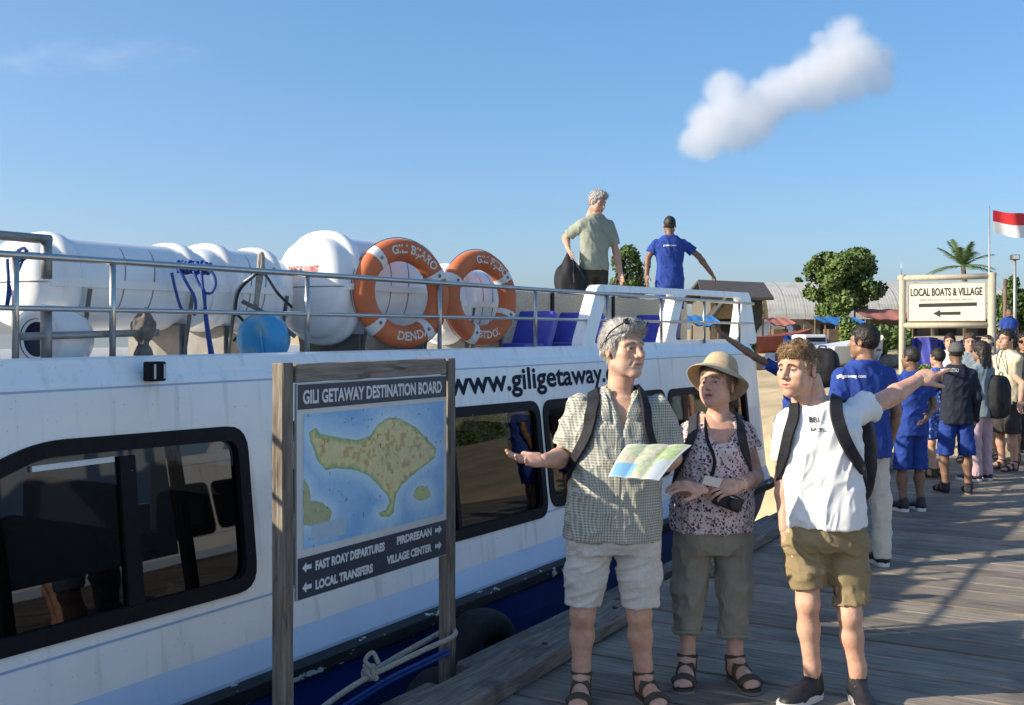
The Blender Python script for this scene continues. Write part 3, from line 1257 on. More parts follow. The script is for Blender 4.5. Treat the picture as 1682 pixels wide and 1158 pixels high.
c = W(320, 440, 5.98)
br = thing('blue_rope_coil', (c.x, c.y, 1.585), 'blue rope knotted round the top rail with loose strands hanging', 'rope')
Yr = 5.98
coil = []
for i in range(120):
    a = i / 120 * 2 * math.pi * 8
    px = 292 + 52 * i / 120
    q = W(px, 438 + px * .02 - 5, Yr)
    coil.append(q + Vector((.006 * math.sin(i * 1.7), -.028 * math.sin(a), .028 * math.cos(a) + .006 * math.sin(i))))
v, f = tube(coil, .011, 6)
mk('rope_turns', v, f, m_brope, br, I4, smooth=True)
for pts in ([(282, 448), (288, 475), (297, 505), (306, 512)], [(293, 440), (305, 462), (320, 490), (321, 512), (318, 518)],
            [(335, 440), (350, 450), (354, 466), (348, 480), (338, 482)], [(330, 438), (334, 480), (338, 510), (343, 545), (350, 583)],
            [(318, 445), (326, 465), (336, 480), (337, 520), (345, 584)]):
    dz = rnd.uniform(-.05, -.03)
    v, f = tube(spline([W(a, b, Yr + dz) for a, b in pts], 8), .0085, 6)
    mk('rope_strand', v, f, m_brope, br, I4, smooth=True)
c = W(30, 430, 5.0)
br = thing('blue_rope_lashing', (c.x, c.y, 1.585), 'blue rope lashing on the gate post at the left edge', 'rope')
for pts in ([(12, 425), (14, 470), (11, 505), (20, 470), (38, 425), (45, 410)], [(28, 412), (40, 408), (44, 422), (30, 428), (24, 415), (42, 416)]):
    v, f = tube(spline([W(a, b, 4.93) for a, b in pts], 8), .008, 6)
    mk('rope_strand', v, f, m_brope, br, I4, smooth=True)
c = W(430, 470, 6.7)
ls_ = thing('canister_lashing', (c.x, c.y, 1.50), 'pale rope and black hose lashing crossed between two white canisters', 'lashing')
for pts, r, m, Y in (([(421, 505), (425, 450), (428, 418), (431, 425), (428, 455), (420, 500)], .016, m_rope, 6.62),
                     ([(385, 520), (392, 480), (415, 455), (432, 448), (455, 480), (480, 505)], .009, m_hose, 6.6),
                     ([(382, 512), (390, 475), (418, 452)], .011, m_strap, 6.62),
                     ([(398, 495), (430, 512), (462, 535), (485, 553)], .014, m_cradle, 6.6),
                     ([(388, 515), (400, 530), (392, 550), (383, 560)], .009, m_hose, 6.6),
                     ([(425, 448), (445, 445), (452, 442)], .012, m_dirt, 6.6)):
    v, f = tube(spline([W(a, b, Y) for a, b in pts], 8), r, 7)
    mk('lashing_strand', v, f, m, ls_, I4, smooth=True)
# mooring lines round the notice board post
mo = thing('mooring_rope', D(4.65, 3.14, .08), 'grey mooring rope looped round the right post of the map board, knotted at its middle', 'rope')
pc = D(4.65, 3.14, .12)
loop = [W(520, 1170, 4.85), W(560, 1140, 4.95), W(605, 1112, 5.05), W(650, 1090, 5.2), W(700, 1066, 5.38), W(742, 1047, 5.50), W(747, 1036, 5.62),
        W(735, 1034, 5.75), W(700, 1052, 5.62), W(650, 1080, 5.35), W(608, 1106, 5.12)]
v, f = tube(spline(loop, 8), .014, 8)
mk('rope_strand', v, f, m_rope, mo, I4, smooth=True)
kn = []
kc = W(607, 1108, 5.06)
for i in range(44):
    a = i / 44 * 2 * math.pi * 2.4
    kn.append(kc + Vector((.026 * math.sin(a * 1.3) + (i / 44 - .5) * .03, -.022 * math.cos(a), .03 * math.sin(a) + .01)))
v, f = tube(kn, .012, 7)
mk('rope_knot', v, f, m_rope, mo, I4, smooth=True)
v, f = tube(spline([W(612, 1098, 5.02), W(600, 1085, 5.02), W(612, 1072, 5.02), W(622, 1090, 5.02)], 8), .011, 7)
mk('rope_bight', v, f, m_rope, mo, I4, smooth=True)
mb = thing('blue_mooring_line', D(4.5, 3.2, .0), 'blue mooring line stretched below the grey rope at the pier edge', 'rope')
for dy in (0, 7):
    v, f = tube(spline([W(560, 1162 + dy, 4.95), W(640, 1113 + dy, 5.2), W(700, 1084 + dy, 5.4), W(738, 1066 + dy, 5.55)], 8), .009, 7)
    mk('rope_strand', v, f, m_brope, mb, I4, smooth=True)

# tyre fenders
m_tyre = mat('old_tyre', (.014, .014, .014), rough=.85, var=.4, scale=14, bump=.6, bscale=30)


def tyre(s_, t_, z_, R0, label):
    prof = []
    for a in np.linspace(0, 2 * math.pi, 17)[:-1]:
        ca, sa = math.cos(a), math.sin(a)
        prof.append((R0 * .75 + math.copysign(abs(ca) ** .6, ca) * R0 * .25, math.copysign(abs(sa) ** .7, sa) * R0 * .28))
    v, f = [], []
    N = 40
    for i in range(N):
        a = 2 * math.pi * i / N
        for j, (r, h) in enumerate(prof):
            rr = r * (1.0 if not (j in (0, 1, 15) and i % 2) else .97)
            v.append((rr * math.cos(a), h, rr * math.sin(a)))
    k = len(prof)
    for i in range(N):
        for j in range(k):
            f.append((i * k + j, ((i + 1) % N) * k + j, ((i + 1) % N) * k + (j + 1) % k, i * k + (j + 1) % k))
    o = fixn(mk('tyre_fender', v, f, m_tyre, None, DOCK @ Matrix.Translation((s_, t_, z_)), smooth=True))
    tag(o, label, 'tyre', 'tyre fenders between the boat and the pier')


tyre(5.72, 3.62, -.40, .37, 'black tyre fender hanging between the blue hull and the pier, right of the map board')
tyre(4.78, 3.30, -.40, .30, 'smaller dark tyre fender under the mooring rope by the map board post')
# ------------------------------------------------------------------ destination board
m_post = mat('grey_board_timber', (0.115, 0.093, 0.07), rough=.85, col2=(0.31, 0.26, 0.20), scale=5, stretch=(10, 10, .8), bump=.7, bscale=13, spec=.2)
overlay(m_post, 7, .60, .70, (.05, .042, .035), amount=.8, stretch=(3, 3, .6), seed=3)
overlay(m_post, 4, .62, .74, (.24, .15, .08), amount=.5, seed=8)
m_post_h = mat('grey_board_rail', (0.16, 0.135, 0.105), rough=.85, col2=(0.36, 0.31, 0.245), scale=5, stretch=(.8, 10, 10), bump=.7, bscale=13, spec=.2)
overlay(m_post_h, 7, .60, .70, (.05, .042, .035), amount=.8, stretch=(.6, 3, 3), seed=3)
m_sheet = mat('board_white_sheet', (.62, .62, .58), rough=.5, var=.06, scale=6)
m_head = mat('board_dark_blue_band', (.022, .034, .058), rough=.45, var=.2, scale=12)
m_bt = mat('board_pale_lettering', (.66, .67, .66), rough=.55, var=.12, scale=30)
m_print = mat('printed_map', (1, 1, 1), rough=.45, var=.08, scale=40, attr='Col')

bd = thing('destination_board', D(4.03, 3.12, 0), 'weathered wooden board with an island map and direction lettering on two posts', 'map board')
for s_, nm in ((3.42, 'post'), (4.65, 'post')):
    v, f = bev((-.033, -.033, -1.4), (.033, .033, 1.572 if s_ < 4 else 1.566), .005, 1, .0018, cuts=14)
    mk(nm, v, f, m_post, bd, DOCK @ Matrix.Translation((s_, 3.14, 0)))
v, f = bev((-.565, -.038, -.04), (.565, .038, .04), .005, 1, .002, cuts=10)
mk('top_rail', v, f, m_post_h, bd, DOCK @ Matrix.Translation((4.035, 3.145, 1.527)))
A0, AW = 3.472, 1.127
v, f = bev((A0, 3.108, .562), (A0 + AW, 3.124, 1.483), .002)
sheet = mk('panel', v, f, m_sheet, bd, DOCK)


def bmap(a, z, h):
    return (A0 + a, 3.108 - h, z)


for z0, z1 in ((1.372, 1.478), (.566, .742)):
    v = [bmap(.004, z0, .0015), bmap(AW - .004, z0, .0015), bmap(AW - .004, z1, .0015), bmap(.004, z1, .0015)]
    mk('dark_band', v, [(0, 1, 2, 3)], m_head, sheet, DOCK)
for s_, a, z, size, w in (('GILI GETAWAY DESTINATION BOARD', .035, 1.397, .079, 1.045), ('FAST ROAY DEPARTURES', .115, .676, .052, .49),
                          ('LOCAL TRANSFERS', .115, .592, .052, .40), ('PIRDREEAAN', .70, .686, .05, .29), ('VILLAGE CENTER', .62, .606, .05, .37)):
    v, f = text_geo(s_, size, w, .0028)
    mk('lettering', [bmap(a + x, z + y, .0025) for x, y, _ in v], f, m_bt, sheet, DOCK)


def arrow(a, z, sgn, L=.06):
    p = [(0, 0), (.45, .42), (.45, .18), (1, .18), (1, -.18), (.45, -.18), (.45, -.42)]
    v = [bmap(a + (x * L if sgn > 0 else L - x * L), z + y * L * .9, .0025) for x, y in p]
    mk('arrow', v, [(0, 1, 6), (1, 2, 5, 6), (2, 3, 4, 5)], m_bt, sheet, DOCK)


arrow(.03, .697, 1)
arrow(.03, .612, 1)
arrow(1.02, .702, -1)
arrow(1.02, .622, -1)


# printed island map
def poly_sdf(P, poly):
    poly = np.array(poly, float)
    d = np.full(len(P), 1e9)
    ins = np.zeros(len(P), bool)
    n = len(poly)
    for i in range(n):
        a, b = poly[i], poly[(i + 1) % n]
        e = b - a
        w = P - a
        t = np.clip((w @ e) / (e @ e), 0, 1)
        d = np.minimum(d, np.linalg.norm(w - t[:, None] * e, axis=1))
        c = ((a[1] <= P[:, 1]) & (b[1] > P[:, 1])) | ((b[1] <= P[:, 1]) & (a[1] > P[:, 1]))
        xi = a[0] + (P[:, 1] - a[1]) / np.where(abs(e[1]) < 1e-9, 1e-9, e[1]) * e[0]
        ins ^= c & (P[:, 0] < xi)
    return np.where(ins, -d, d)


def homog(p, c):
    """picture point in quad c (tl, tr, br, bl) -> unit square, v up"""
    A, b = [], []
    for (x, y), (u, w) in zip(c, ((0, 1), (1, 1), (1, 0), (0, 0))):
        A.append([x, y, 1, 0, 0, 0, -u * x, -u * y])
        b.append(u)
        A.append([0, 0, 0, x, y, 1, -w * x, -w * y])
        b.append(w)
    h = np.linalg.solve(np.array(A, float), np.array(b, float))
    x, y = p
    k = h[6] * x + h[7] * y + 1
    return ((h[0] * x + h[1] * y + h[2]) / k, (h[3] * x + h[4] * y + h[5]) / k)


QC = [(140, 203), (605, 173), (600, 555), (140, 665)]
isl = [homog(p, QC) for p in [(160, 265), (180, 252), (196, 272), (250, 285), (320, 300), (358, 286), (390, 245), (425, 222), (470, 233), (510, 258), (545, 298),
       (578, 333), (572, 365), (540, 390), (500, 420), (467, 450), (447, 480), (441, 510), (438, 545), (425, 560), (398, 557), (390, 549),
       (414, 540), (424, 515), (420, 490), (400, 465), (375, 435), (345, 410), (300, 394), (250, 388), (215, 394), (195, 370), (176, 330), (163, 295)]]
sml = [homog((530 + 27 * math.cos(a) * (1 + .15 * math.sin(3 * a)), 483 + 24 * math.sin(a)), QC) for a in np.linspace(0, 6.28, 14)[:-1]]
lef = [homog(p, QC) for p in [(141, 425), (158, 450), (165, 500), (200, 508), (234, 535), (226, 572), (170, 582), (141, 582)]]


def island_map(P):
    asp = np.array([1.72, 1.0])
    Q = P * asp
    w = np.stack([vnoise(np.c_[P * 30, np.zeros(len(P))], (1, 1, 1), 1), vnoise(np.c_[P * 30, np.ones(len(P)) * 5], (1, 1, 1), 2)], 1) * .008
    d1 = poly_sdf(Q + w, np.array(isl) * asp)
    d2 = poly_sdf(Q + w, np.array(sml) * asp)
    d3 = poly_sdf(Q + w, np.array(lef) * asp)
    d = np.minimum(d1, np.minimum(d2, d3))
    n = vnoise(np.c_[P * 6, np.zeros(len(P))], (1.6, 1, 1), 3) * .7 + vnoise(np.c_[P * 13, np.zeros(len(P))], (1.6, 1, 1), 13) * .4
    n2 = vnoise(np.c_[P * 26, np.zeros(len(P))], (1.7, 1, 1), 4) * .6 + vnoise(np.c_[P * 57, np.zeros(len(P))], (1.7, 1, 1), 14) * .6
    sea0, sea1, sea2 = np.array([.56, .74, .84]), np.array([.34, .58, .80]), np.array([.18, .42, .72])
    t = np.clip((d - .01) / .10, 0, 1)[:, None]
    c = sea0 * (1 - t) + sea1 * t
    t = np.clip((d - .14 + n * .10) / .12, 0, 1)[:, None] * .7
    c = c * (1 - t) + sea2 * t
    l0, l1, l2 = np.array([.30, .46, .15]), np.array([.74, .63, .32]), np.array([.55, .34, .13])
    e = np.clip(-d1 / .085 + n2 * .22, 0, 1)[:, None]
    land = np.where(e < .45, l0 + (l1 - l0) * e / .45, l1)
    mt = np.clip((vnoise(np.c_[P * 18, np.zeros(len(P))], (1.5, 1, 1), 6) + vnoise(np.c_[P * 44, np.zeros(len(P))], (1.5, 1, 1), 16) * .8 + np.clip(-d1 / .10, 0, 1) * .8 - .78) * 2.2, 0, 1)[:, None]
    land = land * (1 - mt * .75) + l2 * mt * .75
    land = land * (1 + n2[:, None] * .10)
    c = np.where((d1 < 0)[:, None], land, c)
    c = np.where((d2 < 0)[:, None], l0 * .5 + l1 * .5 + n2[:, None] * .05, c)
    c = np.where((d3 < 0)[:, None], np.array([.44, .46, .24]) * (1 + n2[:, None] * .1), c)
    coast = (np.abs(d) < .004)[:, None]
    c = np.where(coast, c * .7, c)
    # legend box, bottom left
    lg = ((P[:, 0] > .05) & (P[:, 0] < .27) & (P[:, 1] > .04) & (P[:, 1] < .17))[:, None]
    c = np.where(lg, np.array([.42, .55, .64]), c)
    # specks of printed names
    sp = (vnoise(np.c_[P[:, 0] * 90, P[:, 1] * 38, np.zeros(len(P))], (1, 1, 1), 8) > .62) & (vnoise(np.c_[P * 9, np.ones(len(P))], (1, 1, 1), 9) > .15)
    c = np.where(sp[:, None], c * .45, c)
    return np.clip(c, 0.01, 1)


def grid(nx, ny):
    u, w = np.meshgrid(np.linspace(0, 1, nx), np.linspace(0, 1, ny))
    P = np.stack([u.ravel(), w.ravel()], 1)
    i = np.arange((nx - 1) * (ny - 1))
    r, c = i // (nx - 1), i % (nx - 1)
    a = r * nx + c
    return P, np.stack([a, a + 1, a + 1 + nx, a + nx], 1)


P, f = grid(420, 240)
v = np.array([bmap(.038 + p[0] * (AW - .066), .775 + p[1] * .575, .0015) for p in P])
mk('island_map_print', v, f, m_print, sheet, DOCK, col=island_map(P))

# ------------------------------------------------------------------ village sign
m_log = mat('pale_sign_timber', (.42, .37, .27), rough=.7, var=.18, scale=9, stretch=(1, 1, .5))
m_cream = mat('cream_sign_panel', (.66, .63, .49), rough=.6, var=.06, scale=5)
m_ink = mat('black_sign_lettering', (.02, .02, .02), rough=.6, var=.2)
PL, PR = W(1482, 620, 15.4), W(1629, 620, 14.8)
sg = thing('village_sign', ((PL.x + PR.x) / 2, (PL.y + PR.y) / 2, 0), 'cream LOCAL BOATS & VILLAGE sign with arrow, framed by pale poles', 'sign')
ax = Vector((PR.x - PL.x, PR.y - PL.y, 0))
WS = ax.length
ang = math.atan2(ax.y, ax.x)
MS = Matrix.Translation((PL.x, PL.y, 0)) @ Matrix.Rotation(ang, 4, 'Z')
for x, r in ((0, .048), (WS, .056)):
    v, f = tube([(x, 0, -.6), (x, 0, 1.2), (x + .004, 0, 2.52)], [r, r, r * .95], 14)
    mk('post', v, f, m_log, sg, MS, smooth=True)
for z, r in ((2.47, .040), (1.80, .042)):
    v, f = tube([(-.06 if z > 2 else 0, 0.0, z), (WS + .05 if z > 2 else WS, 0, z)], r, 12)
    mk('cross_rail', v, f, m_log, sg, MS, smooth=True)
v, f = bev((.075, -.02, 1.855), (WS - .075, .02, 2.40), .006)
sp = mk('panel', v, f, m_cream, sg, MS)
g = G()
for lo, hi in (((.075, -.028, 1.855), (WS - .075, -.0215, 1.870)), ((.075, -.028, 2.385), (WS - .075, -.0215, 2.40)),
               ((.075, -.028, 1.8702), (.09, -.0215, 2.3848)), ((WS - .09, -.028, 1.8702), (WS - .075, -.0215, 2.3848))):
    g.box(lo, hi)
g.mk('panel_border', m_log, sp, MS)
for s_, z, size, w in (('LOCAL BOATS & VILLAGE', 2.215, .15, .94), ('AREKI DRY-RALUT OR-BRI BAIKI FEIRITHA', 2.145, .034, .70)):
    v, f = text_geo(s_, size, w, .004 if size > .1 else .0)
    mk('lettering', [(WS / 2 - w / 2 + x, -.0235, z + y) for x, y, _ in v], f, m_ink if size > .1 else mat('grey_sign_lettering', (.20, .19, .16), rough=.6), sp, MS)
xc = WS / 2
mk('bar', [(xc - .36, -.0235, 2.055), (xc + .40, -.0235, 2.065), (xc + .40, -.0235, 2.115), (xc - .36, -.0235, 2.105)], [(0, 1, 2, 3)], m_ink, sp, MS)
p = [(-.17, 1.965), (-.075, 2.015), (-.075, 1.985), (.19, 1.99), (.19, 1.945), (-.075, 1.945), (-.075, 1.912)]
mk('arrow', [(xc + a, -.0235, b) for a, b in p], [(0, 1, 2, 5, 6), (2, 3, 4, 5)], m_ink, sp, MS)

# ------------------------------------------------------------------ background: houses, stalls, trees, boats
def ground_at(px, Y, dz=0.0):
    x = (px - CX) * Y / FPX
    return Vector((x, Y, ground_z(x, Y) + dz))


m_roofw = mat('pale_corrugated_roof', (.43, .42, .385), rough=.6, var=.12, scale=3, bump=.15)
overlay(m_roofw, 1.1, .55, .7, (.30, .27, .22), amount=.5, stretch=(1, 1, 3))
m_wallp = mat('shed_wall', (.12, .108, .088), rough=.9, var=.15, scale=2)
m_dark = mat('dark_interior', (.03, .028, .025), rough=.95, var=.2)
m_tile = mat('dark_tile_roof', (.055, .05, .046), rough=.85, var=.25, scale=3, bump=.4, bscale=20)
m_thatch = mat('thatch_gable', (.30, .20, .10), rough=.95, var=.25, scale=9, bump=.6)
m_tim = mat('stall_timber', (.14, .10, .065), rough=.9, var=.3, scale=6)


def shed(px0, px1, Y, ztop, zeave, depth, label):
    """long shed under a curved corrugated roof with an open veranda"""
    x0, x1 = (px0 - CX) * Y / FPX, (px1 - CX) * Y / FPX
    xm = (x0 + x1) / 2
    zg = ground_z(xm, Y)
    b = thing('long_shed', (xm, Y, zg), label, 'shed', None)
    n = 12
    rows = []
    for i in range(n + 1):
        a = i / n * math.pi * .5
        rows.append((Y + depth / 2 - depth / 2 * math.cos(math.pi / 2 - a) - .0, zeave + (ztop - zeave) * math.cos(math.pi / 2 - (math.pi / 2 - a) * 1.0) if False else
                     zeave + (ztop - zeave) * math.sin(math.pi / 2 - a)))
    rows = [(Y + depth / 2 - (depth / 2) * math.sin(i / n * math.pi / 2), zeave + (ztop - zeave) * math.cos(i / n * math.pi / 2)) for i in range(n + 1)]
    back = [(2 * (Y + depth / 2) - y, z) for y, z in reversed(rows[1:])]
    prof = back + rows
    L = x1 - x0
    ns = max(4, int(L / .9))
    # one sheet per bay
    for k in range(ns):
        a, c = x0 + L * k / ns, x0 + L * (k + 1) / ns - .015
        v, f = [], []
        cw = 12
        for j in range(cw + 1):
            xx = a + (c - a) * j / cw
            bump_ = .009 * (j % 2)
            for y, z in prof:
                v.append((xx, y, z + bump_ + (.012 if k % 2 else 0)))
        m = len(prof)
        for j in range(cw):
            for i in range(m - 1):
                f.append((j * m + i, j * m + i + 1, (j + 1) * m + i + 1, (j + 1) * m + i))
        mk('roof_sheet', v, f, m_roofw, b)
    v, f = box((x0 + .3, Y + .9, zg - .2), (x1 - .3, Y + 1.1, zeave + .3))
    mk('wall', v, f, m_wallp, b)
    for k in range(int(L / 2)):
        xx = x0 + .5 + k * 2
        v, f = box((xx + .35, Y + .87, zg + .1), (xx + 1.25, Y + .899, zeave - .25))
        mk('doorway', v, f, m_dark, b)
    for k in range(int(L / 1.6) + 1):
        xx = x0 + .2 + k * 1.6
        v, f = box((xx, Y + .1, zg - .2), (xx + .12, Y + .22, zeave - .005))
        mk('post', v, f, m_tim, b)
    return b


shed(1262, 1664, 54, 4.35, 2.35, 7.0, 'long pale shed with a curved corrugated roof behind the big tree')


def gable_house(px0, px1, Y, ztop, zeave, depth, label, porch=True):
    x0, x1 = (px0 - CX) * Y / FPX, (px1 - CX) * Y / FPX
    xm = (x0 + x1) / 2
    zg = ground_z(xm, Y)
    b = thing('gable_house', (xm, Y, zg), label, 'house')
    v, f = box((x0 + .5, Y + .4, zg - .3), (x1 - .3, Y + depth, zeave + .05))
    mk('wall', v, f, m_wallp, b)
    # ridge runs along x, both slopes thick
    yr = Y + depth / 2
    for y0, nm in ((Y - .3, 'roof_slope'), (Y + depth + .3, 'roof_slope')):
        v = [(x0, y0, zeave), (x1, y0, zeave), (x1 + .25, yr, ztop - .12), (x0 + .35, yr, ztop), (x0, y0, zeave + .12), (x1, y0, zeave + .12), (x1 + .25, yr, ztop), (x0 + .35, yr, ztop + .12)]
        fixn(mk(nm, v, [(0, 3, 2, 1), (4, 5, 6, 7), (0, 1, 5, 4), (1, 2, 6, 5), (2, 3, 7, 6), (3, 0, 4, 7)], m_tile, b))
    if porch:
        xp, w = x0 + (x1 - x0) * .36, (x1 - x0) * .23
        zp = zeave + .15
        v = [(xp - w, Y - .9, zp - .9), (xp + w, Y - .9, zp - .9), (xp, Y - .9, zp), (xp - w, Y - .75, zp - .9), (xp + w, Y - .75, zp - .9), (xp, Y - .75, zp)]
        fixn(mk('porch_gable', v, [(0, 1, 2), (3, 5, 4), (0, 2, 5, 3), (1, 4, 5, 2), (0, 3, 4, 1)], m_thatch, b))
        for sgn in (-1, 1):
            v = [(xp + sgn * (w + .2), Y - 1.1, zp - 1.0), (xp, Y - 1.1, zp + .06), (xp, Y + .3, zp + .06), (xp + sgn * (w + .2), Y + .3, zp - 1.0)]
            v += [(a, c, d + .08) for a, c, d in v]
            fixn(mk('porch_roof', v, [(0, 1, 2, 3), (7, 6, 5, 4), (0, 4, 5, 1), (1, 5, 6, 2), (2, 6, 7, 3), (3, 7, 4, 0)], m_tile, b))
        for xx in (xp - w, xp + w):
            v, f = box((xx - .06, Y - .88, zg - .3), (xx + .06, Y - .76, zp - .9))
            mk('porch_post', v, f, m_tim, b)
    for k in range(2):
        xx = x0 + .9 + k * .9
        v, f = box((xx, Y + .37, zg + .3), (xx + .5, Y + .399, zg + 1.2))
        mk('window', v, f, m_dark, b)
    return b


gable_house(1150, 1268, 44, 3.85, 3.0, 5.0, 'dark roofed house with a tan porch gable seen above the bow frame')

m_tarpb = mat('blue_tarpaulin', (.03, .16, .42), rough=.5, var=.15, scale=4, bump=.3)
m_tarpn = mat('dark_blue_tarpaulin', (.02, .03, .22), rough=.5, var=.25, scale=3, bump=.4)
m_rroof = mat('faded_red_roof', (.34, .13, .10), rough=.8, var=.15, scale=3)


def stall(px0, px1, Y, pyt, pyb, m, label, legs=True):
    """awning sheet on poles, sloping towards the viewer"""
    x0, x1 = (px0 - CX) * Y / FPX, (px1 - CX) * Y / FPX
    zt, zb = EYE + (HY - pyt) * Y / FPX, EYE + (HY - pyb) * Y / FPX
    xm = (x0 + x1) / 2
    zg = ground_z(xm, Y)
    b = thing('market_stall', (xm, Y, zg), label, 'stall', 'awning stalls along the beach')
    P, f = grid(14, 6)
    v = []
    for u, w in P:
        v.append((x0 + (x1 - x0) * u, Y - .2 + 1.4 * w, zb + (zt - zb) * w - .10 * math.sin(u * math.pi) * (1 - w) + .02 * math.sin(u * 19)))
    v2 = [(a, c, d + .03) for a, c, d in v]
    n = len(v)
    ff = [tuple(q) for q in f] + [tuple(i + n for i in reversed(q)) for q in f]
    mk('awning', v + v2, ff, m, b, smooth=True)
    if legs:
        for xx in (x0 + .05, x1 - .05):
            for yy, zz in ((Y - .1, zb - .06), (Y + 1.1, zt - .06)):
                v, f = tube([(xx, yy, ground_z(xx, yy) - .1), (xx, yy, zz)], .035, 7)
                mk('pole', v, f, m_tim, b)
    v, f = bev((x0 + .2, Y + .1, zg + .0), (x1 - .2, Y + .7, zg + .7), .02)
    mk('counter', v, f, m_tim, b)
    return b


stall(1132, 1182, 30, 519, 531, m_tarpb, 'bright blue awning stall seen through the bow frame')
stall(1352, 1420, 36, 521, 531, m_tarpb, 'small faded blue awning left of the tall green bush')
stall(1418, 1500, 38, 508, 522, m_rroof, 'faded red awning roof beside the village sign')
stall(1262, 1305, 40, 522, 532, m_rroof, 'low brown awning with dark goods at the edge of the beach, left of the tree')
# dark blue tarpaulin fence under the sign
x0, x1 = W(1498, 0, 27).x, W(1632, 0, 27).x
P, f = grid(60, 8)
zg = ground_z((x0 + x1) / 2, 27)
v = [(x0 + (x1 - x0) * u, 27 + .14 * math.sin(u * 21) + .06 * math.sin(u * 47 + w * 3), zg - .1 + (.74 + .05 * math.sin(u * 9)) * w) for u, w in P]
v2 = [(a, b + .02, c) for a, b, c in v]
n = len(v)
tf = mk('tarpaulin_fence', v + v2, [tuple(q) for q in f] + [tuple(i + n for i in reversed(q)) for q in f], m_tarpn, smooth=True)
tag(tf, 'rumpled dark blue tarpaulin screen standing behind the village sign', 'tarpaulin')


# foliage
def leaf_mat(name, a, b):
    m = mat(name, a, rough=.6, col2=b, scale=1.6, spec=.3, detail=3)
    return m


m_leaf = leaf_mat('broad_leaf_foliage', (.045, .085, .020), (.14, .20, .055))
m_leaf2 = leaf_mat('yellow_green_foliage', (.08, .13, .03), (.18, .25, .065))
m_palm = leaf_mat('palm_frond', (.055, .10, .03), (.13, .18, .06))
m_bark = mat('tree_bark', (.13, .10, .075), rough=.95, var=.3, scale=9, stretch=(4, 4, .8), bump=.6)


def leaf_cloud(lobes, n, size, seed):
    """leaf-sized faces spread on and in a set of lobes (c, r)"""
    rs = np.random.RandomState(seed)
    vol = np.array([r[0] * r[1] * r[2] for c, r in lobes])
    pick = rs.choice(len(lobes), n, p=vol / vol.sum())
    C = np.array([c for c, r in lobes])[pick]
    Rr = np.array([r for c, r in lobes])[pick]
    d = rs.normal(size=(n, 3))
    d /= np.linalg.norm(d, axis=1, keepdims=True)
    rad = (rs.rand(n) ** .33)[:, None]
    rad = np.where(rs.rand(n, 1) < .6, .78 + .27 * rs.rand(n, 1), rad)
    p = C + d * Rr * rad
    keep = vnoise(p, (2.6, 2.6, 2.6), seed) > -.40
    p, d = p[keep], d[keep]
    n = len(p)
    nr = d * .8 + rs.normal(size=(n, 3)) * .7 + np.array([0, 0, .35])
    nr /= np.linalg.norm(nr, axis=1, keepdims=True)
    a = np.cross(nr, rs.normal(size=(n, 3)))
    a /= np.linalg.norm(a, axis=1, keepdims=True)
    b = np.cross(nr, a)
    sz = size * (.6 + .8 * rs.rand(n, 1))
    v = np.stack([p - a * sz, p + b * sz * .55, p + a * sz, p - b * sz * .55], 1).reshape(-1, 3)
    v[1::4] -= nr * sz * .2
    v[3::4] -= nr * sz * .2
    f = np.arange(4 * n).reshape(n, 4)
    return v, f


def tree(px, Y, py_top, py_bot, wpx, label, seed, n=5200, size=.11, m=None, nl=16, trunk=True, group='trees beyond the beach'):
    g0 = ground_at(px, Y)
    zt, zb = EYE + (HY - py_top) * Y / FPX, EYE + (HY - py_bot) * Y / FPX
    w = wpx * Y / FPX / 2
    h = (zt - zb) / 2
    c = Vector((g0.x, g0.y, (zt + zb) / 2))
    t = thing('tree', g0, label, 'tree', group)
    rs = random.Random(seed)
    lobes = [((c.x, c.y, c.z), (w * .62, w * .55, h * .70))]
    for k in range(nl):
        a = rs.uniform(0, 6.28)
        e = rs.uniform(-1, 1)
        q = rs.uniform(.5, .84)
        r_ = rs.uniform(.17, .36)
        ce = math.sqrt(max(0, 1 - e * e * .8))
        lobes.append(((c.x + math.cos(a) * ce * w * q, c.y + math.sin(a) * ce * w * q, c.z + e * h * .72), (w * r_, w * r_, h * r_)))
    v, f = leaf_cloud(lobes, n, size, seed)
    mk('crown', v, f, m or m_leaf, t)
    if trunk:
        gg = G()
        gg.tube(spline([(c.x, c.y, g0.z - .2), (c.x + .1, c.y, (g0.z + zb) / 2), (c.x - .05, c.y, zb + h * .7)], 5), [.20 * (1 - .5 * i / 10) * max(.5, w / 2) for i in range(11)], 9)
        for k in range(min(7, nl)):
            (lx, ly, lz), _ = lobes[1 + k]
            gg.tube([(c.x, c.y, zb + h * .2), ((c.x + lx) / 2, (c.y + ly) / 2, (zb + lz) / 2 + .2), (lx, ly, lz)], [.09 * max(.5, w / 2), .06 * max(.5, w / 2), .02], 6)
        gg.mk('trunk', m_bark, t, smooth=True)
    return t


tree(1384, 40, 410, 528, 150, 'big round broadleaf tree standing in front of the long shed', 3, 16000, .085, nl=26)
tree(1034, 40, 400, 500, 74, 'green tree behind the boat between the two men on the deck', 5, 4200, .085, nl=12)
tree(1312, 75, 452, 475, 15, 'tiny distant tree poking above the long shed roof', 6, 700, .10, nl=5)
tree(1668, 30, 446, 600, 54, 'dark leafy tree at the right edge behind the lamp post', 8, 5200, .085)
tree(1640, 46, 470, 560, 40, 'low dark tree between the village sign and the right edge', 13, 2600, .09)


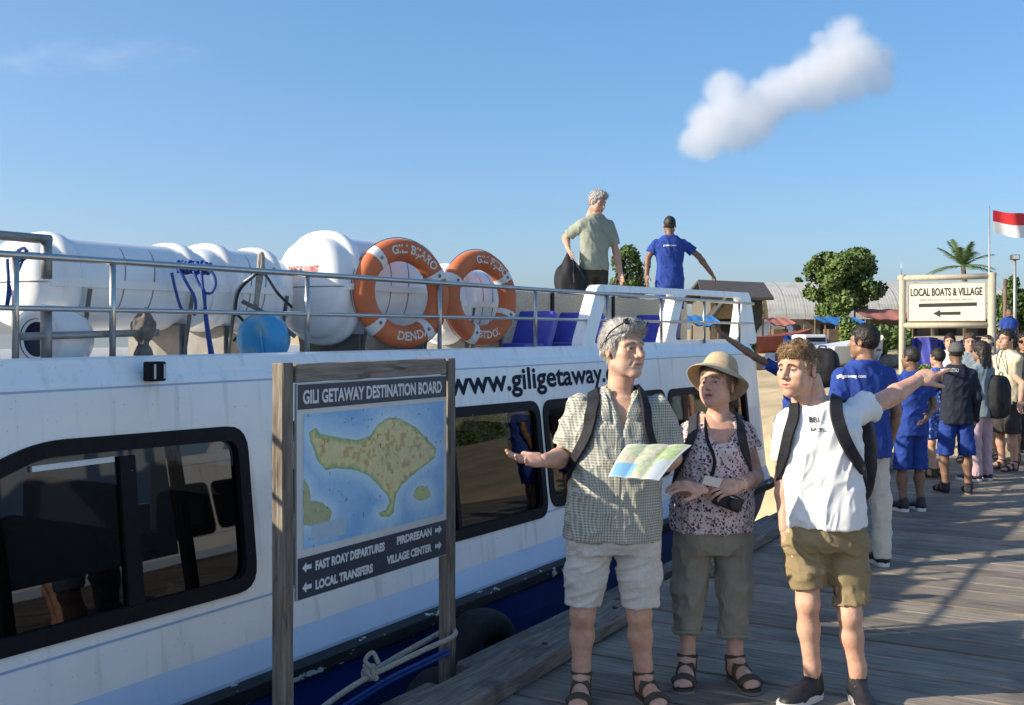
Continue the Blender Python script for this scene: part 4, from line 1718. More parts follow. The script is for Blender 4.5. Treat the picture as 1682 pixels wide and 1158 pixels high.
def bush(px, Y, py_top, wpx, label, seed, n=1500, size=.075, m=None):
    g0 = ground_at(px, Y)
    zt = EYE + (HY - py_top) * Y / FPX
    h = max(.15, (zt - g0.z) / 2)
    w = wpx * Y / FPX / 2
    t = thing('bush', g0, label, 'bush', 'bushes along the top of the beach')
    lobes = [((g0.x + rnd.uniform(-.7, .7) * w, g0.y + rnd.uniform(-.3, .3), g0.z + h * rnd.uniform(.5, 1.3)), (w * rnd.uniform(.3, .5), w * .4, h * rnd.uniform(.5, .75))) for _ in range(8)]
    v, f = leaf_cloud(lobes, n, size, seed)
    mk('foliage', v, f, m or m_leaf2, t)
    gg = G()
    for lc, lr in lobes[:5]:
        gg.tube([(g0.x, g0.y, g0.z - .05), lc], [.025, .008], 5)
    gg.mk('stem', m_bark, t)
    return t


bush(1400, 33, 514, 46, 'bright yellow green bush to the right of the big tree trunk', 21, 1800)
bush(1440, 31, 524, 62, 'dark green bush just left of the village sign', 22, 1900, m=m_leaf)
bush(1475, 32, 528, 44, 'low green bush directly behind the left pole of the village sign', 23, 1300)
bush(1228, 32, 532, 26, 'small green bush seen through the right side of the bow frame', 24, 900)
bush(1250, 60, 470, 12, 'far tiny shrub above the dark house roof', 25, 300)
for k, (px, Y, w) in enumerate(((1520, 26, 60), (1580, 26, 70), (1470, 24, 60))):
    g0 = ground_at(px, Y)
    v, f = leaf_cloud([((g0.x + rnd.uniform(-.4, .4), g0.y, g0.z + .03), (.35, .3, .10)) for _ in range(5)], 900, .045, 40 + k)
    o = mk('beach_grass', v, f, m_leaf2, None)
    tag(o, ['grass patch on the sand under the tarpaulin screen', 'grass patch on the sand behind the right pole', 'grass patch on the sand at the left pole'][k], 'grass', None, 'stuff')

# wooded shore running off to the right
rw = random.Random(31)
lobes = []
for k in range(70):
    x_ = rw.uniform(44, 150)
    y_ = 84 + rw.uniform(-5, 8) - (x_ - 44) * .25
    hgt = rw.uniform(1.6, 3.4)
    lobes.append(((x_, y_, ground_z(x_, y_) + hgt * .8), (rw.uniform(1.6, 3.2), rw.uniform(1.4, 2.4), hgt)))
v, f = leaf_cloud(lobes, 26000, .26, 33)
wd = mk('woodland', v, f, m_leaf, None)
tag(wd, 'distant belt of dark trees along the shore beyond the right edge', 'woodland', None, 'stuff')
# palm
g0 = ground_at(1582, 60)
pt = thing('palm_tree', g0, 'short palm with upright fronds above the village sign', 'palm')
top = Vector((g0.x, g0.y, EYE + (HY - 438) * 60 / FPX))
v, f = tube(spline([g0 + Vector((0, 0, -.2)), (g0 + top) / 2 + Vector((.15, 0, 0)), top], 6), [.24 - .01 * i for i in range(13)], 10)
mk('trunk', v, f, m_bark, pt, smooth=True)
rp = random.Random(4)
for k in range(17):
    a = 6.283 * k / 17 + rp.uniform(-.2, .2)
    el = rp.uniform(.55, 1.35) if k % 3 else rp.uniform(.1, .5)
    L = rp.uniform(1.6, 2.2)
    d = Vector((math.cos(a) * math.cos(el), math.sin(a) * math.cos(el), math.sin(el)))
    pts = []
    for i in range(9):
        q = i / 8
        pts.append(top + d * L * q + Vector((0, 0, -1.0 * q * q * L * .38 * math.cos(el) ** .5)))
    gg = G()
    gg.tube(pts, [.03 * (1 - .8 * i / 8) for i in range(9)], 5)
    side = d.cross(Vector((0, 0, 1)))
    side.normalize()
    for i in range(3, 33):
        q = i / 33
        j = min(7, int(q * 8))
        b = pts[j] + (pts[j + 1] - pts[j]) * (q * 8 - j)
        tdir = (pts[j + 1] - pts[j]).normalized()
        ll = .55 * math.sin(math.pi * (.12 + q * .83)) + .08
        for sgn in (-1, 1):
            e = b + (side * sgn * .75 + tdir * .65 + Vector((0, 0, -.25 + rp.uniform(-.1, .1)))) * ll
            gg.add([b - tdir * .03, b + tdir * .03, e], [(0, 1, 2)])
    gg.mk('frond', m_palm, pt)

# flag and lamp post
m_pole = mat('grey_metal_pole', (.35, .36, .36), rough=.5, metal=.5, var=.1)
g0 = ground_at(1625, 30)
fl = thing('flag_pole', g0, 'thin pole flying a red and white flag at the right edge', 'flag')
zt = EYE + (HY - 338) * 30 / FPX
v, f = tube([(g0.x, g0.y, g0.z - .2), (g0.x, g0.y, zt)], [.03, .018], 8)
mk('pole', v, f, m_pole, fl, smooth=True)
P, f = grid(30, 15)
for nm, w0, w1, colr in (('white_stripe', 0, .5, (.78, .77, .76)), ('red_stripe', .5, 1, (.62, .03, .035))):
    v = []
    for u, w in P:
        w = w0 + (w1 - w0) * w
        v.append((g0.x + .10 + u * .98, g0.y + .10 * math.sin(u * 7 + w) * u, zt - .74 + w * .62 - u * .20 * (1 - .3 * w) + .05 * math.sin(u * 6 + 1.5 + w) * u))
    mk(nm, v, [tuple(q) for q in f], mat('flag_' + nm, colr, rough=.8, var=.05), fl, smooth=True)
g0 = ground_at(1667, 29)
lp = thing('street_lamp', g0, 'slim grey lamp post with a square head near the flag', 'street lamp')
zt = EYE + (HY - 424) * 29 / FPX
v, f = tube([(g0.x, g0.y, g0.z - .2), (g0.x, g0.y, zt - .04)], [.05, .035], 10)
mk('pole', v, f, m_pole, lp, smooth=True)
v, f = bev((g0.x - .11, g0.y - .10, zt - .05), (g0.x + .10, g0.y + .08, zt + .09), .02)
mk('lamp_head', v, f, mat('lamp_housing', (.07, .07, .08), rough=.5), lp)
v, f = bev((g0.x - .08, g0.y - .115, zt - .03), (g0.x + .07, g0.y - .101, zt + .07), .004)
mk('lamp_glass', v, f, m_lens, lp)
# dark utility post left of the lamp
g0 = ground_at(1651, 28)
v, f = tube([(g0.x, g0.y, g0.z - .2), (g0.x, g0.y, EYE + (HY - 458) * 28 / FPX)], [.06, .05], 9)
o = mk('utility_post', v, f, m_tim, smooth=True)
tag(o, 'short dark wooden post between the village sign and the lamp post', 'post')
# thin white mast left of the sign
g0 = ground_at(1481, 40)
v, f = tube([(g0.x, g0.y, g0.z - .2), (g0.x, g0.y, EYE + (HY - 432) * 40 / FPX)], [.03, .015], 7)
o = mk('thin_mast', v, f, m_white, smooth=True)
tag(o, 'thin white mast rising just above the left pole of the sign', 'mast')

# small boats drawn up on the sand
m_bw = mat('small_boat_white', (.66, .66, .64), rough=.45, var=.1, scale=3)
m_bb = mat('small_boat_blue', (.04, .10, .36), rough=.45, var=.15, scale=3)


def small_boat(px, Y, L, rz, m, label, cab=True):
    g0 = ground_at(px, Y)
    b = thing('beached_boat', g0, label, 'boat', 'small boats drawn up on the beach')
    M = Matrix.Translation(g0 + Vector((0, 0, .05))) @ Matrix.Rotation(rz, 4, 'Z')
    v, f = [], []
    N = 12
    for i in range(N + 1):
        q = i / N
        w = .62 * (1 - max(0, (q - .45) / .55) ** 2.2) * (.85 + .15 * min(1, q * 4))
        zk = .0 + .35 * max(0, (q - .6) / .4) ** 2
        zs = .55 + .28 * q * q
        x = (q - .5) * L
        v += [(x, -w, zs), (x, -w * .7, zk + .12), (x, 0, zk), (x, w * .7, zk + .12), (x, w, zs), (x, w * .85, zs - .02), (x, 0, zs - .16), (x, -w * .85, zs - .02)]
    for i in range(N):
        for j in range(8):
            f.append((i * 8 + j, i * 8 + (j + 1) % 8, (i + 1) * 8 + (j + 1) % 8, (i + 1) * 8 + j))
    f += [tuple(range(8)), tuple(N * 8 + j for j in range(8))[::-1]]
    fixn(mk('hull', v, f, m, b, M))
    if cab:
        v, f = bev((-L * .22, -.36, .5), (L * .12, .36, .84), .08, 2)
        mk('cabin', v, f, m_bw, b, M)
        v, f = box((-L * .223, -.28, .64), (L * .123, .28, .76))
        mk('windscreen', v, f, m_dark, b, M)
    for q in (-.3, .15):
        v, f = bev((q * L, -.5, .42), (q * L + .18, .5, .47), .01)
        mk('thwart', v, f, m_tim, b, M)
    return b


small_boat(1326, 30, 2.4, R(100), m_bb, 'small white and blue speedboat with windscreen drawn up left of the tree')
small_boat(1398, 28, 2.6, R(35), m_bw, 'white open boat lying on the sand below the green bush', cab=False)
small_boat(1282, 36, 2.2, R(10), mat('small_boat_red', (.20, .05, .035), rough=.6, var=.2), 'dark red little boat close to the boat bow', cab=False)
# rounded white shelter in front of the shed
g0 = ground_at(1275, 44)
F = Field((-1.1, -.8, -.2), (1.1, .8, 1.5), .06)
F.ell((0, 0, .2), (.85, .6, .85), .05)
F.ell((0, -.6, .2), (.5, .5, .6), .03, 'sub')
v, f = F.net()
o = mk('dome_tent', v, f, m_bw, None, Matrix.Translation(g0), smooth=True)
tag(o, 'white domed shelter under the shed eaves next to the boat bow', 'tent')
# goods and crates round the stalls
crate_me = []
for k, cl_ in enumerate(((.05, .04, .035), (.18, .06, .04), (.06, .09, .16), (.30, .27, .22))):
    v, f = bev((-.22, -.18, 0), (.22, .18, .30), .015)
    me = mesh('crate', v, f)
    me.materials.append(mat('crate_%d' % k, cl_, rough=.8, var=.25, scale=5))
    crate_me.append(me)
for px_, Y_, ci, sz, lb in ((1252, 30, 0, 1.0, 'black crate on the sand closest to the boat bow'), (1296, 31, 1, 1.2, 'red brown crate on the sand left of the speedboat'),
                         (1268, 33, 2, .9, 'blue crate beside the dark red boat'), (1352, 33, 3, 1.1, 'pale crate under the small faded blue awning'),
                         (1374, 34, 0, 1.3, 'large black crate under the small faded blue awning'), (1428, 33, 1, .9, 'red brown crate under the faded red awning'),
                         (1458, 34, 2, 1.2, 'blue crate under the right end of the faded red awning'), (1158, 30, 1, 1.0, 'red brown crate under the bright blue awning')):
    q = ground_at(px_, Y_)
    o = inst('crate', crate_me[ci], None, Matrix.Translation(q) @ Matrix.Rotation(px_ * .37, 4, 'Z') @ Matrix.Scale(sz, 4))
    tag(o, lb, 'crate', 'crates round the beach stalls')
# boulders
m_rock = mat('grey_rock', (.17, .16, .145), rough=.95, var=.3, scale=4, bump=.7)
for k, (px, Y, r, lab) in enumerate(((1432, 27, .24, 'grey boulder on the sand to the left of the village sign'), (1452, 26, .17, 'smaller grey boulder near the left pole of the sign'),
                                     (1462, 28, .28, 'grey boulder against the bushes behind the left pole of the sign'), (1368, 29, .22, 'dark boulder beside the white open boat'))):
    g0 = ground_at(px, Y)
    v, f = ico(r, 3, (0, 0, r * .35), (1.2, .9, .75))
    v = np.array(v)
    v = v * (1 + .22 * vnoise(v * 5 / r * .3, (1, 1, 1), k)[:, None])
    o = mk('boulder', [tuple(q) for q in v], f, m_rock, None, Matrix.Translation(g0))
    tag(o, lab, 'boulder', 'boulders on the beach')
# ------------------------------------------------------------------ people
m_skin = mat('skin', (1, 1, 1), rough=.48, var=.16, scale=34, attr='Col', bump=.22, bscale=130, sss=.12, spec=.4)
m_hair = mat('hair', (1, 1, 1), rough=.55, var=.35, scale=70, attr='Col', stretch=(1, 1, .35), bump=.5, spec=.4)
m_eyew = mat('eyeball', (1, 1, 1), rough=.12, var=.02, attr='Col')


def fabric(name, col, rough=.85, var=.08, scale=14, weave=260, bump=.25):
    return mat(name, col, rough=rough, var=var, scale=scale, bump=bump, bscale=weave, spec=.2)


def nmat(v):
    return v / np.linalg.norm(v)


def frame(x, up):
    """3x3 with first column x, third column near up"""
    x = nmat(np.array(x, float))
    y = np.cross(np.array(up, float), x)
    y = nmat(y)
    z = np.cross(x, y)
    return np.stack([x, y, z], 1)


def rot_head(yaw, pitch=0.0, roll=0.0):
    """yaw + turns the face to picture left, pitch + lifts it"""
    return (Matrix.Rotation(-yaw, 4, 'Z') @ Matrix.Rotation(-pitch, 4, 'X') @ Matrix.Rotation(roll, 4, 'Y'))


def head_mesh(h, skin, age=0.0, beard=None, brow=(.2, .16, .12), female=False, ears=True):
    F = Field((-.12, -.145, -.20), (.12, .135, .135), h)
    k = .03
    F.ell((0, .015, .032), (.074, .094, .088), .01)
    F.ell((0, -.022, -.03), (.061, .070, .082), k)
    jw = .046 if not female else .041
    for s in (-1, 1):
        F.cone((s * jw, .0, -.062), (s * .012, -.064, -.101), .023, .017, .025)
        F.ell((s * .042, -.054, -.018), (.024, .024, .018), .02)
        F.ell((s * .036, -.046, -.052), (.026, .026, .030), .03)
        F.cone((s * .046, -.064, .024), (s * .008, -.083, .022), .011 if not female else .008, .010 if not female else .007, .018)
    F.ell((0, -.074, -.101), (.02, .017, .016), .02)
    for s in (-1, 1):
        F.ell((s * .032, -.098, .002), (.021, .020, .013), .018, 'sub')
    # eyelids over the eyeballs
    for s in (-1, 1):
        c = (s * .032, -.0705, .003)
        lo, hi = (c[0] - .02, c[1] - .02, c[2] - .02), (c[0] + .02, c[1] + .02, c[2] + .02)
        F.fn(lo, hi, lambda x, y, z, c=c: np.maximum(np.sqrt((x - c[0]) ** 2 + (y - c[1]) ** 2 + (z - c[2]) ** 2) - .0142, -(z - c[2] - .0018)), .004)
        F.fn(lo, hi, lambda x, y, z, c=c: np.maximum(np.sqrt((x - c[0]) ** 2 + (y - c[1]) ** 2 + (z - c[2]) ** 2) - .0138, (z - c[2] + .0042)), .004)
    F.cone((0, -.086, .016), (0, -.113, -.028), .0075, .0118, .014)
    for s in (-1, 1):
        F.ell((s * .0125, -.100, -.031), (.0085, .0105, .008), .006)
    # mouth
    F.ell((0, -.080, -.064), (.032, .017, .022), .015)
    F.cone((-.022, -.0865, -.0615), (.0, -.0915, -.0600), .0040, .0052, .006)
    F.cone((.022, -.0865, -.0615), (.0, -.0915, -.0600), .0040, .0052, .006)
    F.ell((0, -.0965, -.0585), (.011, .0045, .0045), .006)
    F.cone((-.016, -.0885, -.0725), (.0, -.0915, -.0735), .0048, .0066, .006)
    F.cone((.016, -.0885, -.0725), (.0, -.0915, -.0735), .0048, .0066, .006)
    F.ell((0, -.100, -.0662), (.027, .0125, .0024), .002, 'sub')
    if age and not female:
        for s in (-1, 1):
            F.cone((s * .021, -.096, -.036), (s * .034, -.082, -.066), .003, .004, .006, 'sub')
            F.ell((s * .03, -.088, -.017), (.014, .004, .0025), .006, 'sub')
    if ears:
        for s in (-1, 1):
            rt = Matrix.Rotation(s * .35, 4, 'Z') @ Matrix.Rotation(-.15, 4, 'X')
            F.ell((s * .079, .014, -.004), (.0085, .020, .032), .006, rot=rt)
            F.ell((s * .088, .010, .002), (.006, .011, .018), .004, 'sub', rot=rt)
    F.cone((0, .024, -.06), (0, .038, -.19), .048, .053, .03)
    v, f = F.net()
    v = relax(v, f, 1, .4)
    n = len(v)
    c = np.repeat(np.array(skin)[None], n, 0)
    x, y, z = v.T

    def blob(cx, cy, cz, r):
        return np.exp(-(((np.abs(x) - cx) / r[0]) ** 2 + ((y - cy) / r[1]) ** 2 + ((z - cz) / r[2]) ** 2))[:, None]
    red = np.array(skin) * np.array([1.0, .62, .58])
    for w, b in ((.28, blob(.045, -.055, -.025, (.022, .05, .022))), (.35, blob(0, -.115, -.03, (.014, .02, .014))), (.5, blob(.082, .012, 0, (.012, .03, .035)))):
        c = c * (1 - w * b) + red * w * b
    lip = np.clip(np.exp(-((x / .026) ** 4 + ((z + .0665) / .0115) ** 4)) * (y < -.078), 0, 1)[:, None] * (.9 if female else .55)
    c = c * (1 - lip) + np.array([.36, .13, .11]) * lip
    if beard is not None:
        b = np.clip((-.040 - z) / .02, 0, 1) * np.clip((.02 - y) / .03, 0, 1) * (z > -.125) * (1 - lip[:, 0])
        b = (b * (.22 + .22 * vnoise(v, (220, 220, 220))) * (np.abs(x) < .075))[:, None]
        c = c * (1 - b) + np.array(beard) * b
    eb = np.exp(-(((np.abs(x) - .031) / .020) ** 4 + ((z - .0275 + (np.abs(x) - .026) ** 2 * 18) / .0056) ** 4)) * (y < -.045)
    eb = np.clip(eb * (1.25 + .3 * vnoise(v, (300, 300, 300))), 0, .95)[:, None]
    c = c * (1 - eb) + np.array(brow) * eb
    # lash line
    for s_ in (1,):
        ll = np.exp(-(((np.abs(x) - .032) / .015) ** 4 + ((z - .0062) / .0022) ** 2)) * (y < -.07)
        c = c * (1 - .7 * ll[:, None]) + np.array([.04, .03, .025]) * .7 * ll[:, None]
    return v, f, np.clip(c, 0, 1)


def eye_mesh(s, iris, gaze=(0, 0)):
    v, f = ico(.0128, 3)
    v = np.array(v)
    g = nmat(np.array([gaze[0], -1, gaze[1]]))
    d = v @ g / .0128
    c = np.where((d > .93)[:, None], np.array([.008, .008, .008]), np.where((d > .70)[:, None], np.array(iris), np.array([.50, .47, .44])))
    return v + np.array([s * .032, -.0705, .003]), f, c


def hair_mesh(h, style, cols, seed=1):
    """cap of hair with tufts; returns v, f (quads/tris mixed list), colours"""
    F = Field((-.14, -.15, -.26 if style == 'long' else -.13), (.14, .15, .17), h)
    grow = {'short': .012, 'grey': .013, 'curly': .020, 'crop': .006, 'long': .016, 'bob': .014}[style]
    if style == 'curly':
        F.ell((0, .015, .034), (.076 + .003, .096 + .004, .090 + .008), .01)
        F.ell((0, -.022, .092), (.060, .060, .028), .03)
    else:
        F.ell((0, .015, .033), (.074 + grow, .094 + grow, .088 + grow * 1.2), .01)
    if style == 'grey':
        F.ell((.012, -.045, .098), (.052, .05, .028), .03)
    if style == 'long':
        F.loft([(-.25, 0, .085, .085, .030), (-.1, 0, .075, .095, .05), (0, 0, .05, .088, .065), (.06, 0, .03, .08, .08)], .03)
    if style == 'bob':
        F.loft([(-.10, 0, .05, .088, .055), (-.04, 0, .045, .092, .065), (.05, 0, .03, .086, .085)], .03)
    # cut away face, ears and nape
    lift = {'short': .022, 'grey': .022, 'curly': .010, 'crop': .012, 'long': .0, 'bob': .0}[style]
    F.ell((0, -.128, -.028 + lift), (.092, .098, .092), .008, 'sub')
    if style not in ('long', 'bob'):
        for s in (-1, 1):
            F.ell((s * .09, .012, -.022), (.03, .028, .034), .008, 'sub')
        F.fn((-.2, -.2, -.3), (.2, .2, .0), lambda x, y, z: np.where(True, -(z + .062 - (y - .03) * -.25), 0) * -1 * -1 * -1 * -1 if False else (z + .058 + (y - .06) * .25), .01, 'sub')
        F.fn((-.2, -.2, -.2), (.2, -.0, .2), lambda x, y, z: np.maximum(z - .052, np.maximum(y + .035, -.2 - y)), .008, 'sub')
    v, f = F.net()
    if len(v) == 0:
        return v, f, v
    n = vnormals(v, f)
    amp = {'short': .002, 'grey': .0035, 'curly': .008, 'crop': .0015, 'long': .005, 'bob': .005}[style]
    fr = {'curly': (55, 55, 55)}.get(style, (70, 70, 26))
    v = v + n * (vnoise(v, fr, seed) * amp + vnoise(v, tuple(q * 2 for q in fr), seed + 1) * amp * .5)[:, None]
    quads = [tuple(q) for q in f]
    t = vnoise(v, (60, 60, 22), seed + 2)[:, None] * .5 + .5
    col = np.array(cols[0]) * (1 - t) + np.array(cols[1]) * t
    # tufts
    rs = np.random.RandomState(seed)
    m = {'short': 5000, 'grey': 7000, 'curly': 7000, 'crop': 500, 'long': 900, 'bob': 900}[style]
    m = int(m * (1 if h < .004 else .15))
    pick = rs.randint(0, len(v), m)
    if style == 'curly':
        pick = pick[(v[pick, 2] > .045) | (rs.rand(m) < .25)]
        m = len(pick)
    P, N = v[pick], n[pick]
    flow = {'grey': np.array([.5, .7, .05]), 'curly': np.array([0, -.5, .3]), 'short': np.array([0, .3, -.6]), 'crop': np.array([0, .2, -.5])}.get(style, np.array([0, .15, -1.0]))
    flw = np.repeat(flow[None], m, 0)
    if style not in ('curly', 'long', 'bob'):
        tt = np.clip((P[:, 2:3] - .07) / .03, 0, 1) * np.clip((.06 - P[:, 1:2]) / .05, 0, 1)
        flw = flow[None] * tt + np.array([0, .30, -.9])[None] * (1 - tt)
        if style == 'grey':
            ft = np.clip((-.035 - P[:, 1:2]) / .03, 0, 1) * np.clip((P[:, 2:3] - .045) / .02, 0, 1)
            flw = flw * (1 - ft) + np.array([.45, .35, .75])[None] * ft
    dirs = flw + N * ({'curly': .35, 'grey': .06}.get(style, .45)) + rs.normal(size=(m, 3)) * (.13 if style != 'curly' else .75)
    if style == 'curly':
        dirs -= N * np.clip(-(dirs * N).sum(1, keepdims=True), 0, None)
    else:
        dirs -= N * ((dirs * N).sum(1, keepdims=True) - (.06 + .22 * (rs.rand(m, 1) > .9)))
    dirs /= np.linalg.norm(dirs, axis=1, keepdims=True)
    L = {'short': .016, 'grey': .034, 'curly': .017, 'crop': .007, 'long': .035, 'bob': .03}[style] * (.6 + .8 * rs.rand(m, 1))
    sd = np.cross(dirs, N)
    sd /= np.linalg.norm(sd, axis=1, keepdims=True) + 1e-6
    w = .0011 if h < .004 else .0035
    a, b = P + sd * w, P - sd * w
    c = P + dirs * L * .55 + N * w
    e = P + dirs * L + (np.cross(dirs, sd) * .3 + N * -.15) * L * ({'curly': 1.2, 'grey': .15}.get(style, .5))
    base = len(v)
    V = np.concatenate([v, np.stack([a, b, c + sd * w * .7, c - sd * w * .7, e], 1).reshape(-1, 3)])
    for i in range(m):
        o = base + 5 * i
        quads += [(o, o + 1, o + 3, o + 2), (o + 2, o + 3, o + 4)]
    tc = rs.rand(m, 1)
    cc = np.repeat((np.array(cols[0]) * (1 - tc) + np.array(cols[1]) * tc) * rs.uniform(.6, 1.35, (m, 1)), 5, 0)
    return V, quads, np.clip(np.concatenate([col, cc]), 0, 1)


def hand_mesh(h, wrist, fdir, palm, side, curl=(.3, .3, .35, .4), spread=.12, thumb=(.55, .8, -.2), tcurl=.35, scale=1.0):
    """side +1: thumb on the y side of frame(fdir, back of hand)"""
    F = Field((-.05, -.09, -.11), (.21, .09, .07), h)
    F.cone((-.03, 0, 0), (.02, 0, 0), .024, .026, .01, flat=((0, 0, 1), .82))
    F.ell((.05, 0, 0), (.048, .041, .0155), .012, p=2.6)
    F.ell((.03, side * .024, -.008), (.03, .018, .014), .012)
    roots = [(.088, .029), (.094, .010), (.090, -.010), (.080, -.028)]
    lens = [(.040, .025, .020), (.044, .029, .021), (.041, .027, .020), (.032, .020, .018)]
    for i in range(4):
        x, y = roots[i]
        p = np.array([x - .012, y * side, 0.0])
        a = curl[i] * .6
        yaw = (1.2 - i) * spread * side * .8
        r = .0088 if i < 3 else .0076
        for j, L in enumerate(lens[i]):
            if j:
                a += curl[i] * (1.3 if j == 1 else .8)
            d = np.array([math.cos(a) * math.cos(yaw), math.cos(a) * math.sin(yaw), -math.sin(a)])
            q = p + d * (L + (.012 if j == 0 else 0))
            F.cone(p, q, r, r * .93, .004)
            p, r = q, r * .93
    p = np.array([.012, side * .026, -.006])
    d = nmat(np.array([thumb[0], thumb[1] * side, thumb[2]]))
    q = p + d * .042
    F.cone(p, q, .0145, .0110, .010)
    d2 = nmat(d + np.array([tcurl, -side * tcurl * .5, -.1]))
    q2 = q + d2 * .032
    F.cone(q, q2, .0108, .0098, .004)
    F.cone(q2, q2 + nmat(d2 + np.array([tcurl, -side * tcurl * .3, 0])) * .020, .0098, .0085, .003)
    v, f = F.net()
    v = relax(v, f, 1, .3) * scale
    Rm = frame(fdir, -np.array(palm, float))
    return v @ Rm.T + np.array(wrist), f


def foot_field(h, L=.255):
    """bare foot, toes along -y, sole at z=0, heel centre at origin"""
    F = Field((-.09, -.27, -.01), (.09, .085, .20), h)
    F.ell((0, .005, .034), (.031, .042, .034), .01)
    F.cone((0, 0, .035), (.004, -.12, .03), .033, .036, .03, flat=((0, 0, 1), .85))
    F.ell((.003, -.155, .022), (.046, .05, .021), .03)
    F.cone((0, .005, .19), (0, .0, .09), .037, .036, .03)
    F.cone((0, 0, .09), (0, -.07, .05), .035, .028, .03)
    return F


def cat(meshes):
    V, Q, C = [], [], []
    k = 0
    for v, f, c in meshes:
        V.append(v)
        Q += [tuple(int(i) + k for i in q) for q in f]
        C.append(np.repeat(np.array(c)[None], len(v), 0) if np.ndim(c) == 1 else c)
        k += len(v)
    return np.concatenate(V), Q, np.concatenate(C)


def bvh_of(v, f):
    return BVHTree.FromPolygons([tuple(map(float, p)) for p in v], [tuple(int(i) for i in q) for q in f])


def ribbon(bv, pts, w, lift, thick, snap=True, n=6, width_dir=None):
    """strap laid on a surface through rough points"""
    P = spline(pts, n)
    out = []
    for p in P:
        if snap:
            co, no, _, _ = bv.find_nearest(p)
            out.append((co + no * lift, no))
        else:
            out.append((p, Vector((0, -1, 0))))
    pos = [q[0] for q in out]
    for _ in range(10):
        pos = [pos[0]] + [(pos[i - 1] + pos[i] * 2 + pos[i + 1]) / 4 for i in range(1, len(pos) - 1)] + [pos[-1]]
    v, f = [], []
    for i, p in enumerate(pos):
        t = (pos[min(i + 1, len(pos) - 1)] - pos[max(i - 1, 0)]).normalized()
        no = sum((out[min(max(i + j, 0), len(out) - 1)][1] for j in range(-4, 5)), Vector((0, 0, 0))).normalized()
        sd = t.cross(no).normalized()
        no = sd.cross(t).normalized()
        for a, b in ((-1, 0), (-.85, 1), (.85, 1), (1, 0)):
            v.append(tuple(p + sd * a * w / 2 + no * b * thick))
    k = len(pos)
    for i in range(k - 1):
        for j in range(4):
            f.append((i * 4 + j, i * 4 + (j + 1) % 4, (i + 1) * 4 + (j + 1) % 4, (i + 1) * 4 + j))
    f += [(0, 1, 2, 3), tuple((k - 1) * 4 + j for j in (3, 2, 1, 0))]
    return v, f


def decal(bv, v, origin, xd, zd, ray, lift=.003):
    """project a flat x/y mesh on a surface along ray"""
    out = []
    for a, b, _ in v:
        o = Vector(origin) + Vector(xd) * float(a) + Vector(zd) * float(b)
        hit = bv.ray_cast(o - Vector(ray) * .5, Vector(ray), 1.0)
        p = hit[0] if hit[0] is not None else o
        out.append(tuple(p - Vector(ray) * lift))
    return out


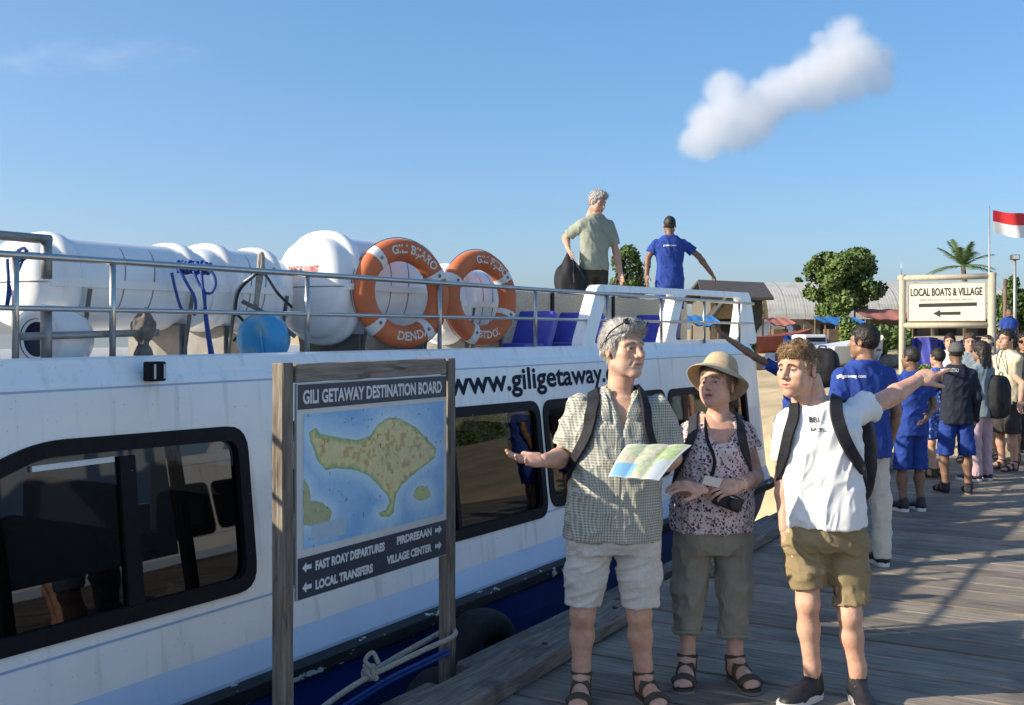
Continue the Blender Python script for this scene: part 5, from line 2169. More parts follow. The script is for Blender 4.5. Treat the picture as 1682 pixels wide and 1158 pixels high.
class Person:
    def __init__(self, label, Y, px, z0, h=.007, hh=.0035, group=None, skin=(.42, .25, .17), scale=1.0):
        self.Y, self.h, self.hh, self.skin = Y, h, hh, np.array(skin)
        self.base = Vector(((px - CX) * Y / FPX, Y, z0))
        self.t = thing('person', self.base, label, 'person', group)
        self.body = []
        self.k = Y / FPX      # metres per pixel
        self.M = Matrix.Translation(self.base)

    def p(self, px, py, dy=0.0):
        w = W(px, py, self.Y + dy) - self.base
        return np.array([w.x, w.y, w.z])

    def sec(self, rows, cy=0.0):
        """(py, pxl, pxr, half depth[, dy]) rows -> loft sections"""
        out = []
        for r_ in rows:
            py, a, b, ry = r_[:4]
            dy = r_[4] if len(r_) > 4 else 0
            c = self.p((a + b) / 2, py)
            out.append((c[2], c[0], cy + dy, (b - a) / 2 * self.k, ry))
        return out

    def field(self, pts, m, h=None):
        A = np.array(pts)
        return Field(A.min(0) - m, A.max(0) + m, h or self.h)

    def add(self, v, f, c=None):
        self.body.append((v, f, self.skin if c is None else c))

    def head(self, px, py, dy, yaw, pitch=0, roll=0, scale=1.0, hair='short', hcol=((.02, .016, .014), (.05, .04, .035)), beard=None, age=0,
             brow=(.10, .07, .05), female=False, iris=(.045, .03, .02), gaze=(0, 0), ears=True, seed=1):
        c = self.p(px, py, dy)
        Rm = rot_head(yaw, pitch, roll)
        self.HM = self.M @ Matrix.Translation(Vector(c)) @ Rm @ Matrix.Scale(scale, 4)
        v, f, col = head_mesh(self.hh, self.skin, age, beard, brow, female, ears)
        A = np.array(Rm.to_3x3()) * scale
        head_cache = (v, f)
        self.add(v @ A.T + c, f, col)
        self.headc, self.headR, self.headS = c, A, scale
        if self.hh < .007:
            for s in (-1, 1):
                v, f, col = eye_mesh(s, iris, gaze)
                mk('eye', v, np.array(f), m_eyew, self.t, self.HM, smooth=True, col=col)
        if self.hh < .004:
            hb = bvh_of(*head_cache[:2])
            rs = np.random.RandomState(seed)
            V, Q = [], []
            for s in (-1, 1):
                for i in range(130):
                    a = rs.rand()
                    xx = .011 + .042 * a
                    zz = .0275 - (xx - .026) ** 2 * 18 + rs.uniform(-.004, .004) * (1 - .5 * a)
                    co, no, _, _ = hb.find_nearest(Vector((s * xx, -.09, zz)))
                    d = (Vector((s * (.5 + a), .2, .75 - 1.1 * a)) + no * .25).normalized() * rs.uniform(.006, .010)
                    sd = d.cross(no).normalized() * .0006
                    k = len(V)
                    V += [tuple(co - sd), tuple(co + sd), tuple(co + d + no * .001)]
                    Q.append((k, k + 1, k + 2))
            mk('eyebrow', V, Q, m_hair, self.t, self.HM, col=np.repeat(np.array(brow)[None], len(V), 0))
        if hair:
            v, f, col = hair_mesh(self.hh, hair, hcol, seed)
            mk('hair', v, f, m_hair, self.t, self.HM, smooth=True, col=col)

    def arm(self, F, sh, el, wr, r=(.050, .042, .030)):
        F.cone(sh, el, r[0], r[1], .03)
        mid = sh + (el - sh) * .5
        e2 = el + (wr - el) * .28
        F.cone(el, e2, r[1] * .95, r[1] * 1.03, .02)
        F.cone(e2, wr, r[1] * 1.03, r[2], .02, flat=None)

    def leg(self, F, hip, kn, an, r=(.082, .056, .036), calf=.058, cap=True):
        F.cone(hip, kn, r[0], r[1], .03)
        c = kn + (an - kn) * .36 + np.array([0, .014, 0])
        F.cone(kn, c, r[1] * .98, calf, .03)
        F.cone(c, an + np.array([0, 0, .04]), calf, r[2], .03)
        F.cone(an + np.array([0, 0, .06]), an, r[2], r[2] * 1.0, .02)
        if cap:
            F.ell(kn + np.array([0, -.024, .005]), (.026, .028, .034), .03)

    def done(self):
        v, f, c = cat(self.body)
        mt = vnoise(v, (17, 17, 17), 21) * .10 + vnoise(v, (60, 60, 60), 22) * .07
        c = np.clip(c * (1 + np.stack([mt * .5, mt * 1.1, mt * 1.2], 1)), 0, 1)
        return mk('body', v, f, m_skin, self.t, self.M, smooth=True, col=c)

    def cloth(self, name, F, m, folds=((18, 18, 6), .006), seed=0, col=None, it=2):
        v, f = F.net()
        v = relax(v, f, it, .5)
        n = vnormals(v, f)
        fr, amp = folds
        w1 = v + np.stack([v[:, 2] * .25 * math.sin(seed), v[:, 2] * .1, v[:, 0] * .5 * math.cos(seed)], 1)
        r1 = (1 - np.abs(vnoise(w1, fr, seed))) ** 2.5
        r2 = (1 - np.abs(vnoise(w1, tuple(q * 1.9 for q in fr), seed + 3))) ** 3
        d = (r1 - .45) * amp * 1.5 + (r2 - .35) * amp * .7
        v = v + n * d[:, None]
        o = mk(name, v, f, m, self.t, self.M, smooth=True)
        return o, bvh_of(v, f)

    def part(self, name, v, f, m, parent=None, smooth=False):
        return mk(name, v, f, m, parent or self.t, self.M, smooth)


def make_feet(P, spots, kind, mats, toe_scale=1.0):
    """spots: (heel point, toe direction); kind sandal / sneaker / bare"""
    for heel, td in spots:
        heel = np.array(heel, float)
        a = math.atan2(td[0], -td[1])
        Rm = np.array(Matrix.Rotation(a, 3, 'Z'))
        z0 = 0.0
        if kind in ('sandal', 'bare'):
            hh = min(P.h, .006)
            F = foot_field(hh)
            for i, (x, y, r) in enumerate(((-.03, -.200, .0125), (-.008, -.208, .0095), (.009, -.203, .009), (.024, -.195, .0085), (.037, -.183, .008))):
                sx = 1 if td[0] >= 0 else -1
                F.cone((x * -sx if False else x, y + .04, .018), (x, y, .013), r, r, .006)
            sole = .022 if kind == 'sandal' else .0
            v, f = F.net()
            off = np.array([heel[0], heel[1], z0 + sole])
            P.add(v @ Rm.T + off, f)
            if kind == 'sandal':
                out = [(.038, .035), (.043, 0), (.036, -.06), (.044, -.12), (.056, -.165), (.050, -.205), (.02, -.228), (-.02, -.232), (-.046, -.21), (-.052, -.165),
                       (-.042, -.12), (-.034, -.06), (-.042, 0), (-.036, .035), (-.018, .055), (.018, .055)]
                out = [tuple(q) for q in round_poly(out, .02, 2)]

                def fm(x, y, hgt):
                    q = Rm @ np.array([x, y, 0])
                    return (q[0] + heel[0], q[1] + heel[1], hgt)
                v, f = prism(out, .002, .012, fm)
                so = fixn(P.part('sandal', v, f, mats[1]))
                v, f = prism([(x * .97, y * .97) for x, y in out], .0121, .0225, fm)
                fixn(P.part('footbed', v, f, mats[0], so))
                for y0, y1, zt in ((-.185, -.145, .2), (-.085, -.05, .2), (.012, .05, .2)):
                    F2 = foot_field(hh)
                    F2.F = np.abs(F2.F - .003) - .0045
                    X, Y_, Z = np.meshgrid(*F2.ax, indexing='ij')
                    sl = np.maximum(np.maximum(Y_ - y1, y0 - Y_), np.maximum(Z - (.10 if y0 > 0 else .085 + (y1 + .05) * .0), -Z))
                    F2.F = np.maximum(F2.F, sl).astype(np.float32)
                    v, f = F2.net()
                    if len(v):
                        v = v + np.array([0, 0, sole])
                        P.part('strap', v @ Rm.T + np.array([heel[0], heel[1], 0]), f, mats[0], so, True)
                # ankle strap
                pts = [Rm @ np.array([.044 * math.sin(q), .004 - .043 * math.cos(q), .098 + .008 * math.cos(q)]) + np.array([heel[0], heel[1], sole]) for q in np.linspace(0, 2 * math.pi, 25)[:-1]]
                v, f = tube(pts, .009, 6, closed=True)
                P.part('strap', v, f, mats[0], so, True)
        else:
            hh = min(P.h, .006)
            F = Field((-.09, -.30, -.02), (.09, .10, .16), hh)
            F.ell((0, 0, .045), (.040, .052, .048), .02)
            F.cone((0, 0, .05), (.004, -.13, .038), .042, .040, .03, flat=((0, 0, 1), .95))
            F.ell((.004, -.17, .034), (.049, .068, .032), .03)
            F.cone((0, .012, .06), (0, .008, .105), .043, .044, .02)
            F.cone((0, -.035, .075), (0, -.10, .062), .032, .030, .02)
            F.fn((-.2, -.4, -.1), (.2, .2, .02), lambda x, y, z: z - .012, 0, 'sub')
            F.cone((0, .002, .10), (0, -.004, .16), .037, .037, 0, 'sub')
            v, f = F.net()
            v = relax(v, f, 1, .4)
            so = P.part('sneaker', v @ Rm.T + np.array([heel[0], heel[1], 0]), f, mats[0], None, True)
            out = [(.042, .03), (.046, -.03), (.044, -.10), (.056, -.155), (.053, -.20), (.034, -.238), (0, -.248), (-.034, -.236), (-.052, -.20), (-.054, -.155), (-.042, -.10),
                   (-.044, -.03), (-.042, .03), (-.026, .054), (.026, .054)]
            out = [tuple(q) for q in round_poly(out, .03, 3)]

            def fm2(x, y, hgt):
                q = Rm @ np.array([x, y, 0])
                return (q[0] + heel[0], q[1] + heel[1], hgt)
            v, f = prism(out, .001, .033, fm2)
            fixn(P.part('sole', v, f, mats[1], so))
            for k, y in enumerate((-.060, -.078, -.096, -.114)):
                pts = [fm2(x, y + (.008 if x * (-1) ** k > 0 else -.008), .098 - (x / .03) ** 2 * .012 + (y + .05) * .32) for x in (-.03, -.015, 0, .015, .03)]
                v, f = tube(pts, .0035, 5)
                P.part('lace', v, f, mats[2], so)


exec_people = True
# ---- patterned cloth
def pattern_shirt():
    m = fabric('sage_pattern_shirt', (.48, .475, .405), weave=300)
    nt = m.node_tree
    p = nt.nodes['Principled BSDF']
    src = p.inputs['Base Color'].links[0].from_socket
    tc = nt.nodes.new('ShaderNodeTexCoord')
    sep = nt.nodes.new('ShaderNodeSeparateXYZ')
    nt.links.new(tc.outputs['Object'], sep.inputs[0])

    def mth(op, a, b=None):
        n = nt.nodes.new('ShaderNodeMath')
        n.operation = op
        for i, q in enumerate((a, b)):
            if q is None:
                continue
            if isinstance(q, (int, float)):
                n.inputs[i].default_value = q
            else:
                nt.links.new(q, n.inputs[i])
        return n.outputs[0]
    k = 2 * math.pi / .025
    u = mth('ADD', mth('MULTIPLY', sep.outputs[0], 1.0), mth('MULTIPLY', sep.outputs[1], .6))
    a = mth('SINE', mth('MULTIPLY', mth('ADD', u, sep.outputs[2]), k))
    b = mth('SINE', mth('MULTIPLY', mth('SUBTRACT', u, sep.outputs[2]), k))
    w = mth('MULTIPLY', a, b)
    mr = nt.nodes.new('ShaderNodeMapRange')
    mr.inputs[1].default_value = -.15
    mr.inputs[2].default_value = .35
    nt.links.new(w, mr.inputs[0])
    mx = nt.nodes.new('ShaderNodeMix')
    mx.data_type = 'RGBA'
    nt.links.new(mr.outputs[0], mx.inputs[0])
    nt.links.new(src, mx.inputs[6])
    mx.inputs[7].default_value = (.22, .23, .19, 1)
    nt.links.new(mx.outputs[2], p.inputs['Base Color'])
    return m


def flower_shirt(name, base, dots, scale=42, thr=.33):
    m = fabric(name, base, weave=260)
    nt = m.node_tree
    p = nt.nodes['Principled BSDF']
    src = p.inputs['Base Color'].links[0].from_socket
    tc = nt.nodes.new('ShaderNodeTexCoord')
    nz = nt.nodes.new('ShaderNodeTexNoise')
    nz.inputs['Scale'].default_value = 60
    va = nt.nodes.new('ShaderNodeVectorMath')
    va.operation = 'MULTIPLY_ADD'
    nt.links.new(tc.outputs['Object'], nz.inputs['Vector'])
    nt.links.new(nz.outputs['Color'], va.inputs[0])
    va.inputs[1].default_value = (.022, .022, .022)
    nt.links.new(tc.outputs['Object'], va.inputs[2])
    vo = nt.nodes.new('ShaderNodeTexVoronoi')
    vo.inputs['Scale'].default_value = scale
    nt.links.new(va.outputs[0], vo.inputs['Vector'])
    mr = nt.nodes.new('ShaderNodeMapRange')
    mr.inputs[1].default_value = thr
    mr.inputs[2].default_value = thr + .06
    mr.inputs[3].default_value = 1
    mr.inputs[4].default_value = 0
    nt.links.new(vo.outputs['Distance'], mr.inputs[0])
    rp_ = nt.nodes.new('ShaderNodeValToRGB')
    rp_.color_ramp.interpolation = 'CONSTANT'
    els = rp_.color_ramp.elements
    els[0].color = tuple(dots[0]) + (1,)
    els[1].color = tuple(dots[1]) + (1,)
    els[1].position = .4
    e = els.new(.72)
    e.color = tuple(dots[2]) + (1,)
    sp_ = nt.nodes.new('ShaderNodeSeparateColor')
    nt.links.new(vo.outputs['Color'], sp_.inputs[0])
    nt.links.new(sp_.outputs[0], rp_.inputs[0])
    mx = nt.nodes.new('ShaderNodeMix')
    mx.data_type = 'RGBA'
    nt.links.new(mr.outputs[0], mx.inputs[0])
    nt.links.new(src, mx.inputs[6])
    nt.links.new(rp_.outputs[0], mx.inputs[7])
    nt.links.new(mx.outputs[2], p.inputs['Base Color'])
    return m


m_pack = fabric('black_nylon', (.016, .017, .021), rough=.6, var=.25, weave=220, bump=.4)
m_packg = fabric('charcoal_nylon', (.035, .036, .042), rough=.65, var=.25, weave=220, bump=.4)
m_linen = fabric('pale_linen', (.62, .59, .52), var=.08, scale=30, weave=180, bump=.45)
m_olive = fabric('olive_cotton', (.27, .255, .20), var=.1, weave=200, bump=.4)
m_khaki = fabric('khaki_cotton', (.27, .21, .115), var=.09, weave=220, bump=.35)
m_tee = fabric('white_cotton', (.74, .74, .73), var=.03, weave=300)
m_sandal = fabric('olive_sandal_webbing', (.075, .065, .045), var=.2, weave=160)
m_sole = mat('grey_rubber_sole', (.22, .20, .17), rough=.8, var=.2)
m_blk = mat('black_shoe', (.014, .014, .016), rough=.55, var=.3, scale=40, bump=.2)
m_wsole = mat('white_shoe_sole', (.66, .65, .62), rough=.6, var=.08)
m_lace = mat('dark_lace', (.10, .10, .10), rough=.8)
m_horn = mat('shirt_button', (.55, .52, .44), rough=.4)
m_polo = fabric('royal_blue_polo', (.026, .060, .27), var=.10, weave=240)
m_bshort = fabric('royal_blue_shorts', (.024, .058, .26), var=.12, weave=240)
V3 = lambda a: Vector([float(q) for q in a])


def sleeve(F, sh, el, q, r0, r1, cav):
    """short sleeve to fraction q of the upper arm, open at its end, joined to the body of the garment"""
    e = sh + (el - sh) * q
    d = nmat(el - sh)
    lo, hi = np.minimum(sh, e) - .16, np.maximum(sh, e) + .16
    F2 = Field(lo, hi, F.h)
    F2.lo = F.lo + np.round((lo - F.lo) / F.h) * F.h
    F2.ax = [F2.lo[i] + F.h * np.arange(F2.F.shape[i], dtype=np.float32) for i in range(3)]
    F2.cone(sh, e, r0, r1, .0)
    F2.cone(e, e + d * .1, r1, r1, .0)
    X, Y_, Z = np.meshgrid(*F2.ax, indexing='ij')
    F2.F = np.maximum(F2.F, (X - e[0]) * d[0] + (Y_ - e[1]) * d[1] + (Z - e[2]) * d[2])
    F2.cone(e - d * .045, e + d * .12, cav, cav, 0, 'sub')
    i0 = np.round((F2.lo - F.lo) / F.h).astype(int)
    sa, sb = [], []
    for i in range(3):
        a0, a1 = max(0, i0[i]), min(F.F.shape[i], i0[i] + F2.F.shape[i])
        sa.append(slice(a0, a1))
        sb.append(slice(a0 - i0[i], a1 - i0[i]))
    F._op(tuple(sa), F2.F[tuple(sb)], .035, 'add')


def hem_cut(F, e, d, rad):
    """flat cut of a leg or sleeve at e, facing d, within rad of e"""
    e, d = np.array(e), nmat(np.array(d))
    F.fn(tuple(e - rad), tuple(e + rad), lambda x, y, z: np.maximum(-((x - e[0]) * d[0] + (y - e[1]) * d[1] + (z - e[2]) * d[2]),
         np.sqrt((x - e[0]) ** 2 + (y - e[1]) ** 2 + (z - e[2]) ** 2) - rad), 0, 'sub')


def trousers(P, name, m, waist, legs, folds, seed=0, k=.03, h=None):
    """waist rows (py, pxl, pxr, ry); legs: list of chains of (point, radius), last = hem"""
    S = P.sec(waist)
    pts = [np.array([s[1] - s[3], s[2] - s[4], s[0]]) for s in S] + [np.array([s[1] + s[3], s[2] + s[4], s[0]]) for s in S]
    pts += [q[0] for L in legs for q in L]
    F = P.field(pts, .16, h)
    F.loft(S, .02, 2.3)
    for L in legs:
        for (a, ra), (b, rb) in zip(L[:-1], L[1:]):
            F.cone(a, b, ra, rb, k)
    for L in legs:
        e, re = L[-1]
        d = nmat(e - L[-2][0])
        hem_cut(F, e, d, re * 1.6)
        F.cone(e - d * .05, e + d * .05, re - .014, re - .012, .0, 'sub')
    return P.cloth(name, F, m, folds, seed)


def backpack(name, label, c, size, yaw, m, straps=None, P=None, pocket=True, group=None):
    """rounded pack: c = centre (world), size (w, d, h)"""
    t = thing(name, (c[0], c[1], c[2] - size[2] / 2), label, 'backpack', group)
    w, d, h = size
    F = Field((-w * .7, -d * .8, -h * .6), (w * .7, d * .9, h * .6), .008)
    F.ell((0, 0, 0), (w / 2, d / 2, h / 2), .01, p=3.2)
    if pocket:
        F.ell((0, d * .42, -h * .16), (w * .36, d * .22, h * .26), .02, p=3)
    v, f = F.net()
    v = v + vnormals(v, f) * (vnoise(v, (22, 22, 14), 5) * .007)[:, None]
    M = Matrix.Translation(Vector(c)) @ Matrix.Rotation(yaw, 4, 'Z')
    mk('bag_body', v, f, m, t, M, smooth=True)
    v, f = tube(spline([(-.03, -d * .2, h * .49), (-.03, -d * .2, h * .55), (.03, -d * .2, h * .55), (.03, -d * .2, h * .49)], 5), .007, 6)
    mk('grab_handle', v, f, m, t, M)
    for s_, M_ in straps or []:
        mk('shoulder_strap', s_[0], s_[1], m, t, M_)
    return t


# ================================================================== the older man with the map
P = Person('older man in sage patterned shirt and pale shorts, palm raised, holding a map', 5.0, 1005, 0.0, .0062, .0030, skin=(.60, .345, .235))
shA, elA, wrA = P.p(954, 671, .02), P.p(925, 752, .03), P.p(893, 757, -.20)
shB, elB, wrB = P.p(1080, 671, .02), P.p(1104, 752, .05), P.p(1074, 772, -.03)
hipA, knA, anA = P.p(972, 900, 0), P.p(957, 1008, -.01), P.p(955, 1126, .02)
hipB, knB, anB = P.p(1040, 900, 0), P.p(1050, 1008, -.01), P.p(1057, 1126, .02)
anA[2] = anB[2] = .10
body_rows = [(865, 938, 1078, .135), (800, 943, 1076, .145, -.01), (740, 948, 1078, .135), (700, 958, 1076, .115), (672, 972, 1064, .088, .01), (652, 994, 1044, .06, .015)]
F = P.field([shA, shB, elA, elB, wrA, wrB, hipA, hipB, anA, anB, P.p(1018, 620)], .13)
F.loft(P.sec(body_rows), .02)
F.cone(P.p(1018, 660, .03), P.p(1023, 610, .01), .062, .054, .03)
P.arm(F, shA, elA, wrA, (.052, .044, .031))
P.arm(F, shB, elB, wrB, (.052, .044, .031))
P.leg(F, hipA, knA, anA, (.080, .055, .040), .053)
P.leg(F, hipB, knB, anB, (.080, .055, .040), .053)
v, f = F.net()
P.add(relax(v, f, 1, .4), f)
P.head(1024, 575, 0.0, R(-36), R(3), R(0), 1.06, 'grey', ((.26, .25, .23), (.62, .59, .53)), beard=(.55, .52, .48), age=1, iris=(.10, .13, .16), brow=(.34, .28, .22), gaze=(.3, 0), seed=3)
hv, hf = hand_mesh(.0028, wrA, (-.80, -.50, .05), (.15, -.42, .9), 1, (.18, .22, .32, .42), .2, (.5, .9, .35), .05, 1.05)
P.add(hv, hf)
hv, hf = hand_mesh(.0035, wrB, (-.95, -.25, -.05), (-.1, -.9, .2), -1, (.4, .4, .4, .4), .1)
P.add(hv, hf)
make_feet(P, [((anA[0], anA[1], 0), (-.15, -1)), ((anB[0], anB[1], 0), (.25, -1))], 'sandal', (m_sandal, m_sole))
P.done()
# shirt
m_shirt1 = pattern_shirt()
rows = [(882, 927, 1083, .152, -.012), (850, 928, 1085, .160, -.012), (800, 934, 1084, .162, -.014), (745, 940, 1086, .150, -.005), (700, 944, 1088, .133), (672, 952, 1080, .112, .008), (652, 976, 1060, .085, .015), (638, 992, 1046, .068, .02)]
F = P.field([shA, shB, elA, elB, P.p(1005, 900), P.p(1018, 615)], .17)
F.loft(P.sec(rows), .02, 2.35)
sleeve(F, shA, elA, .80, .066, .074, .058)
sleeve(F, shB, elB, .85, .066, .074, .058)
# open neck
nk = P.p(1020, 650, .02)
vb = P.p(1017, 715)
vt = P.p(1021, 640)


def vneck(x, y, z):
    q = np.clip((z - vb[2]) / (vt[2] - vb[2]), -.2, 1.2)
    return np.maximum(np.maximum(np.abs(x - (vb[0] + (vt[0] - vb[0]) * q)) - (.058 * q - .001), y + .0), vb[2] - z)


F.fn((nk[0] - .2, -.35, vb[2] - .03), (nk[0] + .2, .05, vt[2] + .12), vneck, .006, 'sub')
F.cone(nk + np.array([0, 0, -.02]), nk + np.array([.02, -.02, .14]), .069, .072, .0, 'sub')
# collar stand and flaps


def collar(x, y, z):
    q = np.clip((z - nk[2]) / .07, 0, 1)
    cx, cy = nk[0] + .012 * q, nk[1] - .012 * q
    rr = np.sqrt((x - cx) ** 2 + ((y - cy) / 1.0) ** 2)
    sh_ = np.abs(rr - (.090 - .012 * q)) - .0055
    gap = .030 + .045 * np.clip((nk[2] + .05 - z) / .09, 0, 1) * 0 + .018
    fr_ = np.where(y < cy, gap - np.abs(x - cx), -1)
    return np.maximum(np.maximum(sh_, fr_), np.maximum(z - nk[2] - .045 + .25 * np.clip(cy - y, 0, .1) * 0, nk[2] - .045 - 0.3 * np.clip(cy - y, 0, .1) - z))


shirt, bv = P.cloth('shirt', F, m_shirt1, ((16, 16, 7), .009), 2)
for s_ in (-1, 1):
    cpts = [V3(P.p(1019, 628, .10)), V3(P.p(1019 + s_ * 24, 634, .06)), V3(P.p(1020 + s_ * 30, 648, -.02)), V3(P.p(1019 + s_ * 26, 664, -.10)), V3(P.p(1018 + s_ * 21, 684, -.16))]
    v, f = ribbon(bv, cpts, .040, .008, .005)
    P.part('collar', v, f, m_shirt1, shirt)
# placket and buttons
v, f = ribbon(bv, [V3(P.p(1017, 716, -.16)), V3(P.p(1014, 790, -.2)), V3(P.p(1012, 872, -.2))], .026, .001, .003)
P.part('placket', v, f, m_shirt1, shirt)
for py in (735, 775, 815, 852):
    co, no, _, _ = bv.find_nearest(V3(P.p(1015 - (py - 730) * .02, py, -.2)))
    v, f = ico(.0055, 1, co + no * .005, (1, 1, 1))
    P.part('button', v, f, m_horn, shirt)
# chest pocket with folded sunglasses cord
gx, gf = grid(8, 8)
v = decal(bv, [((a - .5) * .10, (b - .5) * .115, 0) for a, b in gx], P.p(1058, 716, -.2), (1, 0, 0), (0, 0, 1), (0, 1, 0), .004)
P.part('chest_pocket', v, [tuple(q) for q in gf], m_shirt1, shirt)
shorts, _ = trousers(P, 'shorts', m_linen, [(846, 932, 1082, .135), (870, 931, 1085, .142), (888, 931, 1086, .142), (905, 936, 1082, .125)],
                     [[(P.p(969, 895), .104), (P.p(962, 940), .098), (P.p(958, 993, -.005), .082)], [(P.p(1045, 895), .104), (P.p(1050, 940), .098), (P.p(1053, 995, -.005), .084)]],
                     ((10, 10, 22), .007), 4)
# backpack with straps
sA = ribbon(bv, [V3(P.p(972, 640, .10)), V3(P.p(972, 634, .02)), V3(P.p(964, 650, -.10)), V3(P.p(955, 690, -.18)), V3(P.p(945, 740, -.14)), V3(P.p(938, 775, -.02)), V3(P.p(940, 790, .10))], .062, .010, .010)
sB = ribbon(bv, [V3(P.p(1058, 640, .10)), V3(P.p(1058, 634, .02)), V3(P.p(1066, 650, -.10)), V3(P.p(1074, 690, -.18)), V3(P.p(1080, 740, -.14)), V3(P.p(1088, 775, .0))], .058, .010, .010)
pc = P.base + Vector(P.p(1003, 730, .24))
backpack('backpack', 'black backpack worn by the older man in the patterned shirt', pc, (.30, .17, .46), 0, m_pack, [(sA, P.M), (sB, P.M)])
MAN1 = P
# sunglasses pushed up on the hair
m_sg = mat('dark_sunglass_lens', (.012, .012, .014), rough=.12, var=.1)
sgl = thing('sunglasses', P.base + Vector(P.headc) + Vector((0, 0, .1)), 'dark sunglasses pushed up on the grey hair of the man with the map', 'sunglasses')
HM = P.HM
for s in (-1, 1):
    poly = round_poly([(s * .006, 0), (s * .062, .004), (s * .058, .036), (s * .012, .034)], .014, 3)
    MM = HM @ Matrix.Translation((.006, -.088, .112)) @ Matrix.Rotation(R(-50), 4, 'X')
    v, f = prism(poly, -.003, .003, lambda x, y, hgt: (x, hgt + .25 * x * x * 8, y))
    mk('lens', v, f, m_sg, sgl, MM)
    v, f = tube(spline([(s * .068, -.088, .116), (s * .094, -.03, .080), (s * .092, .02, .035), (s * .086, .05, .012)], 5), .0034, 6)
    mk('temple_arm', v, f, m_sg, sgl, HM)
v, f = tube([(-.008, -.094, .118), (.02, -.094, .118)], .003, 6)
mk('bridge', v, f, m_sg, sgl, HM)

# ================================================================== folded paper map
Cq = [P.p(999, 783, -.30), P.p(1082, 789, -.34), P.p(1136, 731, -.20), P.p(1030, 730, -.22)]
Pg, gf = grid(50, 34)
m_paper = mat('printed_paper_map', (1, 1, 1), rough=.6, var=.06, scale=50, attr='Col')
vv = []
for u, w in Pg:
    a = Cq[0] * (1 - u) * (1 - w) + Cq[1] * u * (1 - w) + Cq[2] * u * w + Cq[3] * (1 - u) * w
    a = a + np.array([0, -.003, .004]) * abs(math.sin(u * math.pi * 3)) + np.array([0, 0, .012]) * math.sin(w * math.pi)
    vv.append(a)
n1 = vnoise(np.c_[Pg * 5, np.zeros(len(Pg))], (1.6, 1, 1), 3)
n2 = vnoise(np.c_[Pg * 22, np.zeros(len(Pg))], (1.6, 1, 1), 5)
col = np.where((n1 > .1)[:, None], np.array([.50, .54, .36]), np.array([.60, .57, .42])) * (1 + n2[:, None] * .3)
col = np.where(((Pg[:, 0] > .62) & (Pg[:, 1] > .5) & (n1 > -.3))[:, None], np.array([.42, .52, .26]) * (1 + n2[:, None] * .25), col)
col = np.where(((Pg[:, 0] < .42) & (Pg[:, 1] < .34))[:, None], np.array([.22, .46, .68]), col)
col = np.where(((Pg[:, 0] > .72) & (Pg[:, 1] < .45))[:, None], np.array([.46, .52, .56]), col)
bor = (np.minimum(np.minimum(Pg[:, 0], 1 - Pg[:, 0]), np.minimum(Pg[:, 1], 1 - Pg[:, 1])) < .03)[:, None]
col = np.where(bor, np.array([.70, .70, .66]), col)
vv = np.array(vv)
nv = len(vv)
bk = vv + np.array([0, .002, -.003])
mp_ = mk('paper_map', np.concatenate([vv, bk]), np.concatenate([gf, gf[:, ::-1] + nv]), m_paper, None, P.M, smooth=True, col=np.concatenate([col, np.full((nv, 3), .6)]))
tag(mp_, 'unfolded paper tourist map held between the older man and the woman', 'paper map')

# ================================================================== the woman in the hat
P = Person('woman in straw sun hat and flowered blouse with rolled olive trousers', 5.28, 1170, 0.0, .0060, .0030, skin=(.62, .37, .265))
shA, elA, wrA = P.p(1134, 709, .02), P.p(1122, 800, -.04), P.p(1148, 803, -.30)
shB, elB, wrB = P.p(1220, 709, .02), P.p(1241, 782, .0), P.p(1213, 798, -.22)
hipA, knA, anA = P.p(1142, 880), P.p(1132, 990, -.01), P.p(1129, 1085, .01)
hipB, knB, anB = P.p(1198, 880), P.p(1206, 990, -.01), P.p(1208, 1092, .0)
anA[2] = anB[2] = .10
F = P.field([shA, shB, elA, elB, wrA, wrB, hipA, hipB, anA, anB, P.p(1178, 650)], .12)
F.loft(P.sec([(860, 1112, 1230, .125), (800, 1118, 1226, .125), (755, 1122, 1224, .12, -.005), (712, 1124, 1226, .105), (690, 1135, 1216, .08, .012), (680, 1155, 1200, .058, .018)]), .02)
F.cone(P.p(1180, 695, .03), P.p(1180, 650, .01), .055, .048, .025)
P.arm(F, shA, elA, wrA, (.044, .037, .027))
P.arm(F, shB, elB, wrB, (.044, .039, .027))
P.leg(F, hipA, knA, anA, (.07, .046, .034), .047, False)
P.leg(F, hipB, knB, anB, (.07, .046, .034), .047, False)
v, f = F.net()
P.add(relax(v, f, 1, .4), f)
P.head(1177, 634, -.01, R(34), R(13), R(-4), .97, 'short', ((.13, .10, .07), (.34, .28, .21)), age=1, brow=(.30, .20, .14), female=True, gaze=(-.2, .25), seed=5)
hv, hf = hand_mesh(.0028, wrA, (-.90, -.42, .25), (.0, .5, -.8), 1, (.35, .4, .45, .5), .06, (.75, .55, -.35), .3, .95)
P.add(hv, hf)
hv, hf = hand_mesh(.0028, wrB, (-.93, -.35, -.12), (.05, .75, -.55), -1, (.5, .55, .6, .65), .05, (.8, .6, -.2), .35, .95)
P.add(hv, hf)
make_feet(P, [((anA[0], anA[1], 0), (-.28, -1)), ((anB[0], anB[1], 0), (.22, -1))], 'sandal', (m_sandal, m_sole))
P.done()
m_flow = flower_shirt('flowered_blouse', (.64, .55, .54), ((.06, .045, .08), (.22, .09, .12), (.36, .20, .23)), 66, .40)
F = P.field([shA, shB, elA, elB, P.p(1170, 880), P.p(1180, 660)], .16)
F.loft(P.sec([(870, 1101, 1233, .15), (835, 1101, 1236, .158), (800, 1107, 1233, .15), (760, 1114, 1228, .148, -.012), (735, 1117, 1228, .142, -.014), (712, 1121, 1229, .115), (694, 1134, 1220, .090, .012), (680, 1154, 1203, .066, .02)]), .02, 2.3)
sleeve(F, shA, elA, .40, .057, .062, .050)
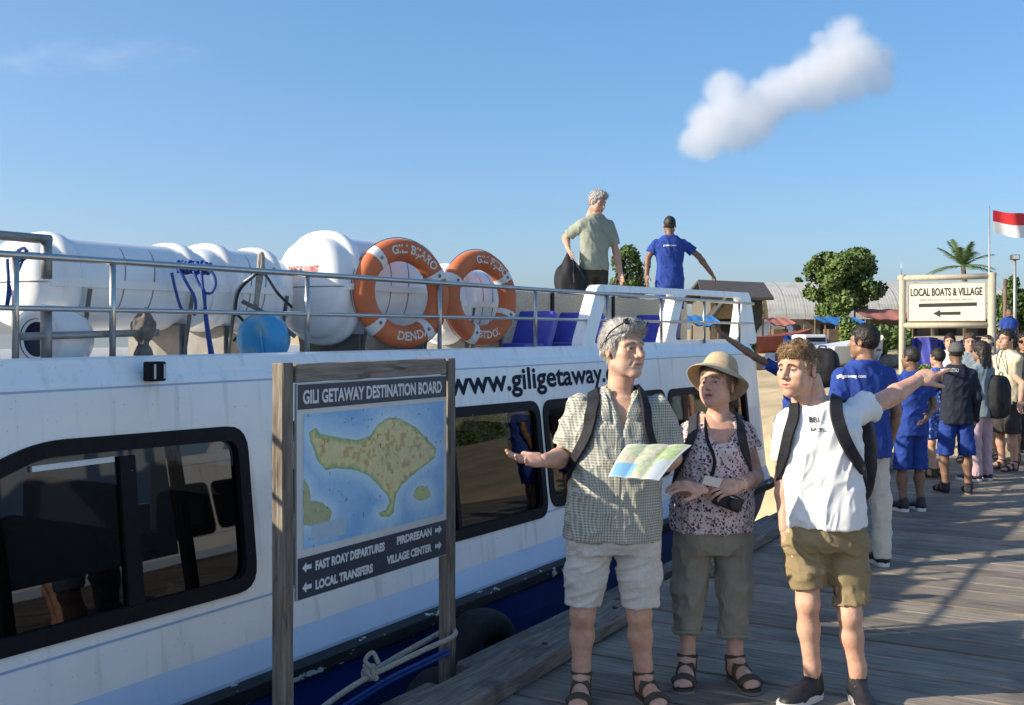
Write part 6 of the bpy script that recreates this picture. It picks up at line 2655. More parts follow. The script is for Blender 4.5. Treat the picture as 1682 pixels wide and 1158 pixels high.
sleeve(F, shB, elB, .40, .057, .062, .050)
nk = P.p(1180, 690, .02)
F.ell(nk + np.array([-.012, -.085, -.015]), (.066, .10, .105), .006, 'sub')
F.cone(nk + np.array([0, .0, -.03]), nk + np.array([0, -.01, .15]), .062, .066, 0, 'sub')
blouse, bv = P.cloth('blouse', F, m_flow, ((20, 20, 9), .009), 7)
trou, tb = trousers(P, 'trousers', m_olive, [(836, 1108, 1231, .13), (870, 1106, 1233, .135), (890, 1108, 1232, .132), (905, 1112, 1228, .115)],
                    [[(P.p(1139, 892), .094), (P.p(1132, 965), .080), (P.p(1130, 1038), .062)], [(P.p(1201, 892), .094), (P.p(1207, 965), .082), (P.p(1205, 1044), .066)]],
                    ((14, 14, 9), .009), 9)
for q, r_ in ((P.p(1130, 1034), .069), (P.p(1205, 1040), .073)):
    pts = [q + np.array([r_ * math.cos(a), r_ * math.sin(a), .006 * math.sin(3 * a)]) for a in np.linspace(0, 6.283, 25)[:-1]]
    v, f = tube(pts, .011, 7, closed=True)
    P.part('rolled_cuff', v, f, m_olive, trou, True)
# straw hat
m_straw = mat('straw_hat', (.60, .47, .30), rough=.85, var=.14, scale=60, bump=.7, bscale=220, stretch=(1, 1, 2.5), spec=.15)
prof_h = [(0, .118), (.03, .117), (.055, .110), (.072, .096), (.084, .07), (.092, .035), (.098, .012), (.110, .003), (.126, -.008), (.142, -.022), (.153, -.036), (.155, -.039), (.151, -.039), (.139, -.027), (.123, -.013), (.106, -.005), (.094, .006), (.088, .03), (.078, .07), (.05, .10), (0, .106)]
v, f = lathe(prof_h, 48)
v = np.array(v)
an = np.arctan2(v[:, 1], v[:, 0])
rr = np.hypot(v[:, 0], v[:, 1])
v[:, 2] += np.where(rr > .1, (rr - .1) * (.35 * np.sin(2 * an + .6) + .12 * np.sin(3 * an)), 0)
v[:, 1] *= 1.08
MH = P.HM @ Matrix.Translation((0, .022, .056)) @ Matrix.Rotation(R(-21), 4, 'X') @ Matrix.Rotation(R(4), 4, 'Y')
hat = mk('sun_hat', [tuple(q) for q in v], f[:-2], m_straw, None, MH, smooth=True)
tag(hat, 'wide brimmed pale straw sun hat on the woman', 'hat')
m_hband = mat('straw_hat_band', (.46, .35, .21), rough=.85, var=.1, scale=60, bump=.5)
v, f = lathe([(.0995, .006), (.0985, .016), (.0965, .030)], 48)
mk('hat_band', [(a, b * 1.08, c) for a, b, c in v], f[:-2], m_hband, hat, MH, smooth=True)
# small pack straps
sA = ribbon(bv, [V3(P.p(1141, 684, .10)), V3(P.p(1140, 679, .03)), V3(P.p(1134, 695, -.10)), V3(P.p(1126, 730, -.13)), V3(P.p(1116, 770, -.05)), V3(P.p(1113, 800, .06))], .050, .010, .009)
sB = ribbon(bv, [V3(P.p(1212, 684, .10)), V3(P.p(1213, 679, .03)), V3(P.p(1219, 695, -.10)), V3(P.p(1223, 730, -.14)), V3(P.p(1229, 775, -.06)), V3(P.p(1232, 800, .05))], .050, .010, .009)
backpack('backpack', 'dark backpack worn by the woman in the straw hat', P.base + Vector(P.p(1174, 760, .22)), (.28, .15, .40), 0, m_packg, [(sA, P.M), (sB, P.M)])
# neck strap and camera
cs = ribbon(bv, [V3(P.p(1162, 676, .02)), V3(P.p(1160, 690, -.08)), V3(P.p(1163, 720, -.15)), V3(P.p(1168, 755, -.2)), V3(P.p(1173, 782, -.2))], .017, .006, .003)
ct = thing('compact_camera', P.base + Vector(P.p(1195, 822, -.2)), 'black camera pouch hanging from the woman\'s neck strap at her waist', 'camera')
mk('neck_strap', cs[0], cs[1], m_pack, ct, P.M)
cc = P.base + Vector(P.p(1194, 822, -.205))
MC = Matrix.Translation(cc) @ Matrix.Rotation(R(22), 4, 'Y')
v, f = bev((-.072, -.03, -.036), (.072, .03, .036), .014, 3)
mk('camera_body', v, f, m_blk, ct, MC)
v, f = lathe([(.026, -.033), (.027, -.05), (.022, -.052)], 20, 'y')
mk('lens_barrel', [(a + .03, b, c) for a, b, c in v], f, m_blk, ct, MC, smooth=True)
v, f = box((.0, -.0325, .022), (.035, -.0305, .029))
mk('badge', v, f, m_steel, ct, MC)
# card in her fingers
v, f = bev((-.045, -.002, -.022), (.04, .002, .028), .001)
cd = mk('paper_slip', v, f, m_white, None, Matrix.Translation(P.base + Vector(P.p(1170, 792, -.29))) @ Matrix.Rotation(R(30), 4, 'X') @ Matrix.Rotation(R(15), 4, 'Y'))
tag(cd, 'small white paper slip between the woman\'s hands', 'paper slip')
# bracelet
d = nmat(elB - wrB)
c0 = wrB + d * .02
e1 = nmat(np.cross(d, [0, 0, 1]))
e2 = np.cross(d, e1)
g = G()
for a in np.linspace(0, 6.283, 17)[:-1]:
    g.add(*ico(.0058, 1, c0 + (e1 * math.cos(a) + e2 * math.sin(a)) * .034))
P.part('bracelet', g.v, g.f, mat('pearl_bead', (.66, .60, .50), rough=.3), None, True)

# ================================================================== the young man pointing
P = Person('young man in white T-shirt and khaki shorts pointing to the right', 5.0, 1352, 0.0, .0062, .0030, skin=(.62, .36, .25))
shA, elA, wrA = P.p(1294, 697, .02), P.p(1287, 788, .05), P.p(1290, 868, -.01)
shB, elB, wrB = P.p(1398, 680, .03), P.p(1458, 655, .16), P.p(1508, 624, .26)
hipA, knA, anA = P.p(1322, 890), P.p(1327, 990, -.02), P.p(1334, 1112, .02)
hipB, knB, anB = P.p(1388, 890), P.p(1396, 1010, -.02), P.p(1409, 1130, .0)
anA[2] = anB[2] = .10
F = P.field([shA, shB, elA, elB, wrA, wrB, hipA, hipB, anA, anB, P.p(1325, 640)], .12)
F.loft(P.sec([(870, 1304, 1402, .105), (800, 1298, 1406, .115), (740, 1288, 1412, .118), (700, 1288, 1408, .11), (672, 1300, 1392, .085, .012), (658, 1318, 1374, .06, .018)]), .02, yaw=R(-22))
F.cone(P.p(1342, 675, .03), P.p(1330, 625, .015), .060, .052, .03)
P.arm(F, shA, elA, wrA, (.047, .040, .029))
P.arm(F, shB, elB, wrB, (.052, .043, .030))
P.leg(F, hipA, knA, anA, (.076, .050, .037), .048)
P.leg(F, hipB, knB, anB, (.076, .051, .037), .049)
v, f = F.net()
P.add(relax(v, f, 1, .4), f)
P.head(1310, 607, -.01, R(50), R(-2), R(0), 1.0, 'curly', ((.13, .075, .03), (.46, .30, .15)), brow=(.15, .09, .05), gaze=(-.1, 0), seed=7, iris=(.10, .14, .18))
hv, hf = hand_mesh(.0028, wrB, (.82, .42, .36), (.2, .55, -.8), -1, (.04, .55, .85, .95), .06, (.8, .55, -.35), .1, 1.08)
P.add(hv, hf)
hv, hf = hand_mesh(.0035, wrA, (.02, -.15, -1), (.8, .3, 0), 1, (.4, .45, .5, .5), .05)
P.add(hv, hf)
make_feet(P, [((anA[0], anA[1], 0), (-.75, -.66)), ((anB[0], anB[1], 0), (-.1, -1))], 'sneaker', (m_blk, m_wsole, m_lace))
P.done()
F = P.field([shA, shB, elA, elB, P.p(1350, 880), P.p(1340, 640)], .17)
F.loft(P.sec([(862, 1284, 1420, .148), (830, 1284, 1418, .145), (790, 1286, 1416, .138), (740, 1281, 1415, .134), (700, 1282, 1412, .125), (674, 1296, 1398, .098, .01), (658, 1316, 1378, .072, .018), (650, 1326, 1366, .062, .02)]), .02, 2.35, yaw=R(-22))
sleeve(F, shA, elA, .62, .060, .066, .053)
sleeve(F, shB, elB, .50, .062, .072, .056)
nk = P.p(1340, 662, .02)
F.cone(nk + np.array([0, -.01, -.03]), nk + np.array([-.02, -.03, .14]), .068, .072, .004, 'sub')
tee, bv = P.cloth('t_shirt', F, m_tee, ((16, 16, 6), .009), 11)
v, f = text_geo('BBL', .034, .048, .001)
w = decal(bv, v, P.p(1341, 697, -.2), (1, 0, 0), (0, 0, 1), (0, 1, 0), .003)
P.part('chest_print', w, f, m_ink, tee)
v, f = text_geo('IAT..', .02, .06, .001)
w = decal(bv, v, P.p(1342, 711, -.2), (1, 0, 0), (0, 0, 1), (0, 1, 0), .003)
P.part('chest_print', w, f, m_ink, tee)
shorts, _ = trousers(P, 'shorts', m_khaki, [(852, 1296, 1408, .115), (870, 1288, 1417, .134), (888, 1287, 1420, .136), (902, 1292, 1416, .12)],
                     [[(P.p(1321, 892), .098), (P.p(1324, 930), .092), (P.p(1327, 965, -.008), .082)], [(P.p(1388, 892), .098), (P.p(1394, 940), .090), (P.p(1399, 992, -.012), .083)]],
                     ((11, 11, 18), .008), 13)
sA = ribbon(bv, [V3(P.p(1309, 664, .10)), V3(P.p(1308, 660, .02)), V3(P.p(1298, 680, -.10)), V3(P.p(1288, 715, -.13)), V3(P.p(1282, 755, -.06)), V3(P.p(1282, 785, .04))], .056, .010, .010)
sB = ribbon(bv, [V3(P.p(1376, 660, .10)), V3(P.p(1373, 653, .02)), V3(P.p(1372, 676, -.12)), V3(P.p(1384, 715, -.15)), V3(P.p(1398, 755, -.12)), V3(P.p(1411, 790, -.02)), V3(P.p(1415, 800, .06))], .060, .011, .011)
backpack('backpack', 'black backpack on the young man in the white T-shirt', P.base + Vector(P.p(1386, 748, .21)), (.30, .19, .46), R(-20), m_pack, [(sA, P.M), (sB, P.M)])
MAN3 = P
# ================================================================== crew and other visitors
BLK = ((.012, .010, .009), (.035, .030, .026))
SK_D = (.21, .115, .07)
SK_M = (.30, .17, .105)
SK_L = (.50, .29, .20)


def crowd(label, px, Y, z0, H, face=0.0, shirt=None, bottom=None, kind='shorts', hair='crop', hcol=BLK, skin=SK_D, arms=None, hyaw=0.0, hpitch=0.0,
          sleeves=.62, shoe='sneaker', shoe_m=None, width=1.0, belly=1.0, group='people on the pier', h=None, hh=None, stance=.09, polo=True, hem=.50, lean=0.0,
          untuck=.46, seed=1, legs=True, folds=.007, beard=None, hands=True):
    """face: 0 looks at the camera, pi shows the back, +pi/2 looks to picture left"""
    h = h or (.009 if Y < 9 else .0115)
    hh = hh or (.005 if Y < 9 else .0068)
    P = Person(label, Y, px, z0, h, hh, group, skin)
    A = np.array
    c_, s_ = math.cos(-face), math.sin(-face)
    fw = A([math.sin(-face), -math.cos(-face), 0])       # forward
    rt = A([math.cos(face), -math.sin(face), 0])         # lateral axis
    q = H / 1.75
    lz = lean * fw

    def pt(x, y, z):
        """x lateral, y forward, z up"""
        return rt * x + fw * y + A([0, 0, z]) + lz * max(0, (z / H - .5)) * 2
    sw = .172 * q * width
    sh = {-1: pt(-sw, 0, .788 * H), 1: pt(sw, 0, .788 * H)}
    dfl = {s: (pt(s * (sw + .055 * q), -.02, .635 * H), pt(s * (sw + .05 * q), .06 * q, .485 * H)) for s in (-1, 1)}
    el, wr = {}, {}
    for s in (-1, 1):
        e, w = dfl[s]
        if arms and s in arms:
            e, w = [A(k) for k in arms[s]]
        el[s], wr[s] = e, w
    hip = {s: pt(s * .085 * q, 0, .50 * H) for s in (-1, 1)}
    kn = {s: pt(s * (stance + .01) * q, .015, .275 * H) for s in (-1, 1)}
    an = {s: pt(s * (stance + .012) * q, -.01, .055 * H) for s in (-1, 1)}
    B = P.field(list(sh.values()) + list(el.values()) + list(wr.values()) + list(an.values()) + [pt(0, 0, .9 * H)], .13)

    def secs(g_, rows):
        out = []
        for z, rx, ry, y in rows:
            p0 = pt(0, y, z * H)
            out.append((p0[2], p0[0], p0[1], rx * q * width + g_, ry * q * belly + g_))
        return out
    rows = [(.47, .150, .105, 0), (.55, .148, .105, 0), (.63, .140, .105, 0), (.72, .158, .112, 0), (.785, .168, .098, 0), (.815, .150, .080, -.005), (.838, .095, .066, -.01), (.855, .058, .054, -.01)]
    B.loft(secs(0, rows), .02, 2.3, yaw=-face)
    B.cone(pt(0, -.012, .83 * H), pt(0, .005, .89 * H), .055 * q, .050 * q, .03)
    for s in (-1, 1):
        P.arm(B, sh[s], el[s], wr[s], (.046 * q, .039 * q, .028 * q))
        if legs:
            P.leg(B, hip[s], kn[s], an[s], (.078 * q, .050 * q, .036 * q), .055 * q)
    v, f = B.net()
    P.add(relax(v, f, 1, .4), f)
    hc = pt(0, .012, H - .128 * q)
    w_ = P.base + Vector(hc)
    hp = (CX + FPX * w_.x / w_.y, HY - FPX * (w_.z - EYE) / w_.y)
    P.head(hp[0], hp[1], hc[1], face + hyaw, hpitch, 0, q * 1.0, hair, hcol, seed=seed, beard=beard, brow=tuple(np.array(hcol[0]) * .9))
    if hands:
        for s in (-1, 1):
            d = nmat(wr[s] - el[s])
            pn = -rt * s + fw * .3
            pn = pn - d * float(pn @ d)
            hv, hf = hand_mesh(hh, wr[s], d, nmat(pn), s, (.3, .35, .4, .45), .08, scale=q * .97)
            P.add(hv, hf)
    if legs:
        spots = [((an[s][0], an[s][1], 0), tuple(fw + rt * s * .18)) for s in (-1, 1)]
        if shoe == 'sandal':
            make_feet(P, spots, 'sandal', (shoe_m or m_sandal, m_sole))
        else:
            make_feet(P, spots, 'sneaker', (shoe_m or m_blk, m_wsole, m_lace))
    P.done()
    S = P.field(list(sh.values()) + list(el.values()) + [pt(0, 0, untuck * H), pt(0, 0, .87 * H)], .16)
    r2 = [(untuck, .160, .120, 0), (.52, .160, .120, 0)] + rows[2:-1] + [(.852, .066, .060, -.012)]
    S.loft(secs(.016, r2), .02, 2.35, yaw=-face)
    for s in (-1, 1):
        if sleeves > .95:
            S.cone(sh[s], el[s], .058 * q, .052 * q, .03)
            S.cone(el[s], wr[s], .052 * q, .042 * q, .02)
        else:
            sleeve(S, sh[s], el[s], sleeves, .058 * q, .066 * q, .050 * q)
    nk = pt(0, -.005, .845 * H)
    S.cone(nk - A([0, 0, .03]), nk + A([0, 0, .1]), .056 * q, .06 * q, .0, 'sub')
    o, bv = P.cloth('shirt', S, shirt, ((14, 14, 8), folds), seed)
    if polo:
        pts = [nk + A([math.cos(a) * .066 * q, math.sin(a) * .062 * q, .004 + .012 * (fw[1] * -1) * math.sin(a) * -1]) for a in np.linspace(0, 6.283, 21)[:-1]]
        v, f = tube(pts, .013, 7, closed=True)
        P.part('collar', v, f, shirt, o, True)
    if kind in ('shorts', 'trousers') and legs:
        T = P.field(list(hip.values()) + list(an.values()) + [pt(0, 0, .6 * H)], .16)
        T.loft(secs(.006, [(.46, .150, .112, -.005), (untuck + .005, .158, .116, -.005), (untuck + .045, .145, .105, 0)]), .02, 2.3, yaw=-face)
        for s in (-1, 1):
            if kind == 'shorts':
                e = hip[s] + (kn[s] - hip[s]) * (.98 if hem < .5 else .82)
                e[2] = hem * H * .55 if hem < .5 else .30 * H
                T.cone(hip[s], e, .092 * q, .094 * q, .03)
                hem_cut(T, e, (0, 0, -1), .15)
                T.cone(e + A([0, 0, .05]), e - A([0, 0, .05]), .080 * q, .082 * q, 0, 'sub')
            else:
                T.cone(hip[s], kn[s], .090 * q, .074 * q, .03)
                e = an[s].copy()
                e[2] = .055
                T.cone(kn[s], e, .074 * q, .066 * q, .03)
                hem_cut(T, e, (0, 0, -1), .13)
                T.cone(e + A([0, 0, .04]), e - A([0, 0, .05]), .052 * q, .054 * q, 0, 'sub')
        P.cloth(kind, T, bottom, ((13, 13, 12), folds), seed + 1)
    elif kind == 'dress':
        T = P.field([pt(-.25, 0, .3 * H), pt(.25, 0, .6 * H)], .2)
        T.loft(secs(.02, [(.34, .20, .17, 0), (.46, .175, .14, 0), (.60, .145, .11, 0)]), .02, 2.2, yaw=-face)
        P.cloth('skirt', T, bottom, ((18, 18, 4), .012), seed + 1)
    P.pt, P.H, P.bv, P.shirt_o, P.q = pt, H, bv, o, q
    return P


def back_text(P, s, py, size, width, m, px=None):
    v, f = text_geo(s, size, width, .001, 'CENTER')
    o = P.p(px or (CX + FPX * P.base.x / P.base.y), py, -.3)
    w = decal(P.bv, v, o, (1, 0, 0), (0, 0, 1), (0, 1, 0), .004)
    P.part('lettering', w, f, m, P.shirt_o)


m_wtxt = mat('white_print', (.75, .76, .78), rough=.6, var=.05)
m_cream_t = fabric('cream_t_shirt', (.60, .54, .38), var=.05)
m_wtrou = fabric('white_trousers', (.64, .60, .50), var=.06)
m_navyt = fabric('navy_long_sleeve', (.022, .026, .042), var=.2)
m_greyb = fabric('grey_blue_top', (.20, .25, .28), var=.1)
m_pink = fabric('pale_pink_trousers', (.50, .36, .40), var=.08)
m_dshort = fabric('dark_shorts', (.045, .042, .038), var=.15)
m_greenp = fabric('sage_green_shirt', (.26, .29, .235), var=.08)
m_bflow = flower_shirt('blue_flowered_cloth', (.05, .10, .36), ((.35, .42, .60), (.20, .28, .5), (.02, .04, .2)), 30, .3)
m_blackt = fabric('black_cotton', (.02, .02, .022), var=.2)
A_ = np.array
Zs = lambda Y, py: EYE + (HY - py) * Y / FPX

# blue polo and white trousers, back turned
P = crowd('man in royal blue polo and white trousers seen from behind, beside the young man', 1420, 7.85, 0.0, 1.76, math.pi - .25, m_polo, m_wtrou, 'trousers', 'short', BLK, SK_M,
          width=1.12, belly=1.08, hyaw=-.55, seed=2, untuck=.455, stance=.13)
back_text(P, 'giligetaway.com', 622, .035, .20, m_wtxt, 1412)
# crew member with hand on hip
Y5 = 10.3
P = crowd('crew member in blue shirt and blue shorts with hand on hip', 1497, Y5, 0.0, 1.57, math.pi - .2, m_polo, m_bshort, 'shorts', 'crop', BLK, SK_D, hem=.45, hyaw=-.3, seed=3,
          arms={-1: (A_([.245, .06, 1.00]), A_([.12, -.08, .90]))}, width=1.0)
# capped crew member in navy
P = crowd('crew member in grey cap, navy long sleeved top and bright blue shorts', 1571, 11.4, 0.0, 1.60, math.pi + .15, m_navyt, m_bshort, 'shorts', 'crop', BLK, SK_D, hem=.46, sleeves=1.0,
          seed=4, polo=True, shoe='sandal', shoe_m=m_packg, arms={1: (A_([-.25, .06, 1.02]), A_([-.14, .26, 1.10]))}, stance=.115)
back_text(P, 'SR STRESU', 612, .055, .17, mat('grey_print', (.40, .42, .44), rough=.7), 1574)
v, f = lathe([(.0, .128), (.04, .122), (.07, .10), (.09, .06), (.096, .02), (.094, .016)], 26)
cap = mk('cap', [(a, b * 1.16 + .015, c) for a, b, c in v], f[:-2], fabric('grey_cap', (.10, .105, .10), var=.3, scale=40), P.t, P.HM, smooth=True)
pk = round_poly([(-.07, -.07), (.07, -.07), (.06, -.16), (-.06, -.16)], .03, 3)
v, f = prism(pk, .026, .032, lambda x, y, hgt: (x, y, hgt - abs(x) * .2))
mk('cap_peak', v, f, MATS['grey_cap'], cap, P.HM)
# woman with long dark hair, grey top, pink trousers
P = crowd('woman with long dark hair, grey blue top and pale pink trousers', 1612, 12.4, 0.0, 1.60, math.pi - .5, m_greyb, m_pink, 'trousers', 'long', BLK, SK_M, seed=5, polo=False, sleeves=1.0, width=.9,
          shoe_m=m_blk)
backpack('backpack', 'big black backpack beside the man in the cream T-shirt', P.base + Vector(P.p(1638, 652, -.05)), (.30, .24, .50), R(30), m_pack)
# man in cream T-shirt
P = crowd('man in cream T-shirt with a lanyard, dark shorts, facing left', 1655, 13.3, 0.0, 1.74, 1.25, m_cream_t, m_dshort, 'shorts', 'short', BLK, SK_L, seed=6, polo=False, shoe='sandal', shoe_m=m_blk,
          hem=.48, beard=(.10, .08, .07), arms={1: (A_([-.03, .24, 1.06]), A_([-.22, .20, 1.0])), -1: (A_([.06, -.27, 1.08]), A_([.02, -.30, .88]))})
lan = [P.p(1648, 575, -.05), P.p(1642, 590, -.15), P.p(1640, 607, -.17), P.p(1637, 590, -.12), P.p(1641, 574, .02)]
v, f = tube(spline([V3(q) for q in lan], 6), .006, 5)
mk('lanyard', v, f, m_blackt, P.t, P.M)
# edge and background visitors
P = crowd('visitor in dark shirt and sunglasses cut by the right edge', 1684, 13.9, 0.0, 1.70, .6, m_blackt, m_dshort, 'shorts', 'short', BLK, SK_M, seed=7, polo=False, shoe='sandal')
g = G()
for s in (-1, 1):
    g.add(*bev((s * .034 - .026, -.108, -.014), (s * .034 + .026, -.094, .022), .006, 1))
g.mk('sunglasses', m_sg, P.t, P.HM)
P = crowd('visitor in blue flowered clothes between the two crew members', 1541, 12.6, 0.0, 1.52, math.pi - .4, m_bflow, m_bflow, 'shorts', 'short', BLK, SK_L, seed=8, polo=False, shoe='sandal', hem=.5)
P = crowd('visitor in beige cap behind the man in the cream T-shirt', 1622, 14.6, 0.0, 1.66, .5, fabric('rose_shirt', (.42, .24, .22), var=.1), m_dshort, 'shorts', 'short', BLK, SK_L, seed=9, polo=False, shoe='sandal')
v, f = lathe([(.0, .128), (.04, .122), (.07, .10), (.09, .06), (.096, .02)], 22)
cap = mk('cap', [(a, b * 1.16 + .015, c) for a, b, c in v], f[:-2], fabric('beige_cap', (.42, .34, .24), var=.1), P.t, P.HM, smooth=True)
v, f = prism(pk, .026, .034, lambda x, y, hgt: (x, y, hgt - abs(x) * .2))
mk('cap_peak', v, f, MATS['beige_cap'], cap, P.HM)
P = crowd('visitor with brown hair behind the capped crew member', 1593, 14.2, 0.0, 1.69, .3, m_greyb, m_dshort, 'shorts', 'short', ((.05, .03, .02), (.12, .08, .05)), SK_L, seed=10, polo=False, shoe='sandal')
P = crowd('woman in light shirt at the far end of the pier near the right edge', 1671, 15.2, 0.0, 1.62, -.4, m_tee, m_dshort, 'trousers', 'long', BLK, SK_M, seed=15, polo=False)
for k_, (lb, px_, Y_, H_, fc, sm, hr) in enumerate((
        ('visitor in white shirt at the back of the queue under the sign', 1560, 16.2, 1.66, .4, m_tee, 'short'),
        ('visitor in grey top at the back of the queue right of the sign', 1640, 16.4, 1.70, -.3, m_greyb, 'long'),
        ('visitor in black shirt in the queue below the sign middle', 1607, 15.6, 1.62, math.pi, m_blackt, 'crop'))):
    crowd(lb, px_, Y_, 0.02, H_, fc, sm, m_dshort, 'trousers', hr, BLK, SK_L if k_ != 2 else SK_D, seed=20 + k_, polo=False, h=.014, hh=.008)
# crew man standing on the slope by the sign
Yb = 24.0
xb = (1657 - CX) * Yb / FPX
zb = ground_z(xb, Yb)
P = crowd('crew member in blue shirt standing on the slope behind the village sign', 1657, Yb, zb - .02, Zs(Yb, 503) - zb, .1, m_polo, m_dshort, 'trousers', 'crop', BLK, SK_D, seed=11, h=.016, hh=.009)
# crew man reaching for the boat rail, mostly behind the young man
Yc = 10.6
P = crowd('crew member in blue polo stretching an arm to the boat rail', 1312, Yc, 0.0, 1.655, math.pi + .6, m_polo, m_bshort, 'shorts', 'crop', BLK, SK_D, seed=12, hem=.46,
          arms={1: (A_([-.42, .05, 1.46]), A_([-.66, .18, 1.64]))})
backpack('backpack', 'black backpack of the crew member reaching for the rail', P.base + Vector(P.p(1352, 604, -.12)), (.30, .18, .38), R(-25), m_pack)

# two men on the deck of the boat
Yd = 12.0
P = crowd('grey haired man in sage shirt lowering a black bag on the boat deck', 974, Yd, 1.50, 1.76, -.45, m_greenp, m_dshort, 'trousers', 'grey', ((.22, .21, .20), (.55, .53, .50)), SK_L, hyaw=-.35, hpitch=-.38,
          seed=13, sleeves=.75, polo=True, lean=.10, untuck=.505, h=.0095, hh=.005, group='men on the boat deck',
          arms={-1: (A_([-.30, .08, 1.26]), A_([-.28, -.10, 1.12])), 1: (A_([.26, .05, 1.10]), A_([.30, -.06, .84]))})
wp = P.base + Vector((-.28, -.15, 1.04))
bg = thing('carry_bag', (wp.x, wp.y, wp.z - .48), 'limp black bag held in the hand of the man on the deck', 'bag', None)
F = Field((-.22, -.16, -.52), (.30, .16, .06), .011)
F.cone((.0, 0, 0), (.0, 0, -.16), .03, .10, .04)
F.ell((.02, 0, -.27), (.165, .10, .19), .05, p=2.4)
F.cone((.03, 0, -.05), (.17, 0, -.28), .02, .035, .03)
F.ell((.05, 0, -.37), (.15, .085, .07), .04)
v, f = F.net()
v = v + vnormals(v, f) * (vnoise(v, (14, 14, 7), 3) * .016)[:, None]
mk('bag_body', v, f, m_pack, bg, Matrix.Translation(wp), smooth=True)
v, f = tube(spline([(.0, 0, -.03), (-.012, 0, .02), (.012, 0, .03), (.02, 0, -.03)], 6), .011, 6)
mk('bag_handle', v, f, m_pack, bg, Matrix.Translation(wp))
v, f = tube(spline([(.05, -.05, -.06), (.05, -.10, -.18), (.06, -.11, -.30)], 6), .012, 6)
mk('bag_strap', v, f, m_packg, bg, Matrix.Translation(wp))
v, f = tube(spline([(.03, .0, -.03), (.10, -.07, -.12), (.17, -.06, -.26)], 6), .012, 6)
mk('bag_strap', v, f, m_packg, bg, Matrix.Translation(wp))
Ye = 13.45
P = crowd('crew member in blue polo seen from behind on the boat deck, arm stretched right', 1100, Ye, 1.50, 1.65, math.pi, m_polo, m_bshort, 'shorts', 'crop', BLK, SK_D, seed=14, group='men on the boat deck', h=.0095, hh=.005,
          sleeves=.62, width=1.08, arms={-1: (A_([.37, .05, 1.15]), A_([.53, .04, .93])), 1: (A_([-.27, .0, 1.12]), A_([-.29, -.04, .90]))}, untuck=.45)
back_text(P, 'giligetaway.com', 402, .03, .16, m_wtxt, 1104)
# ------------------------------------------------------------------ the cloud
YC = 700.0
KC = YC / FPX
LOB = [(1146, 232, 30), (1172, 205, 40), (1193, 150, 33), (1200, 180, 40), (1232, 190, 42), (1262, 165, 40), (1298, 148, 40), (1335, 128, 40), (1370, 108, 45),
       (1384, 66, 36), (1405, 92, 44), (1436, 98, 30), (1440, 130, 28), (1400, 136, 34), (1160, 242, 26), (1345, 152, 32), (1215, 215, 34), (1345, 62, 14), (1268, 132, 22)]
cc = W(1290, 140, YC)
lob = [(W(a, b, YC) - cc, r * KC * 1.13) for a, b, r in LOB]
F = Field((-100, -55, -75), (100, 55, 75), 3.0)
for c, r in lob:
    F.ell(tuple(c), (r * 1.22, r * 1.15, r * 1.22), 6.0)
v, f = F.net()
m_cloud = bpy.data.materials.new('cloud_vapour')
m_cloud.use_nodes = True
nt = m_cloud.node_tree
nt.nodes.clear()
oo = nt.nodes.new('ShaderNodeOutputMaterial')
pv = nt.nodes.new('ShaderNodeVolumePrincipled')
pv.inputs['Color'].default_value = (.97, .97, .97, 1)
pv.inputs['Anisotropy'].default_value = .2
nt.links.new(pv.outputs[0], oo.inputs['Volume'])
tc = nt.nodes.new('ShaderNodeTexCoord')
nz = nt.nodes.new('ShaderNodeTexNoise')
nz.inputs['Scale'].default_value = .045
nz.inputs['Detail'].default_value = 7
nz.inputs['Roughness'].default_value = .62
nt.links.new(tc.outputs['Object'], nz.inputs['Vector'])


def mnode(op, a, b=None, clamp=False):
    n = nt.nodes.new('ShaderNodeMath')
    n.operation = op
    n.use_clamp = clamp
    for i, q in enumerate((a, b)):
        if q is None:
            continue
        if isinstance(q, (int, float)):
            n.inputs[i].default_value = q
        else:
            nt.links.new(q, n.inputs[i])
    return n.outputs[0]


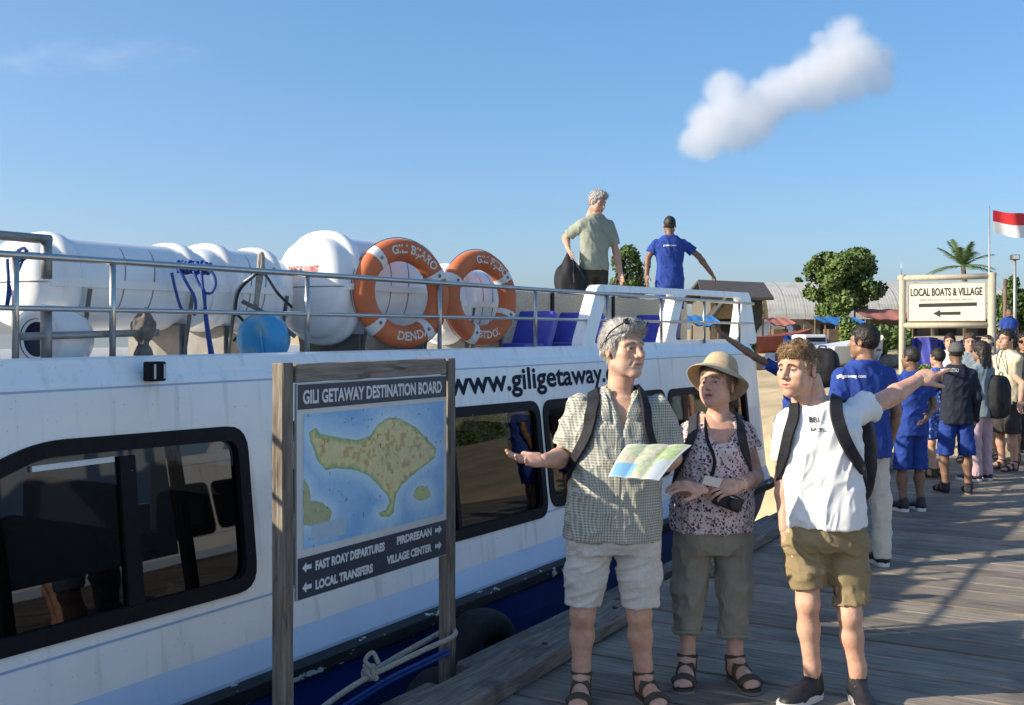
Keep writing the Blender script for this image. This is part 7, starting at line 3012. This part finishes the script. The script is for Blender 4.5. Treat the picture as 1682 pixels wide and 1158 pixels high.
acc = None
for c, r in lob:
    dn = nt.nodes.new('ShaderNodeVectorMath')
    dn.operation = 'DISTANCE'
    nt.links.new(tc.outputs['Object'], dn.inputs[0])
    dn.inputs[1].default_value = tuple(c)
    t = mnode('SUBTRACT', 1.0, mnode('DIVIDE', dn.outputs['Value'], r * 1.10))
    acc = t if acc is None else mnode('MAXIMUM', acc, t)
nn = mnode('MULTIPLY', mnode('SUBTRACT', nz.outputs['Fac'], .47), 1.9)
den = mnode('MULTIPLY', mnode('MAXIMUM', mnode('ADD', acc, nn), 0.0), .13)
den = mnode('MINIMUM', den, .055)
den = mnode('MULTIPLY', den, mnode('MULTIPLY', mnode('MAXIMUM', mnode('ADD', acc, .10), 0.0), 2.6, True))
nt.links.new(den, pv.inputs['Density'])
cl = mk('cloud', v, f, m_cloud, None, Matrix.Translation(cc))
tag(cl, 'single white cumulus cloud in the upper right of the sky', 'cloud')

# faint wisps high on the left
m_wisp = bpy.data.materials.new('wisp_vapour')
m_wisp.use_nodes = True
nt = m_wisp.node_tree
nt.nodes.clear()
oo = nt.nodes.new('ShaderNodeOutputMaterial')
pv = nt.nodes.new('ShaderNodeVolumePrincipled')
pv.inputs['Color'].default_value = (.97, .97, .97, 1)
nt.links.new(pv.outputs[0], oo.inputs['Volume'])
tc = nt.nodes.new('ShaderNodeTexCoord')
mpw = nt.nodes.new('ShaderNodeMapping')
mpw.inputs['Scale'].default_value = (.6, 1, 1.8)
nz = nt.nodes.new('ShaderNodeTexNoise')
nz.inputs['Scale'].default_value = .05
nz.inputs['Detail'].default_value = 5
nt.links.new(tc.outputs['Object'], mpw.inputs[0])
nt.links.new(mpw.outputs[0], nz.inputs['Vector'])
ln = nt.nodes.new('ShaderNodeVectorMath')
ln.operation = 'LENGTH'
sc_ = nt.nodes.new('ShaderNodeVectorMath')
sc_.operation = 'DIVIDE'
sc_.inputs[1].default_value = (60, 22, 14)
nt.links.new(tc.outputs['Object'], sc_.inputs[0])
nt.links.new(sc_.outputs[0], ln.inputs[0])
fall = mnode('MAXIMUM', mnode('SUBTRACT', 1.0, ln.outputs['Value']), 0.0)
dn = mnode('MULTIPLY', mnode('MULTIPLY', fall, mnode('MAXIMUM', mnode('SUBTRACT', nz.outputs['Fac'], .48), 0.0)), .075)
nt.links.new(dn, pv.inputs['Density'])
for (a, b), lb in (((70, 92), 'faint wisp of cloud at the upper left edge of the sky'), ((205, 88), 'faint wisp of cloud right of the one at the upper left edge')):
    v, f = ico(1, 3, (0, 0, 0), (60, 22, 14))
    o = mk('cloud', v, f, m_wisp, None, Matrix.Translation(W(a, b, YC)))
    tag(o, lb, 'cloud')
